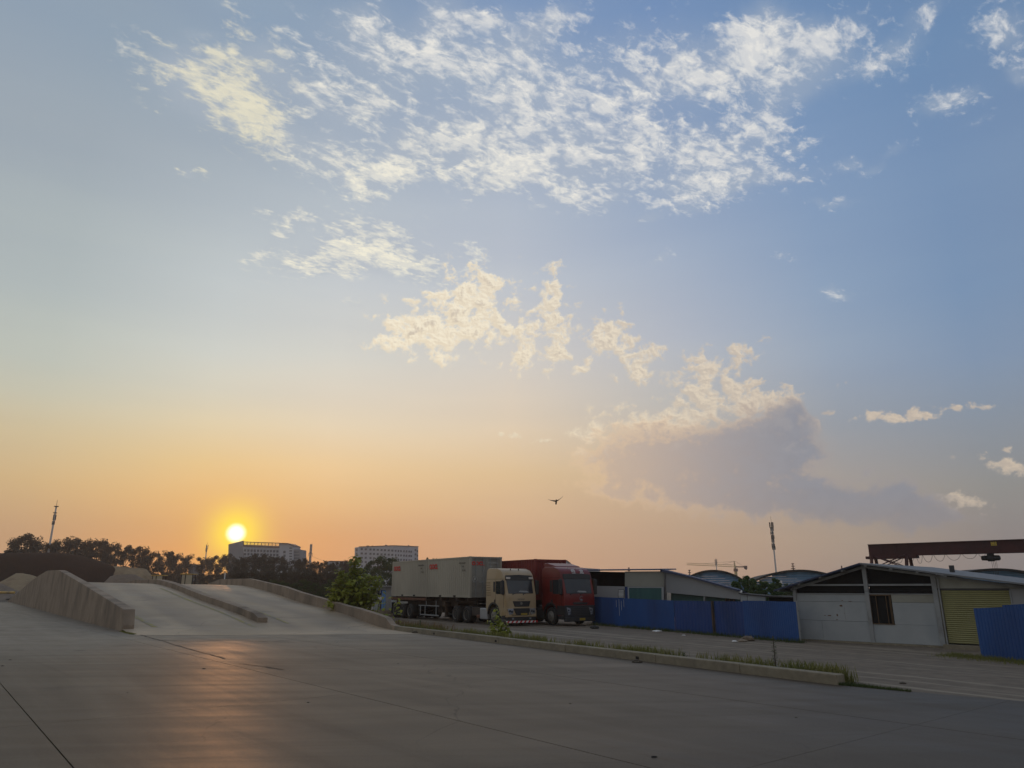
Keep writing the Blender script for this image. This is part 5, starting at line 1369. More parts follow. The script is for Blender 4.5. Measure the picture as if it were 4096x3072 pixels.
# torn pale slats at the mound's right foot
fl = thing('slat_fence', D(310, 2345, 184), 'short pale slatted fence at the foot of the dark mound', 'fence')
for k in range(9):
    u = 282 + k*7; p = D(u, 2296+k*4+random.randint(-3, 3), 184); m = MB(); m.ext([(p.x, 184, 0), (p.x+.30, 184, 0), (p.x+.30, 184, p.z), (p.x, 184, p.z-.1)], (0, .04, 0)); m.build('slat', MAT['frame_grey'], fl)
m = MB(); p = D(282, 2340, 184); q = D(346, 2340, 184); m.box(p.x, q.x, 184.05, 184.1, 1.8, 2.0); m.build('rail', MAT['frame_grey'], fl)

def loader(u, Y, v_top, wpx, label, name='wheel_loader', full=True):
    c = D(u, 2340, Y); zt = D(u, v_top, Y).z; w = wpx/FPX*Y*1.0
    fr = Frame((c.x, c.y), (1, .15)); t = thing(name, (c.x, c.y, 0), label, 'loader')
    m = MB(fr); m.box(-w*.56, w*.56, -.8, .8, zt-.10, zt); m.build('cab_roof', MAT['yellow_paint'], t, bevel=.03)
    for a in (-w*.47, w*.40):
        for b in (-.7, .62):
            m = MB(fr); m.box(a, a+.09, b, b+.08, 1.5, zt-.1); m.build('cab_post', MAT['black_plastic'], t)
    m = MB(fr); m.box(-w*.46, w*.44, -.68, -.66, 1.5, zt-.12); m.build('windscreen', MAT['reflection_tint_glass'], t)
    m = MB(fr); m.box(-w*.16, -w*.10, -.72, -.685, 1.5, zt-.1); m.build('door_post', MAT['black_plastic'], t)
    m = MB(fr); m.box(-w*.10, w*.12, -.1, .2, 1.5, 2.5); m.box(-w*.05, w*.08, -.1, .15, 2.5, 2.75); m.build('seat', MAT['black_plastic'], t, bevel=.05)
    m = MB(fr); m.box(-w*.5, w*.5, -.8, .8, 1.1, 1.5); m.box(-w*1.1, w*.2, -.75, .75, 1.0, 1.85) if full else None; m.box(-w*1.25, w*1.5, -.9, .9, .8, 1.2); m.build('body', MAT['yellow_paint'], t, bevel=.05)
    for a in (-w*.9, w*1.1):
        for b in (-1.2, .7):
            m = MB(fr); m.lathe((a, b, .75), (0, 1, 0), [(0, .35), (0, .68), (.08, .75), (.42, .75), (.5, .68), (.5, .35)], 20); m.build('wheel', MAT['rubber'], t, smooth=True)
    m = MB(fr); m.ext([(w*1.6, -1.2, .1), (w*2.6, -1.2, .1), (w*2.4, -1.2, .9), (w*1.7, -1.2, 1.2)], (0, 2.4, 0)); m.build('bucket', MAT['yellow_paint'], t, bevel=.03)
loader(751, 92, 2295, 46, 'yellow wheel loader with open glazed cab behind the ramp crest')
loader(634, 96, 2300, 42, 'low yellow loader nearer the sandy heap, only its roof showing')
m = MB(); p = D(897, 2320, 88); m.box(p.x-.05, p.x+.05, 88, 88.1, 0, D(897, 2292, 88).z); m.build('marker_post', MAT['strip_white'], label='thin white post standing beyond the ramp under the sun', cat='post')

# ------------------------------------------------------------------ far buildings
def win(parent, u0, u1, v0, v1, Y, mat='far_glass', P0=None, d=None, out=-.25, name='window'):
    if P0 is None: P0, d = (D(u0, v0, Y).x, Y), (1.0, 0.0)
    fr = Frame(P0, d); s0, z1 = onl(P0, d, u0, v0); s1, z0 = onl(P0, d, u1, v1)
    m = MB(fr); m.box(min(s0, s1), max(s0, s1), out, .1, z0, z1); return m.build(name, MAT[mat], parent)
# office block under the sun
YB = 450
o1 = thing('office_block', D(1060, 2350, YB), 'long pale office block with open roof trellis just right of the sun', 'building')
def fpoly(parent, name, mat, pix, Y, depth, P0=None, d=(1.0, 0.0)):
    P0 = P0 or (0.0, Y); fr = Frame(P0, d); m = MB(fr)
    m.ext([(onl(P0, d, u, v)[0], 0, onl(P0, d, u, v)[1]) for u, v in pix], (0, depth, 0)); return m.build(name, MAT[mat], parent)
fpoly(o1, 'facade', 'far_white', ((972, 2186), (1118, 2192), (1118, 2350), (972, 2350)), YB, 12)
PE = (D(972, 2200, YB).x, YB); pe = D(914, 2200, YB+16); dE = norm2(pe.x-PE[0], 16)
fpoly(o1, 'end_wall', 'far_grey', ((972, 2163), (914, 2177), (910, 2350), (972, 2350)), YB, -.6, PE, dE)
fpoly(o1, 'stair_tower', 'far_white', ((1118, 2172), (1150, 2173), (1172, 2184), (1172, 2350), (1118, 2350)), YB-2, 16)
fpoly(o1, 'tower_roof', 'far_roof', ((1115, 2171), (1151, 2172), (1174, 2182), (1174, 2185), (1150, 2175), (1115, 2174)), YB-3, 16)
fpoly(o1, 'side_wing', 'far_grey', ((1172, 2197), (1200, 2198), (1198, 2350), (1172, 2350)), YB, 14)
fpoly(o1, 'roof_beam', 'far_roof', ((972, 2166), (1118, 2171), (1118, 2174), (972, 2169)), YB, .6)
fpoly(o1, 'roof_beam', 'far_roof', ((972, 2178), (1118, 2184), (1118, 2192), (972, 2186)), YB-.5, 3)
for i in range(11):
    u = 973 + i*14.3; fpoly(o1, 'trellis_post', 'far_roof', ((u, 2168+i*.5), (u+1.6, 2168+i*.5), (u+1.6, 2180+i*.5), (u, 2180+i*.5)), YB+.1, .4)
for i in range(3):
    v = 2171+i*2.6; fpoly(o1, 'trellis_rail', 'far_roof', ((972, v), (1118, v+5), (1118, v+5.7), (972, v+.7)), YB+.2, .3)
for r_ in range(5):
    for c_ in range(11):
        u = 977 + c_*12.9; v = 2197 + r_*15 + c_*.4
        win(o1, u, u+7.5, v, v+9, YB)
        if r_ == 0: fpoly(o1, 'pilaster', 'far_white', ((u+9.2, 2190+c_*.5), (u+11, 2190+c_*.5), (u+11, 2350), (u+9.2, 2350)), YB-.8, .7)
for r_ in range(6):
    win(o1, 1134, 1142, 2203+r_*15, 2213+r_*15, YB-2); win(o1, 1158, 1168, 2190+r_*11, 2195+r_*11, YB-2)
    win(o1, 1174, 1197, 2206+r_*12, 2211+r_*12, YB)
# white dormitory block
YD = 430
o2 = thing('dormitory_block', D(1540, 2350, YD), 'white many-windowed block rising behind the leafy bush and trees', 'building')
Pd = (D(1576, 2200, YD).x, YD)
dl = norm2(D(1438, 2200, YD+8).x-Pd[0], 8.0); dr = norm2(D(1673, 2200, YD+10).x-Pd[0], 10.0)
fpoly(o2, 'facade', 'far_white', ((1576, 2182.5), (1438, 2187.5), (1438, 2350), (1576, 2350)), YD, -10, Pd, dl)
fpoly(o2, 'facade', 'far_white', ((1576, 2182.5), (1673, 2186.5), (1673, 2350), (1576, 2350)), YD, 10, Pd, dr)
Pc = (D(1438, 2200, YD+8).x, YD+8); dc = norm2(D(1418, 2200, YD+16).x-Pc[0], 8.0)
fpoly(o2, 'end_wall', 'far_white', ((1438, 2187.5), (1419, 2190.5), (1417, 2350), (1438, 2350)), YD, -2, Pc, dc)
for i, u in enumerate((1444, 1460, 1479, 1493, 1508, 1523, 1537, 1552, 1566)):
    for r_ in range(5):
        v = 2193 + r_*17 + i*.7; win(o2, u-2*r_*.25*(i < 2), u+7.2, v, v+7.2, YD, P0=Pd, d=dl, out=-.3 if False else -.0, name='window') if False else None
        s0, z1 = onl(Pd, dl, u, v); s1, z0 = onl(Pd, dl, u+7, v+7.2); fr = Frame(Pd, dl)
        m = MB(fr); m.box(min(s0, s1), max(s0, s1), -.1, .28, z0, z1); w = m.build('window', MAT['far_glass'], o2)
for i, u in enumerate((1580, 1591, 1601, 1613, 1623, 1634, 1642, 1659, 1667)):
    for r_ in range(5):
        v = 2199 + r_*17.5 + i*.6 - (7 if i == 7 else 0) - (3 if i == 8 else 0)
        s0, z1 = onl(Pd, dr, u, v); s1, z0 = onl(Pd, dr, u+5, v+8); fr = Frame(Pd, dr)
        m = MB(fr); m.box(min(s0, s1), max(s0, s1), -.28, .1, z0, z1); m.build('window', MAT['far_glass'], o2)
for i, u in enumerate((1424, 1428)):
    for r_ in range(4):
        v = 2194 + r_*17; s0, z1 = onl(Pc, dc, u, v); s1, z0 = onl(Pc, dc, u+1.7, v+9); fr = Frame(Pc, dc)
        m = MB(fr); m.box(min(s0, s1), max(s0, s1), -.1, .28, z0, z1); m.build('window', MAT['far_glass'], o2)
fpoly(o2, 'parapet', 'far_roof', ((1576, 2181), (1436, 2186), (1436, 2188), (1576, 2183.5)), YD, .35, Pd, dl)
fpoly(o2, 'parapet', 'far_roof', ((1576, 2181), (1674, 2185), (1674, 2187), (1576, 2183.5)), YD, -.35, Pd, dr)
for u, v, w, h in ((1466, 2182, 8, 4), (1487, 2182, 3, 4), (1540, 2179, 6, 5), (1632, 2180, 3, 4), (1560, 2181, 20, 2)): fpoly(o2, 'roof_box', 'far_roof', ((u, v), (u+w, v), (u+w, v+h+2), (u, v+h+2)), YD+5, 3)
# small far houses
def far_house(label, pix, Y, wins, depth=9, mat='far_white', roofpix=None):
    t = thing('far_house', D(pix[0][0], 2350, Y), label, 'building')
    fpoly(t, 'wall', mat, pix, Y, depth)
    if roofpix: fpoly(t, 'roof', 'far_roof', roofpix, Y-.5, depth+1)
    for (u0, u1, v0, v1) in wins: win(t, u0, u1, v0, v1, Y)
    return t
far_house('small pale house among the trees left of the white block', ((1311, 2246), (1388, 2247), (1388, 2350), (1311, 2350)), 380, ((1330, 1334, 2252, 2257), (1350, 1354, 2252, 2257)), roofpix=((1309, 2247), (1318, 2243), (1384, 2244), (1390, 2248)))
far_house('narrow white and grey house between bush and trees', ((1380, 2246), (1403, 2247), (1403, 2350), (1380, 2350)), 330, ((1394, 1401, 2250, 2256),), mat='far_grey', roofpix=((1379, 2245), (1404, 2246), (1404, 2248), (1379, 2247)))
far_house('tiny grey house in the tree row left of the office block', ((753, 2257), (773, 2258), (773, 2350), (753, 2350)), 300, ((757, 761, 2262, 2268),), mat='far_grey', roofpix=((752, 2255), (774, 2256), (774, 2259), (752, 2258)))
far_house('white stepped house roofline showing right above the red container', ((2240, 2250), (2268, 2241), (2282, 2252), (2294, 2262), (2294, 2350), (2240, 2350)), 260, ((2271, 2279, 2251, 2257), (2260, 2266, 2262, 2268), (2277, 2291, 2266, 2269)), roofpix=((2225, 2243), (2267, 2240), (2283, 2252), (2281, 2254), (2266, 2243), (2225, 2246)))
far_house('low white house line above the shed roof beside the red cab', ((2294, 2266), (2298, 2271), (2340, 2272), (2400, 2276), (2400, 2350), (2294, 2350)), 300, ((2302, 2308, 2275, 2279), (2318, 2324, 2275, 2279), (2334, 2339, 2275, 2279), (2350, 2356, 2277, 2280)), roofpix=((2296, 2272), (2312, 2271), (2341, 2272), (2343, 2275), (2400, 2276), (2400, 2279), (2296, 2275)))

# ------------------------------------------------------------------ masts, pylons, tower crane
def mast(ub, vb, vt, Y, label, antennas, lean=0.0, r=.45, rings=(), rod=True, group=None, rodv=None):
    b = D(ub, vb, Y); top = D(ub, vt, Y); t = thing('telecom_mast', (b.x, Y, 0), label, 'mast', group)
    ht = top.z; m = MB(); m.tube((b.x, Y, 0), (b.x, Y, ht), r, r*.55, n=10); m.build('pole', MAT['white_mast'], t, smooth=True)
    if rod: m = MB(); m.tube((b.x, Y, ht), (b.x, Y, D(ub, rodv, Y).z), r*.14, n=5); m.build('lightning_rod', MAT['steel_dark'], t)
    for (v, du, hpx, wpx) in antennas:
        for k in range(3):
            q = 2*math.pi*k/3 + du; p = D(ub, v, Y); s_ = Y/FPX
            x, y = b.x + (wpx*s_)*math.cos(q), Y + (wpx*s_)*math.sin(q)
            m = MB(); m.box(x-.15, x+.15, y-.09, y+.09, p.z-hpx*s_/2, p.z+hpx*s_/2); m.build('antenna_panel', MAT['steel_dark'], t)
            m = MB(); m.tube((b.x, Y, p.z), (x, y, p.z), .08, n=4); m.build('antenna_arm', MAT['steel_dark'], t)
    for (v, wpx) in rings:
        p = D(ub, v, Y); s_ = Y/FPX; m = MB(); m.lathe((b.x, Y, p.z), (0, 0, 1), [(0, wpx*s_), (.25, wpx*s_)], 12); m.build('platform', MAT['steel_dark'], t)
# positions of mast axes taken where they cross the tree line
mast(197, 2190, 2026, 240, 'tall white telecom mast rising above the trees at far left', ((2070, .3, 22, 4), (2092, 1.3, 14, 3.5)), r=.42, rings=((2053, 7), (2027, 8), (2096, 4)), rodv=2000)
mast(822, 2235, 2184, 560, 'small telecom mast above the trees left of the sun', ((2187, .3, 16, 4), (2200, 1.2, 12, 3)), r=.6, rodv=2168)
mast(3104, 2285, 2092, 230, 'tall slender telecom mast behind the blue warehouses', ((2100, .3, 22, 7), (2118, 1.3, 12, 5), (2132, .6, 12, 5), (2148, .1, 15, 5), (2163, 1.0, 14, 4), (2182, .5, 16, 5), (2192, 1.4, 14, 5)), r=.30, rings=((2206, 2.6), (2256, 2.6), (2113, 5)), rodv=2066)
mast(2867, 2285, 2238, 520, 'small telecom mast seen past the tower crane jib', ((2244, .3, 14, 4), (2256, 1.2, 10, 3)), r=.5, rodv=2232)
def pylon(u, v_top, Y, label, wpx, arms):
    b = D(u, 2352, Y); zt = D(u, v_top, Y).z; s_ = Y/FPX; t = thing('power_pylon', (b.x, Y, 0), label, 'pylon')
    hw = lambda z: (wpx*s_)*(1 - .86*min(1, (z/zt)/.62)) if z < zt*.62 else wpx*s_*.14
    lv = [0, .16, .30, .42, .53, .62, .70, .78, .86, .93, 1.0]
    for sx_ in (-1, 1):
        for sy in (-1, 1):
            m = MB()
            for a, c in zip(lv[:-1], lv[1:]): m.tube((b.x+sx_*hw(a*zt), Y+sy*hw(a*zt), a*zt), (b.x+sx_*hw(c*zt), Y+sy*hw(c*zt), c*zt), .16, n=4)
            m.build('leg', MAT['steel_grey'], t)
    m = MB()
    for a, c in zip(lv[:-1], lv[1:]):
        for sy in (-1, 1):
            h0, h1 = hw(a*zt), hw(c*zt)
            m.tube((b.x-h0, Y+sy*h0, a*zt), (b.x+h1, Y+sy*h1, c*zt), .09, n=3); m.tube((b.x+h0, Y+sy*h0, a*zt), (b.x-h1, Y+sy*h1, c*zt), .09, n=3); m.tube((b.x-h1, Y+sy*h1, c*zt), (b.x+h1, Y+sy*h1, c*zt), .09, n=3)
    m.build('lattice', MAT['steel_grey'], t, kind='stuff')
    tips = []
    for f_, w in arms:
        m = MB(); z = zt*f_
        for sx_ in (-1, 1):
            m.tube((b.x, Y, z+.8), (b.x+sx_*w*s_, Y, z), .12, n=3); m.tube((b.x, Y, z), (b.x+sx_*w*s_, Y, z), .12, n=3)
            m.tube((b.x+sx_*w*s_, Y, z), (b.x+sx_*w*s_, Y, z-1.2), .10, n=4)
        tips.append(Vector((b.x+w*s_, Y, z-1.2))); m.build('cross_arm', MAT['steel_grey'], t)
    return tips
tips = pylon(1232, 2177, 360, 'lattice power pylon between the office block and the white block', 19, ((.80, 8), (.62, 9)))
for k, tp_ in enumerate(tips):
    m = MB(); e_ = D(1410, 2232 + 18*k, 520); P_ = [tp_.lerp(e_, i/16) + Vector((0, 0, -6*(1-(2*i/16-1)**2)*.5)) for i in range(17)]
    m.path(P_, .05, 3); m.build('power_line', MAT['steel_dark'], label='power line from the lattice pylon, %s cable' % ('upper' if k == 0 else 'lower'), cat='cable', group='cables of the lattice pylon')
def pole(u, vt, Y, label, w):
    b = D(u, 2352, Y); zt = D(u, vt, Y).z; s_ = Y/FPX; t = thing('power_pole', (b.x, Y, 0), label, 'pole')
    m = MB(); m.tube((b.x, Y, 0), (b.x, Y, zt), .30, .22, n=6); m.build('post', MAT['rust'], t)
    for f_ in (0, 1, 2):
        z = zt - (2 + f_*9)*s_; m = MB(); m.tube((b.x-w*s_*(.7 + .2*f_), Y, z), (b.x+w*s_*(.7+.2*f_), Y, z), .18, n=4); m.build('cross_arm', MAT['rust'], t)
pole(3181, 2253, 330, 'three-armed power pole above the second blue arch', 7)
pole(2762, 2279, 330, 'power pole peeping over the lean-to roof left of the tower crane', 6)
pole(2519, 2270, 300, 'short power pole peeping above the corrugated roof edge', 5)
pole(3377, 2263, 280, 'small pole tip showing over the left slope of the shack roof', 3)
# tower crane
YC = 600; s_ = YC/FPX
cb = D(2943, 2290, YC); tcr = thing('tower_crane', (cb.x, YC, 0), 'distant yellow tower crane with long jib pointing left', 'crane')
zj = D(2943, 2268, YC).z
m = MB(); m.box(cb.x-1, cb.x+1, YC-1, YC+1, 0, zj-1.5); m.build('tower', MAT['crane_yellow'], tcr)
m = MB(); m.tube((cb.x, YC, zj-2), (cb.x-.6, YC, D(2940, 2244, YC).z), .9, .3, n=4); m.build('cathead', MAT['crane_yellow'], tcr)
j0, j1_ = Vector((cb.x, YC, zj)), D(2747, 2259, YC)
m = MB(); n = 22
for off_ in ((0, 1.1, 0), (0, -1.1, 0), (0, 0, 1.7)): m.tube(j0+Vector(off_), j1_+Vector(off_)*.8, .16, n=3)
for i in range(n):
    a = j0.lerp(j1_, i/n); c = j0.lerp(j1_, (i+.5)/n); e_ = j0.lerp(j1_, (i+1)/n)
    m.tube(a+Vector((0, -1.1, 0)), c+Vector((0, 0, 1.6)), .10, n=3); m.tube(c+Vector((0, 0, 1.6)), e_+Vector((0, -1.1, 0)), .10, n=3)
m.build('jib', MAT['crane_yellow'], tcr, kind='stuff')
cj = D(2988, 2269, YC)
m = MB(); m.box(cb.x, cj.x, YC-.6, YC+.6, zj-.3, zj+.5); m.build('counter_jib', MAT['crane_red'], tcr)
m = MB(); m.ext([(cj.x-2.4, YC-1, zj+1), (cj.x, YC-1, zj+1), (cj.x, YC-1, zj-1), (cj.x-.8, YC-1, zj-2.2), (cj.x-2.2, YC-1, zj-1.2)], (0, 2, 0)); m.build('counterweight', MAT['crane_red'], tcr)
m = MB(); m.box(cb.x-1.3, cb.x+1.6, YC-1.2, YC+1.2, zj-3.5, zj-1.2); m.build('operator_cab', MAT['crane_red'], tcr)
ht_ = D(2940, 2245, YC)
m = MB(); m.tube(ht_, j0.lerp(j1_, .62)+Vector((0, 0, 1.7)), .08, n=3); m.tube(ht_, cj+Vector((-3, 0, 1)), .10, n=3); m.tube(ht_, j0.lerp(j1_, .25)+Vector((0, 0, 1.7)), .08, n=3); m.build('tie_bars', MAT['steel_dark'], tcr, kind='stuff')

# ------------------------------------------------------------------ vegetation
rng = np.random.default_rng(11)
def mesh_np(name, V, F, mat):
    me = bpy.data.meshes.new(name); k = F.shape[1]
    me.vertices.add(len(V)); me.vertices.foreach_set('co', V.astype(np.float32).ravel())
    me.loops.add(F.size); me.loops.foreach_set('vertex_index', F.astype(np.int32).ravel())
    me.polygons.add(len(F)); me.polygons.foreach_set('loop_start', np.arange(0, F.size, k, dtype=np.int32)); me.polygons.foreach_set('loop_total', np.full(len(F), k, dtype=np.int32))
    me.update(); me.validate(); me.materials.append(mat); return me
def leaves(C, size, flat=0.0, asp=.6):
    """leaf quads at centres C"""
    n = len(C); a = rng.normal(size=(n, 3)); a /= np.linalg.norm(a, axis=1)[:, None]
    b = rng.normal(size=(n, 3)); b -= (a*b).sum(1)[:, None]*a; b /= np.linalg.norm(b, axis=1)[:, None]
    s_ = size*(.6+.8*rng.random(n))[:, None]
    V = np.stack([C - a*s_, C + b*s_*asp, C + a*s_, C - b*s_*asp], 1).reshape(-1, 3)
    return V, np.arange(n*4).reshape(-1, 4)
def clump_points(cl, per, r):
    P = []
    for c in cl:
        k = int(per*(.6+.8*rng.random())); d = rng.normal(size=(k, 3)); d /= np.linalg.norm(d, axis=1)[:, None]
        rr = r*(.65+.7*rng.random()); P.append(np.array(c) + d*(rng.random(k)**.45)[:, None]*rr*np.array([1, 1, .8]))
    return np.concatenate(P)
def obj_me(name, me, parent=None, **kw):
    o = bpy.data.objects.new(name, me); COL.objects.link(o)
    if parent: o.parent = parent
    return tag(o, **kw)
def make_tree(seed, ncl=26, per=120, lr=.85, size=.17, wid=2.3, mat='leaf_far', low=.22, hh=10.0, name='tree'):
    """unit tree 10 m high: tapered trunk with limbs, crown of leaf clumps with gaps"""
    rng_ = random.Random(seed); cl = []
    for i in range(ncl):
        z = hh*(low + (.93-low)*((i+.5)/ncl)); q = (z/hh-low)/(1-low); w = wid*(math.sin(math.pi*min(1, q*.82+.16))**.7)*(.55+.6*rng_.random())
        a = rng_.random()*6.28*1.0 + i*2.4; cl.append((w*math.cos(a)*.8, w*math.sin(a)*.8, z + rng_.uniform(-.5, .5)))
    cl.append((rng_.uniform(-.5, .5), 0, hh*.93))
    P = clump_points(cl, per, lr); V, F = leaves(P, size)
    crown = mesh_np('crown', V, F, MAT[mat])
    m = MB(); x = y = 0; prev = Vector((0, 0, 0)); nseg = 6
    pts = [Vector((rng_.uniform(-.15, .15)*k, rng_.uniform(-.15, .15)*k, hh*.82*k/nseg)) for k in range(nseg+1)]
    for k in range(nseg): m.tube(pts[k], pts[k+1], .17*(1-k/nseg*.8), .17*(1-(k+1)/nseg*.8), n=6)
    for c in cl[::2]:
        k = max(1, min(nseg-1, int((c[2]-1.2)/(hh*.82)*nseg))); m.tube(pts[k], c, .05, .015, n=4)
    me = bpy.data.meshes.new('trunk'); me.from_pydata([tuple(p) for p in m.v], [], m.f); me.materials.append(MAT['bark'])
    return crown, me
protos = [make_tree(s, 24+s % 5*2, 130, .8+.1*(s % 3), .16, 1.9+.25*(s % 4)) for s in range(6)]
broad = [make_tree(20+s, 34, 140, 1.0, .17, 3.2+.4*s, 'leaf_far', low=.12) for s in range(3)]
green = [make_tree(40+s, 30, 150, .85, .15, 2.9+.3*s, 'leaf_mid', low=.12) for s in range(3)]
bamboo = [make_tree(60+s, 34, 170, .62, .17, 1.6+.3*s, 'leaf_green', low=.06) for s in range(3)]
def put_tree(kind, i, u, vt, Y, label, group=None, wscale=1.0, name='tree'):
    b = D(u, 2352, Y); h = D(u, vt, Y).z
    crown, trunk = kind[i % len(kind)]
    t = bpy.data.objects.new(name, None); COL.objects.link(t); t.location = (b.x, Y, -.02); t.rotation_euler = (0, 0, rng.random()*6.28)
    s_ = h/10.0; t.scale = (s_*wscale, s_*wscale, s_); tag(t, label, 'tree' if name == 'tree' else 'shrub', group)
    obj_me('crown', crown, t); obj_me('trunk', trunk, t)
    return t
ORD = ['first', 'second', 'third', 'fourth', 'fifth', 'sixth', 'seventh', 'eighth', 'ninth', 'tenth', 'eleventh', 'twelfth', 'thirteenth', 'fourteenth', 'fifteenth', 'sixteenth', 'seventeenth', 'eighteenth', 'nineteenth', 'twentieth']
row = [(18, 2168), (50, 2141), (86, 2134), (124, 2166), (163, 2168), (188, 2161), (236, 2151), (262, 2158), (292, 2153), (331, 2157), (372, 2160), (398, 2160), (448, 2174), (497, 2178), (527, 2184), (558, 2189)]
for i, (u, v) in enumerate(row):
    put_tree(protos, i*5+1, u, v-1, 228+i*3, '%s tree from the left edge in the dark left skyline row' % ORD[i], 'skyline trees left of the loader', 1.0 if i in (1, 2, 6, 9) else .85)
row2 = [(598, 2208), (622, 2212), (650, 2206), (672, 2204), (698, 2216), (722, 2228), (745, 2220), (790, 2229), (812, 2232), (846, 2221), (878, 2221), (904, 2213), (922, 2226)]
for i, (u, v) in enumerate(row2):
    put_tree(protos, i*3+2, u, v-1, 276+i*4, '%s thin dark tree from the left between sand heap and office block' % ORD[i], 'skyline trees above the ramp crest', .85)
row3 = [(950, 2228), (985, 2222), (1012, 2212), (1045, 2213), (1072, 2222), (1102, 2222), (1135, 2238), (1165, 2238), (1190, 2234), (1213, 2231), (1240, 2250), (1262, 2243), (1291, 2242), (1318, 2252), (1343, 2243), (1372, 2240), (1396, 2250)]
for i, (u, v) in enumerate(row3):
    put_tree(broad, i, u, v, 205+(i*37 % 40), 'dark full tree standing before the office block and pylon, %s from the left' % ORD[i], 'dark trees below the office block', .8)
for i, (u, v, Y) in enumerate(((1484, 2242, 135), (1520, 2222, 130), (1556, 2228, 138), (1592, 2243, 140), (1640, 2262, 140), (1430, 2270, 130))):
    put_tree(green, i, u, v, Y, 'feathery green tree in front of the white block behind the bush, %s from the left' % ORD[i if i < 5 else 0] if i < 5 else 'low green tree half hidden behind the leafy bush', 'green trees before the white block', 1.15)
for i, (u, v) in enumerate(((1708, 2229), (1738, 2232), (1760, 2235), (1792, 2239))):
    put_tree(green, i, u, v, 120, 'treetop peeping over the beige containers, %s from the left' % ORD[i], 'treetops above the beige containers', .45)
# undergrowth: low shrubs at the foot of the trees and behind the right parapet
sh = []
k_ = 0
for u in range(372, 930, 31):
    sh.append((u, 2292 + (u*7) % 14, 228 + (u*13) % 30, broad, 'dark low shrub in the thicket below the skyline trees'))
for u in range(935, 1420, 26):
    sh.append((u, 2278 + (u*11) % 22, 125 + (u*13) % 40, broad, 'dark shrub in the thicket behind the ramp parapet'))
for u in range(1085, 1440, 30):
    sh.append((u, 2316 + (u*5) % 24, 84 + (u*3) % 18, green, 'olive green bush just behind the ramp parapet'))
for i, (u, v, Y, kd, lb) in enumerate(sh):
    same = [q for q in sh if q[4] == lb]; j = same.index(sh[i])
    put_tree(kd, i, u, v, Y, lb + ', %s from the left' % (ORD[j] if j < 20 else 'last'), lb.replace('dark low shrub', 'dark low shrubs').replace('dark shrub', 'dark shrubs').replace('olive green bush', 'olive green bushes'), 1.15 if kd is broad else 1.25, 'shrub')
bam = [(2942, 2318), (2966, 2309), (2993, 2297), (3018, 2308), (3046, 2318), (3064, 2320), (3086, 2327), (3106, 2306), (3122, 2326)]
for i, (u, v) in enumerate(bam):
    put_tree(bamboo, i, u, v, 52+(i*7 % 6), 'leafy green bamboo clump before the blue warehouses, %s from the left' % ORD[i], 'bamboo clumps before the warehouses', 1.0, 'bamboo')
put_tree(green, 1, 3160, 2332, 44, 'dark shrub tucked under the left eave of the shack', None, .8, 'shrub')
put_tree(green, 2, 3180, 2350, 40, 'low dark shrub behind the end post of the blue fence', None, .8, 'shrub')

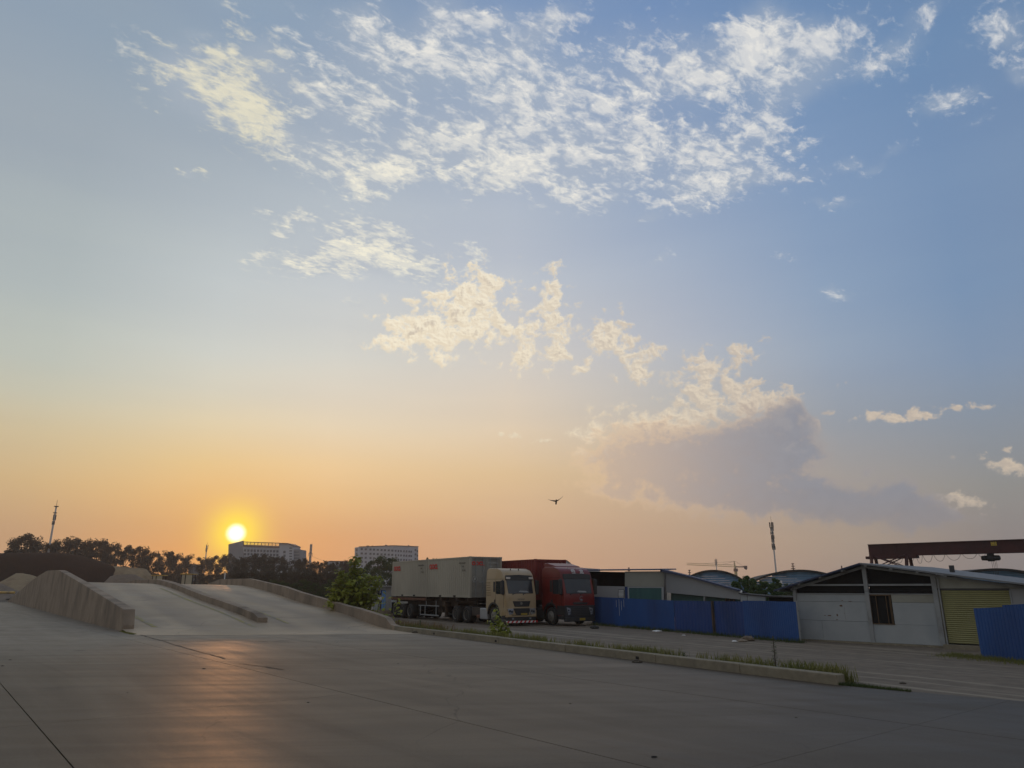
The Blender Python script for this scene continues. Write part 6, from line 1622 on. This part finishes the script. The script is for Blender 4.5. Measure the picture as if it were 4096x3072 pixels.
# ---- big-leaved bush behind the parapet
def leaf_mesh(name, w, l, mat):
    V = [(0, 0, 0), (-.5*w, .12*l, .03*l), (-.48*w, .45*l, .02*l), (-.18*w, .82*l, -.05*l), (0, l, -.14*l), (.18*w, .82*l, -.05*l), (.48*w, .45*l, .02*l), (.5*w, .12*l, .03*l), (0, .5*l, -.05*l)]
    F = [(0, 1, 2, 8), (2, 3, 8), (3, 4, 8), (4, 5, 8), (5, 6, 8), (8, 6, 7, 0)]
    me = bpy.data.meshes.new(name); me.from_pydata(V, [], F); me.materials.append(mat); me.polygons.foreach_set('use_smooth', [True]*len(F)); return me
def big_leaf_plant(name, label, cat, base, tips, nleaf_part, nleaf_stuff, w, l, group=None, mats=('leaf_near', 'leaf_near2'), spread=.25, stem=.03, seed=1):
    rr = random.Random(seed); t = thing(name, base, label, cat, group)
    base = Vector(base); segs = []
    m = MB()
    for tp_, wt_ in tips:
        tp_ = Vector(tp_); mid = base.lerp(tp_, .5) + Vector((rr.uniform(-.1, .1), rr.uniform(-.1, .1), .1))*(tp_-base).length*.3
        P = [base.lerp(mid, q)*(1-q) + mid.lerp(tp_, q)*q for q in [i/8 for i in range(9)]]
        for i in range(8): m.tube(P[i], P[i+1], stem*(1-i/8*.8), stem*(1-(i+1)/8*.8), n=5)
        segs.append((P, wt_))
    m.build('stem', MAT['bark'], t)
    L_m = [leaf_mesh('leaf', w, l, MAT[q]) for q in mats]
    tot = sum(w_ for _, w_ in segs); spots = []
    for P, w_ in segs:
        n = int((nleaf_part+nleaf_stuff)*w_/tot)
        for _ in range(n):
            q = rr.random()**.75; k = min(7, int(q*8)); p = P[k].lerp(P[k+1], q*8-k); sp_ = spread*(1.25-.85*q)
            p = p + Vector((rr.gauss(0, sp_), rr.gauss(0, sp_), rr.gauss(0, sp_*.6)))
            spots.append((p, q))
    spots.sort(key=lambda s_: s_[0].y)
    SV, SF_ = [], []
    for i, (p, q) in enumerate(spots):
        dr_ = Vector((rr.uniform(-1, 1), rr.uniform(-1, 1), rr.uniform(-.9, .35))).normalized(); s_ = rr.uniform(.6, 1.2)
        upv = Vector((rr.uniform(-.5, .5), rr.uniform(-.5, .5), 1)); xa = dr_.cross(upv).normalized(); za = xa.cross(dr_)
        M3 = Matrix((xa, dr_, za)).transposed().to_4x4(); M3.translation = p - ORG[t]
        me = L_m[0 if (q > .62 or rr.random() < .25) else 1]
        if i < nleaf_part:
            o = bpy.data.objects.new('leaf', me); COL.objects.link(o); o.parent = t; o.matrix_local = M3 @ Matrix.Scale(s_, 4)
        else:
            k = len(SV); MM = M3 @ Matrix.Scale(s_, 4); SV += [tuple(MM @ v.co) for v in me.vertices]; SF_ += [tuple(k+j for j in f.vertices) for f in me.polygons]
    if SV:
        me = bpy.data.meshes.new('foliage'); me.from_pydata(SV, [], SF_); me.materials.append(MAT[mats[1]]); obj_me('foliage', me, t, kind='stuff')
    return t
YB_ = 50.0
bp = D(1425, 2440, YB_); bp = Vector((bp.x, YB_, 0.0))
tips = [(D(u, v, YB_ + dy), w_) for u, v, dy, w_ in ((1418, 2226, 0, 1.8), (1432, 2232, .4, 1.4), (1405, 2262, .2, 1.2), (1360, 2275, -.4, 1.5), (1352, 2310, -.8, 1.2), (1385, 2300, .6, 1.5), (1455, 2280, .3, 1.6), (1472, 2300, -.4, 1.5), (1440, 2310, -.9, 1.6), (1400, 2330, -1.1, 1.5),
        (1312, 2352, -.6, 1.1), (1325, 2385, -1.2, 1.3), (1312, 2410, -1.6, .9), (1345, 2360, -.9, 1.3), (1525, 2302, -.2, 1.0), (1510, 2330, -.7, .9), (1500, 2300, .3, .9), (1380, 2360, -1.3, 1.4), (1460, 2350, -1.0, 1.5), (1430, 2370, -1.2, 1.5), (1495, 2380, -.9, 1.0), (1535, 2345, -.6, .35), (1335, 2330, -.6, .9))]
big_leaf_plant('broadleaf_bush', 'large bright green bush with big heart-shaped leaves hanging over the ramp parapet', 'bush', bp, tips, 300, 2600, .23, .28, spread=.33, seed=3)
b2 = Vector((D(1541, 2480, 44).x, 44, .0))
big_leaf_plant('broadleaf_sapling', 'thin sapling with a few big leaves beside the blue cabin door', 'sapling', b2, [(D(1532, 2345, 44.2), .5), (D(1545, 2400, 44), .6)], 14, 0, .17, .21, spread=.14, stem=.012, seed=8)
b3 = Vector((D(1600, 2480, 43.5).x, 43.5, .0))
big_leaf_plant('broadleaf_sapling', 'leafy sprig in front of the trailer tail above the rearmost wheels', 'sapling', b3, [(D(1565, 2378, 43.5), 1), (D(1590, 2395, 43.3), .8), (D(1552, 2402, 43.6), .6)], 34, 0, .16, .20, spread=.15, stem=.012, seed=9)
bq = Vector((D(1508, 2440, 46).x, 46, .3))
big_leaf_plant('broadleaf_sapling', 'yellow-green shoots partly covering the person by the cabin', 'sapling', bq, [(D(1515, 2392, 46), 1), (D(1500, 2420, 46), 1), (D(1524, 2380, 46), .5)], 30, 0, .17, .21, spread=.16, stem=.012, seed=12)
kp = G(2000, 2552); kp = Vector((kp.x, kp.y, 0)); KY = kp.y
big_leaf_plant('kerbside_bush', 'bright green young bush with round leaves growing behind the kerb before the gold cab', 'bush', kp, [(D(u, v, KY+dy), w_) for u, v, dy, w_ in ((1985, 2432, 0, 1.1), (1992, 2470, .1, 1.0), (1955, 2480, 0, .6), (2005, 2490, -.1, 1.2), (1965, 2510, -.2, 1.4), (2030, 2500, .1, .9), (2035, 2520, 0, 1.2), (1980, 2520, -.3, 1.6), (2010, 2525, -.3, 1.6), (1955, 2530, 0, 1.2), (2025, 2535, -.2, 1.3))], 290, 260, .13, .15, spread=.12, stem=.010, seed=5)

# ---- grasses and weeds
def blades(name, label, cat, pts, hmin, hmax, w, mat, kind='stuff', lean=.35):
    V, F = [], []
    for (x, y, z) in pts:
        h = hmin + (hmax-hmin)*rng.random()**1.8; a = rng.random()*6.28; la = rng.random()*6.28; ll = lean*h*rng.random()
        dx_, dy_ = math.cos(a)*w, math.sin(a)*w; k = len(V)
        V += [(x-dx_, y-dy_, z), (x+dx_, y+dy_, z), (x+math.cos(la)*ll*.4+dx_*.6, y+math.sin(la)*ll*.4+dy_*.6, z+h*.6), (x+math.cos(la)*ll, y+math.sin(la)*ll, z+h)]
        F += [(k, k+1, k+2, k+3)]
    V = np.array(V); c = V.mean(0); c[2] = 0
    me = mesh_np(name, V - c, np.array(F), MAT[mat]); o = obj_me(name, me, None, label=label, cat=cat, kind=kind); o.location = c; return o
P = []
for _ in range(26000):
    a = rng.random()*(L_-.05) - .1; dn = mnoise.noise(Vector((a*.45, 0, 2)))*1.1 + .42 + mnoise.noise(Vector((a*2.3, 0, 7)))*.8
    if rng.random() > dn: continue
    b = KW + .02 + abs(rng.normal())*.32
    p = YF.w(a, sgn*b, -.01); P.append((p.x, p.y, p.z))
blades('kerb_grass', 'olive green grass strip along the yard side of the kerb', 'grass', P, .14, .46, .010, 'grass')
P = []
for _ in range(2500):
    a = kend_a + rng.random()**1.5*1.5; b = .03 + (a-kend_a)*.20 + abs(rng.normal())*.16*(1.2-(a-kend_a)*.6)
    p = YF.w(a, sgn*max(.02, b), -.01); P.append((p.x, p.y, p.z))
blades('edge_grass', 'dark short grass trailing past the end of the kerb', 'grass', P, .02, .09, .007, 'leaf_mid')
P = []
for _ in range(7000):
    a = -.6 + rng.random()*(fs(3190)+1.0); dn = mnoise.noise(Vector((a*.6, 7, 2)))*.6 + .5
    if rng.random() > dn: continue
    p = FF.w(a, -.05-abs(rng.normal())*.28, -.01); P.append((p.x, p.y, p.z))
blades('fence_grass', 'dark grass along the foot of the long blue fence', 'grass', P, .04, .22, .010, 'leaf_mid')
P = []
for _ in range(5000):
    a = -.9 + rng.random()*6; p = RF2.w(a, 0, 0); q = RF2.w(a, -.1-abs(rng.normal())*.5, -.01)
    if mnoise.noise(Vector((a, 3, 1))) < -.25 and rng.random() < .6: continue
    P.append((q.x, q.y, q.z))
blades('fence_grass', 'patch of olive grass at the foot of the right foreground fence', 'grass', P, .03, .15, .008, 'grass')
P = []
for _ in range(1500):
    s_ = rng.random()*3.2; p = Vector(LP) - Vector(LD)*s_*1.0; P.append((p.x + rng.normal()*.06 , p.y + rng.normal()*.06, .005))
blades('toe_grass', 'thin weeds in the crack running from the tall ramp wall\'s foot', 'grass', P, .02, .07, .008, 'grass')
P = []
for _ in range(3000):
    u = 1560 + rng.random()*230; p = G(u, 2508 + (u-1560)*.09 + rng.random()*12); p = K0 + KD*((p.xy-K0).dot(KD)) + KN*(.4+rng.random()*1.0); dn = mnoise.noise(Vector((p.x*2, p.y*2, 1)))
    if rng.random() < dn+.55: P.append((p.x, p.y, 0))
blades('dry_weeds', 'brownish dry weeds behind the kerb below the trailer wheels', 'weeds', P, .12, .55, .012, 'leaf_dead')
def weed(u, v, h, n, label, mat='leaf_mid', w=.05, lw=.10, name='weed', spike=False, seed=0):
    p = G(u, v); rr = random.Random(seed); t = thing(name, (p.x, p.y, -.01), label, 'weed'); m = MB(); V = []
    m.tube((p.x, p.y, 0), (p.x+rr.uniform(-.03, .03), p.y, h), .008, .003, n=4); m.build('stem', MAT['leaf_mid'], t)
    lm = leaf_mesh('leaf', w, lw, MAT[mat])
    for i in range(n):
        z = h*(.08+.9*i/n); a = i*2.4; el = .5 if not spike else .9
        dr_ = Vector((math.cos(a), math.sin(a), el)).normalized(); xa = dr_.cross(Vector((0, 0, 1))).normalized(); za = xa.cross(dr_); M3 = Matrix((xa, dr_, za)).transposed().to_4x4()
        M3.translation = Vector((0, 0, z)); o = bpy.data.objects.new('leaf', lm); COL.objects.link(o); o.parent = t; o.matrix_local = M3 @ Matrix.Scale(rr.uniform(.7, 1.2)*(1.1-.5*i/n), 4)
weed(2151, 2578, .30, 26, 'spiky green weed behind the kerb right of the young bush', w=.03, lw=.20, spike=True, seed=1)
weed(2600, 2632, .42, 8, 'thin tall stalk standing in the kerb grass near the blue fence post', w=.02, lw=.05, seed=2)
weed(3066, 2684, .30, 14, 'small bare-looking weed left of the ivy stake', w=.03, lw=.13, seed=3)
weed(2738, 2640, .22, 20, 'low bushy weed in the kerb grass below the rusty fence post', w=.03, lw=.15, spike=True, seed=4)
weed(2866, 2660, .20, 20, 'broad tuft of weed in the kerb grass left of the ivy stake', w=.035, lw=.14, spike=True, seed=5)
weed(1680, 2528, .60, 24, 'dark green weed rising behind the kerb below the landing legs', w=.06, lw=.16, spike=True, seed=6)
weed(1560, 2500, .75, 30, 'brown dead weed at the parapet\'s curved end', mat='leaf_dead', w=.07, lw=.17, seed=7)
weed(1790, 2538, .42, 12, 'dry pale weed behind the kerb below the drive wheels', mat='leaf_dead', w=.04, lw=.1, seed=8)
p = G(3106, 2690); st = thing('ivy_stake', (p.x, p.y, 0), 'thin stake wrapped in dark ivy standing behind the kerb', 'stake')
m = MB(); m.tube((p.x, p.y, -.1), (p.x-.01, p.y, .92), .014, .010, n=6); m.build('stake', MAT['bark'], st)
lm = leaf_mesh('leaf', .06, .065, MAT['leaf_mid'])
for i in range(110):
    z = .02 + .86*random.random(); a = random.random()*6.28; dr_ = Vector((math.cos(a), math.sin(a), random.uniform(-.6, .4))).normalized(); xa = dr_.cross(Vector((0, 0, 1))).normalized(); za = xa.cross(dr_); M3 = Matrix((xa, dr_, za)).transposed().to_4x4()
    M3.translation = Vector((math.cos(a)*.025, math.sin(a)*.025, z)); o = bpy.data.objects.new('leaf', lm); COL.objects.link(o); o.parent = st; o.matrix_local = M3 @ Matrix.Scale(random.uniform(.6, 1.1), 4)

# ------------------------------------------------------------------ cabin, person, odds and ends
YCn = 60.0
cx0, cx1 = D(1497, 2400, YCn).x, D(1562, 2400, YCn).x; zc0, zc1 = D(1500, 2440, YCn).z, D(1500, 2346, YCn).z
cabin = thing('site_cabin', ((cx0+cx1)/2, YCn, zc0), 'white site cabin with blue door behind the trailer tail', 'cabin')
def cb_(name, mat, u0, u1, v0, v1, y0, y1, parent=cabin):
    a = D(u0, v0, YCn); b = D(u1, v1, YCn); m = MB(); m.box(a.x, b.x, YCn+y0, YCn+y1, b.z, a.z); return m.build(name, MAT[mat], parent)
cb_('wall', 'panel_white', 1492, 1563, 2347, 2440, 0, 2.2)
cb_('roof', 'panel_grey', 1488, 1566, 2343, 2347.5, -.25, 2.4)
dd = cb_('door', 'cabin_blue', 1525, 1541, 2362, 2438, -.05, -.004); cb_('door_frame', 'roof_blue', 1524, 1542, 2360, 2362, -.07, -.004); cb_('door_edge', 'fence_blue2', 1523.5, 1525, 2362, 2438, -.07, -.004)
cb_('window', 'glass_dark', 1503, 1517, 2361, 2404, -.03, -.003)
cb_('window_panel', 'panel_white', 1504, 1517, 2349, 2359, -.02, -.002)
cb_('side_panel', 'panel_grey', 1543, 1562, 2348, 2438, -.02, -.003)
m = MB(); a = D(1480, 2441, YCn); b = D(1568, 2470, YCn); m.box(a.x, b.x+1.2, YCn-.7, YCn+3, 0, a.z); m.build('plinth_block', MAT['wall_concrete'], label='concrete block base under the white cabin', cat='plinth')
pn = thing('banner', D(1482, 2410, 56), 'torn white banner with dark blots between the bush and the cabin', 'banner')
m = MB(); q = [(1476, 2408), (1477, 2366), (1480, 2357), (1484, 2364), (1491, 2367), (1489, 2408)]; m.ext([tuple(D(u, v, 56)) for u, v in q], (0, .02, 0)); m.build('cloth', MAT['paper'], pn)
for (u, v, r_) in ((1483, 2390, .035), (1487, 2371, .03), (1488, 2374, .025), (1484, 2381, .025), (1486, 2396, .03), (1482, 2402, .035), (1488, 2384, .025), (1484, 2405, .02)):
    c = D(u, v, 55.98); m = MB(); m.lathe(c, (0, -1, 0), [(0, r_), (.01, r_)], 8); m.build('blot', MAT['void_dark'], pn)
m = MB(); a = D(1493, 2350, 56); m.tube((a.x, 56, 0), (a.x, 56, a.z), .04, n=6); m.build('pole', MAT['strip_white'], pn)
for u, v, lb in ((1479, 2348, 'left of two small round white lamps beside the cabin'), (1493.5, 2347, 'right of two small round white lamps beside the cabin')):
    c = D(u, v, 55.5); m = MB(); m.lathe(c, (0, 0, 1), [(-.03, .02), (-.02, .07), (.02, .07), (.04, .02)], 12); m.tube(c, (c.x, 55.5, 0), .012, n=4); m.build('round_lamp', MAT['cab_pale'], label=lb, cat='lamp', group='round lamps beside the cabin')

def person(base, h, label, yaw=0.0):
    """standing figure, leaning a little, seen from behind"""
    def skin(name, pts, edges, radii, mat, parent=None, lvl=2, root=0):
        me = bpy.data.meshes.new(name); me.from_pydata([tuple(Vector(p)*h/1.7) for p in pts], edges, []); me.materials.append(mat)
        o = bpy.data.objects.new(name, me); COL.objects.link(o)
        sk = o.modifiers.new('skin', 'SKIN'); sk.use_smooth_shade = True
        for i, r_ in enumerate(radii):
            v = me.skin_vertices[0].data[i]; v.radius = (r_[0]*h/1.7, r_[1]*h/1.7) if isinstance(r_, tuple) else (r_*h/1.7, r_*h/1.7); v.use_root = (i == root)
        ss = o.modifiers.new('sub', 'SUBSURF'); ss.levels = lvl; ss.render_levels = lvl
        if parent: o.parent = parent
        return o
    J = dict(pel=(0, 0, .93), ch=(.02, .03, 1.25), nk=(.03, .05, 1.44), hd=(.04, .07, 1.52), ht=(.04, .08, 1.66),
             sl=(-.18, .03, 1.38), el=(-.25, .12, 1.12), hl=(-.18, .28, .98), sr=(.21, .03, 1.38), er=(.27, .10, 1.12), hr=(.18, .28, 1.02),
             hpl=(-.10, 0, .90), kl=(-.11, .05, .48), al=(-.12, -.02, .07), tl=(-.12, .14, .03), hpr=(.10, 0, .90), kr=(.12, .10, .48), ar=(.13, .06, .07), tr=(.13, .22, .03))
    names = list(J); ix = {n: i for i, n in enumerate(names)}
    E_ = [('pel', 'ch'), ('ch', 'nk'), ('nk', 'hd'), ('hd', 'ht'), ('ch', 'sl'), ('sl', 'el'), ('el', 'hl'), ('ch', 'sr'), ('sr', 'er'), ('er', 'hr'), ('pel', 'hpl'), ('hpl', 'kl'), ('kl', 'al'), ('al', 'tl'), ('pel', 'hpr'), ('hpr', 'kr'), ('kr', 'ar'), ('ar', 'tr')]
    R_ = dict(pel=.12, ch=.13, nk=.05, hd=.085, ht=.075, sl=.05, el=.035, hl=.028, sr=.05, er=.035, hr=.028, hpl=.08, kl=.052, al=.035, tl=.03, hpr=.08, kr=.052, ar=.035, tr=.03)
    o = skin('person', [J[n] for n in names], [(ix[a], ix[b]) for a, b in E_], [R_[n] for n in names], MAT['skin'])
    o.location = base; o.rotation_euler = (0, 0, yaw); tag(o, label, 'person')
    skin('shirt', [J['pel'], (.01, .015, 1.1), J['ch'], J['sl'], (-.225, .08, 1.22), J['sr'], (.25, .07, 1.22), (.03, .045, 1.40)], [(0, 1), (1, 2), (2, 3), (3, 4), (2, 5), (5, 6), (2, 7)], [(.155, .12), (.15, .12), (.155, .13), .075, .06, .075, .06, .075], MAT['shirt'], o)
    skin('trousers', [J['pel'], J['hpl'], J['kl'], (-.12, 0, .12), J['hpr'], J['kr'], (.13, .07, .12)], [(0, 1), (1, 2), (2, 3), (0, 4), (4, 5), (5, 6)], [.135, .10, .07, .055, .10, .07, .055], MAT['trousers'], o)
    skin('hair', [(.04, .06, 1.58), (.04, .05, 1.66), (.04, .085, 1.70)], [(0, 1), (1, 2)], [.085, .095, .075], MAT['hair'], o, root=1)
    return o
pc = D(1519, 2440, 57.5)
person((pc.x, 57.5, pc.z), D(1519, 2376, 57.5).z - pc.z, 'person in white shirt standing by the blue cabin door', .5)

# rocks, litter, leaves
def blob(name, label, cat, c, sx_, sy, sz, mat, seed=0, group=None, sub=2):
    bm = bmesh.new(); bmesh.ops.create_icosphere(bm, subdivisions=sub, radius=1.0)
    for v in bm.verts:
        n_ = 1 + .35*mnoise.noise(v.co*1.4 + Vector((seed, seed, 0))); v.co = Vector((v.co.x*sx_*n_, v.co.y*sy*n_, max(-.25, v.co.z*n_)*sz))
    me = bpy.data.meshes.new(name); bm.to_mesh(me); bm.free(); me.materials.append(MAT[mat]); o = obj_me(name, me, None, label=label, cat=cat, group=group); o.location = (c.x, c.y, c.z+.2*sz); return o
blob('rock', 'grey-brown rock at the foot of the blue fence', 'rock', G(2992, 2562), .30, .22, .17, 'dark_sand', 2)
blob('rock', 'flat broken stone leaning left of the grey-brown rock', 'rock', G(2972, 2566), .20, .16, .08, 'wall_concrete', 5)
blob('rubber_lump', 'black rubber lump on the gravel beside the red cab', 'lump', G(2377, 2514), .24, .18, .14, 'rubber', 7)
blob('litter', 'larger white plastic scrap on the gravel before the blue fence', 'litter', G(2628, 2526), .24, .14, .06, 'paper', 1)
blob('litter', 'small white scrap just left of the rusty fence post', 'litter', G(2735, 2542), .09, .06, .03, 'paper', 2)
blob('litter', 'white crumpled scrap near the rock', 'litter', G(2938, 2567), .11, .08, .05, 'paper', 3)
blob('litter', 'pale flat scrap on the gravel behind the kerb below the trailer', 'litter', G(1765, 2517), .18, .08, .02, 'paper', 4)
blob('rubble', 'dark clod spilled onto the concrete at the kerb\'s middle', 'clod', G(2548, 2650), .17, .12, .07, 'joint_dirt', 6)
blob('rubble', 'small muddy clod at the kerb below the trailer wheels', 'clod', G(1665, 2533), .22, .14, .10, 'joint_dirt', 8)
for u, v, s_, lb in ((2280, 2815, .030, 'small dark stone on the concrete right of centre'), (1592, 2655, .030, 'tiny dark stone left of centre on the concrete'), (815, 2675, .05, 'dark flat scrap on the concrete in the sun glint'), (1232, 2810, .030, 'dark dry leaf on the concrete right of the sun glint'),
                     (510, 2770, .022, 'tiny dry leaf on the concrete left of the glint'), (40, 2640, .05, 'dark scrap on the concrete at the left edge'), (10, 2664, .055, 'larger dark scrap at the very left edge'), (3184, 2870, .028, 'small dark stone on the right-hand concrete'), (3612, 2734, .10, 'small stick on the gravel at the right')):
    blob('debris', lb, 'debris', G(u, v), s_, s_*.6, s_*.3, 'joint_dirt', int(u), sub=1)
c = G(2617, 3030); m = MB(); P_ = [(c.x+.028*math.cos(q)*1.3, c.y+.028*math.sin(q), .008) for q in [i*.5 for i in range(12)]]; m.path(P_, .006, 5); m.build('rubber_loop', MAT['rubber'], label='small black rubber loop on the concrete near the bottom edge', cat='debris')

# ------------------------------------------------------------------ bird
YBd = 34.0
def bd(u, v, dy=0): return D(u, v, YBd + dy)
bx = thing  # the bird is one continuous mesh
m = MB(); bcent = bd(2223.5, 2005); k_ = YBd/FPX/1.0
prof = [(-.0, .004), (.02, .022), (.045, .028), (.07, .034), (.12, .05), (.17, .045), (.22, .036), (.27, .040), (.30, .036), (.315, .02)]
ax = (bd(2224, 2017, -.16) - bd(2225, 1997.5, .10)); hd_ = bd(2225, 1997.5, .10)
m.lathe(hd_, ax, [(h*ax.length/.315, r_*.95) for h, r_ in prof], 12)
def wing(pts_top, pts_bot, th=.006):
    T = [bd(u, v, dy) for u, v, dy in pts_top]; B_ = [bd(u, v, dy) for u, v, dy in pts_bot]; k = len(T); V = []
    for a, b in zip(T, B_): V += [a + Vector((0, -th, 0)), b + Vector((0, -th, 0)), b + Vector((0, th, 0)), a + Vector((0, th, 0))]
    F = []
    for i in range(k-1):
        a, b = 4*i, 4*i+4; F += [(a, a+1, b+1, b), (a+1, a+2, b+2, b+1), (a+2, a+3, b+3, b+2), (a+3, a, b, b+3)]
    F += [(0, 3, 2, 1), (4*k-4, 4*k-3, 4*k-2, 4*k-1)]; m.add(V, F)
wing([(2224, 2001.5, 0), (2215, 2001, .03), (2206, 2000.4, .04), (2199, 1999.6, .02), (2195, 1998, -.02), (2192, 1996, -.05)], [(2223, 2007, -.02), (2215, 2006.3, -.02), (2209.5, 2004.2, -.02), (2203, 2002.6, -.03), (2196, 1999.6, -.05), (2193, 1997.6, -.08)])
wing([(2226, 2001, 0), (2232, 1999.2, .03), (2240, 1994.8, .04), (2246, 1990.5, .02), (2249.5, 1986.5, -.02), (2251.5, 1984, -.05)], [(2227, 2006, -.02), (2233, 2002.8, -.02), (2238, 1998.5, -.02), (2243, 1994.4, -.03), (2248.5, 1989.5, -.05), (2252, 1984.8, -.08)])
m.build('bird', MAT['feather'], smooth=True, label='dark bird flying with raised curved wings in the open sky', cat='bird')

# ------------------------------------------------------------------ evening haze
hm = bpy.data.materials.new('haze'); hm.use_nodes = True; hn = hm.node_tree; hn.nodes.clear()
ho = hn.nodes.new('ShaderNodeOutputMaterial'); hv_ = hn.nodes.new('ShaderNodeVolumePrincipled')
hv_.inputs['Color'].default_value = (.95, .90, .86, 1); hv_.inputs['Density'].default_value = .00045; hv_.inputs['Anisotropy'].default_value = .55
hn.links.new(hv_.outputs[0], ho.inputs['Volume'])
m = MB(); m.box(-520, 520, -40, 760, -1.1, 62); m.build('haze', hm, kind='stuff')
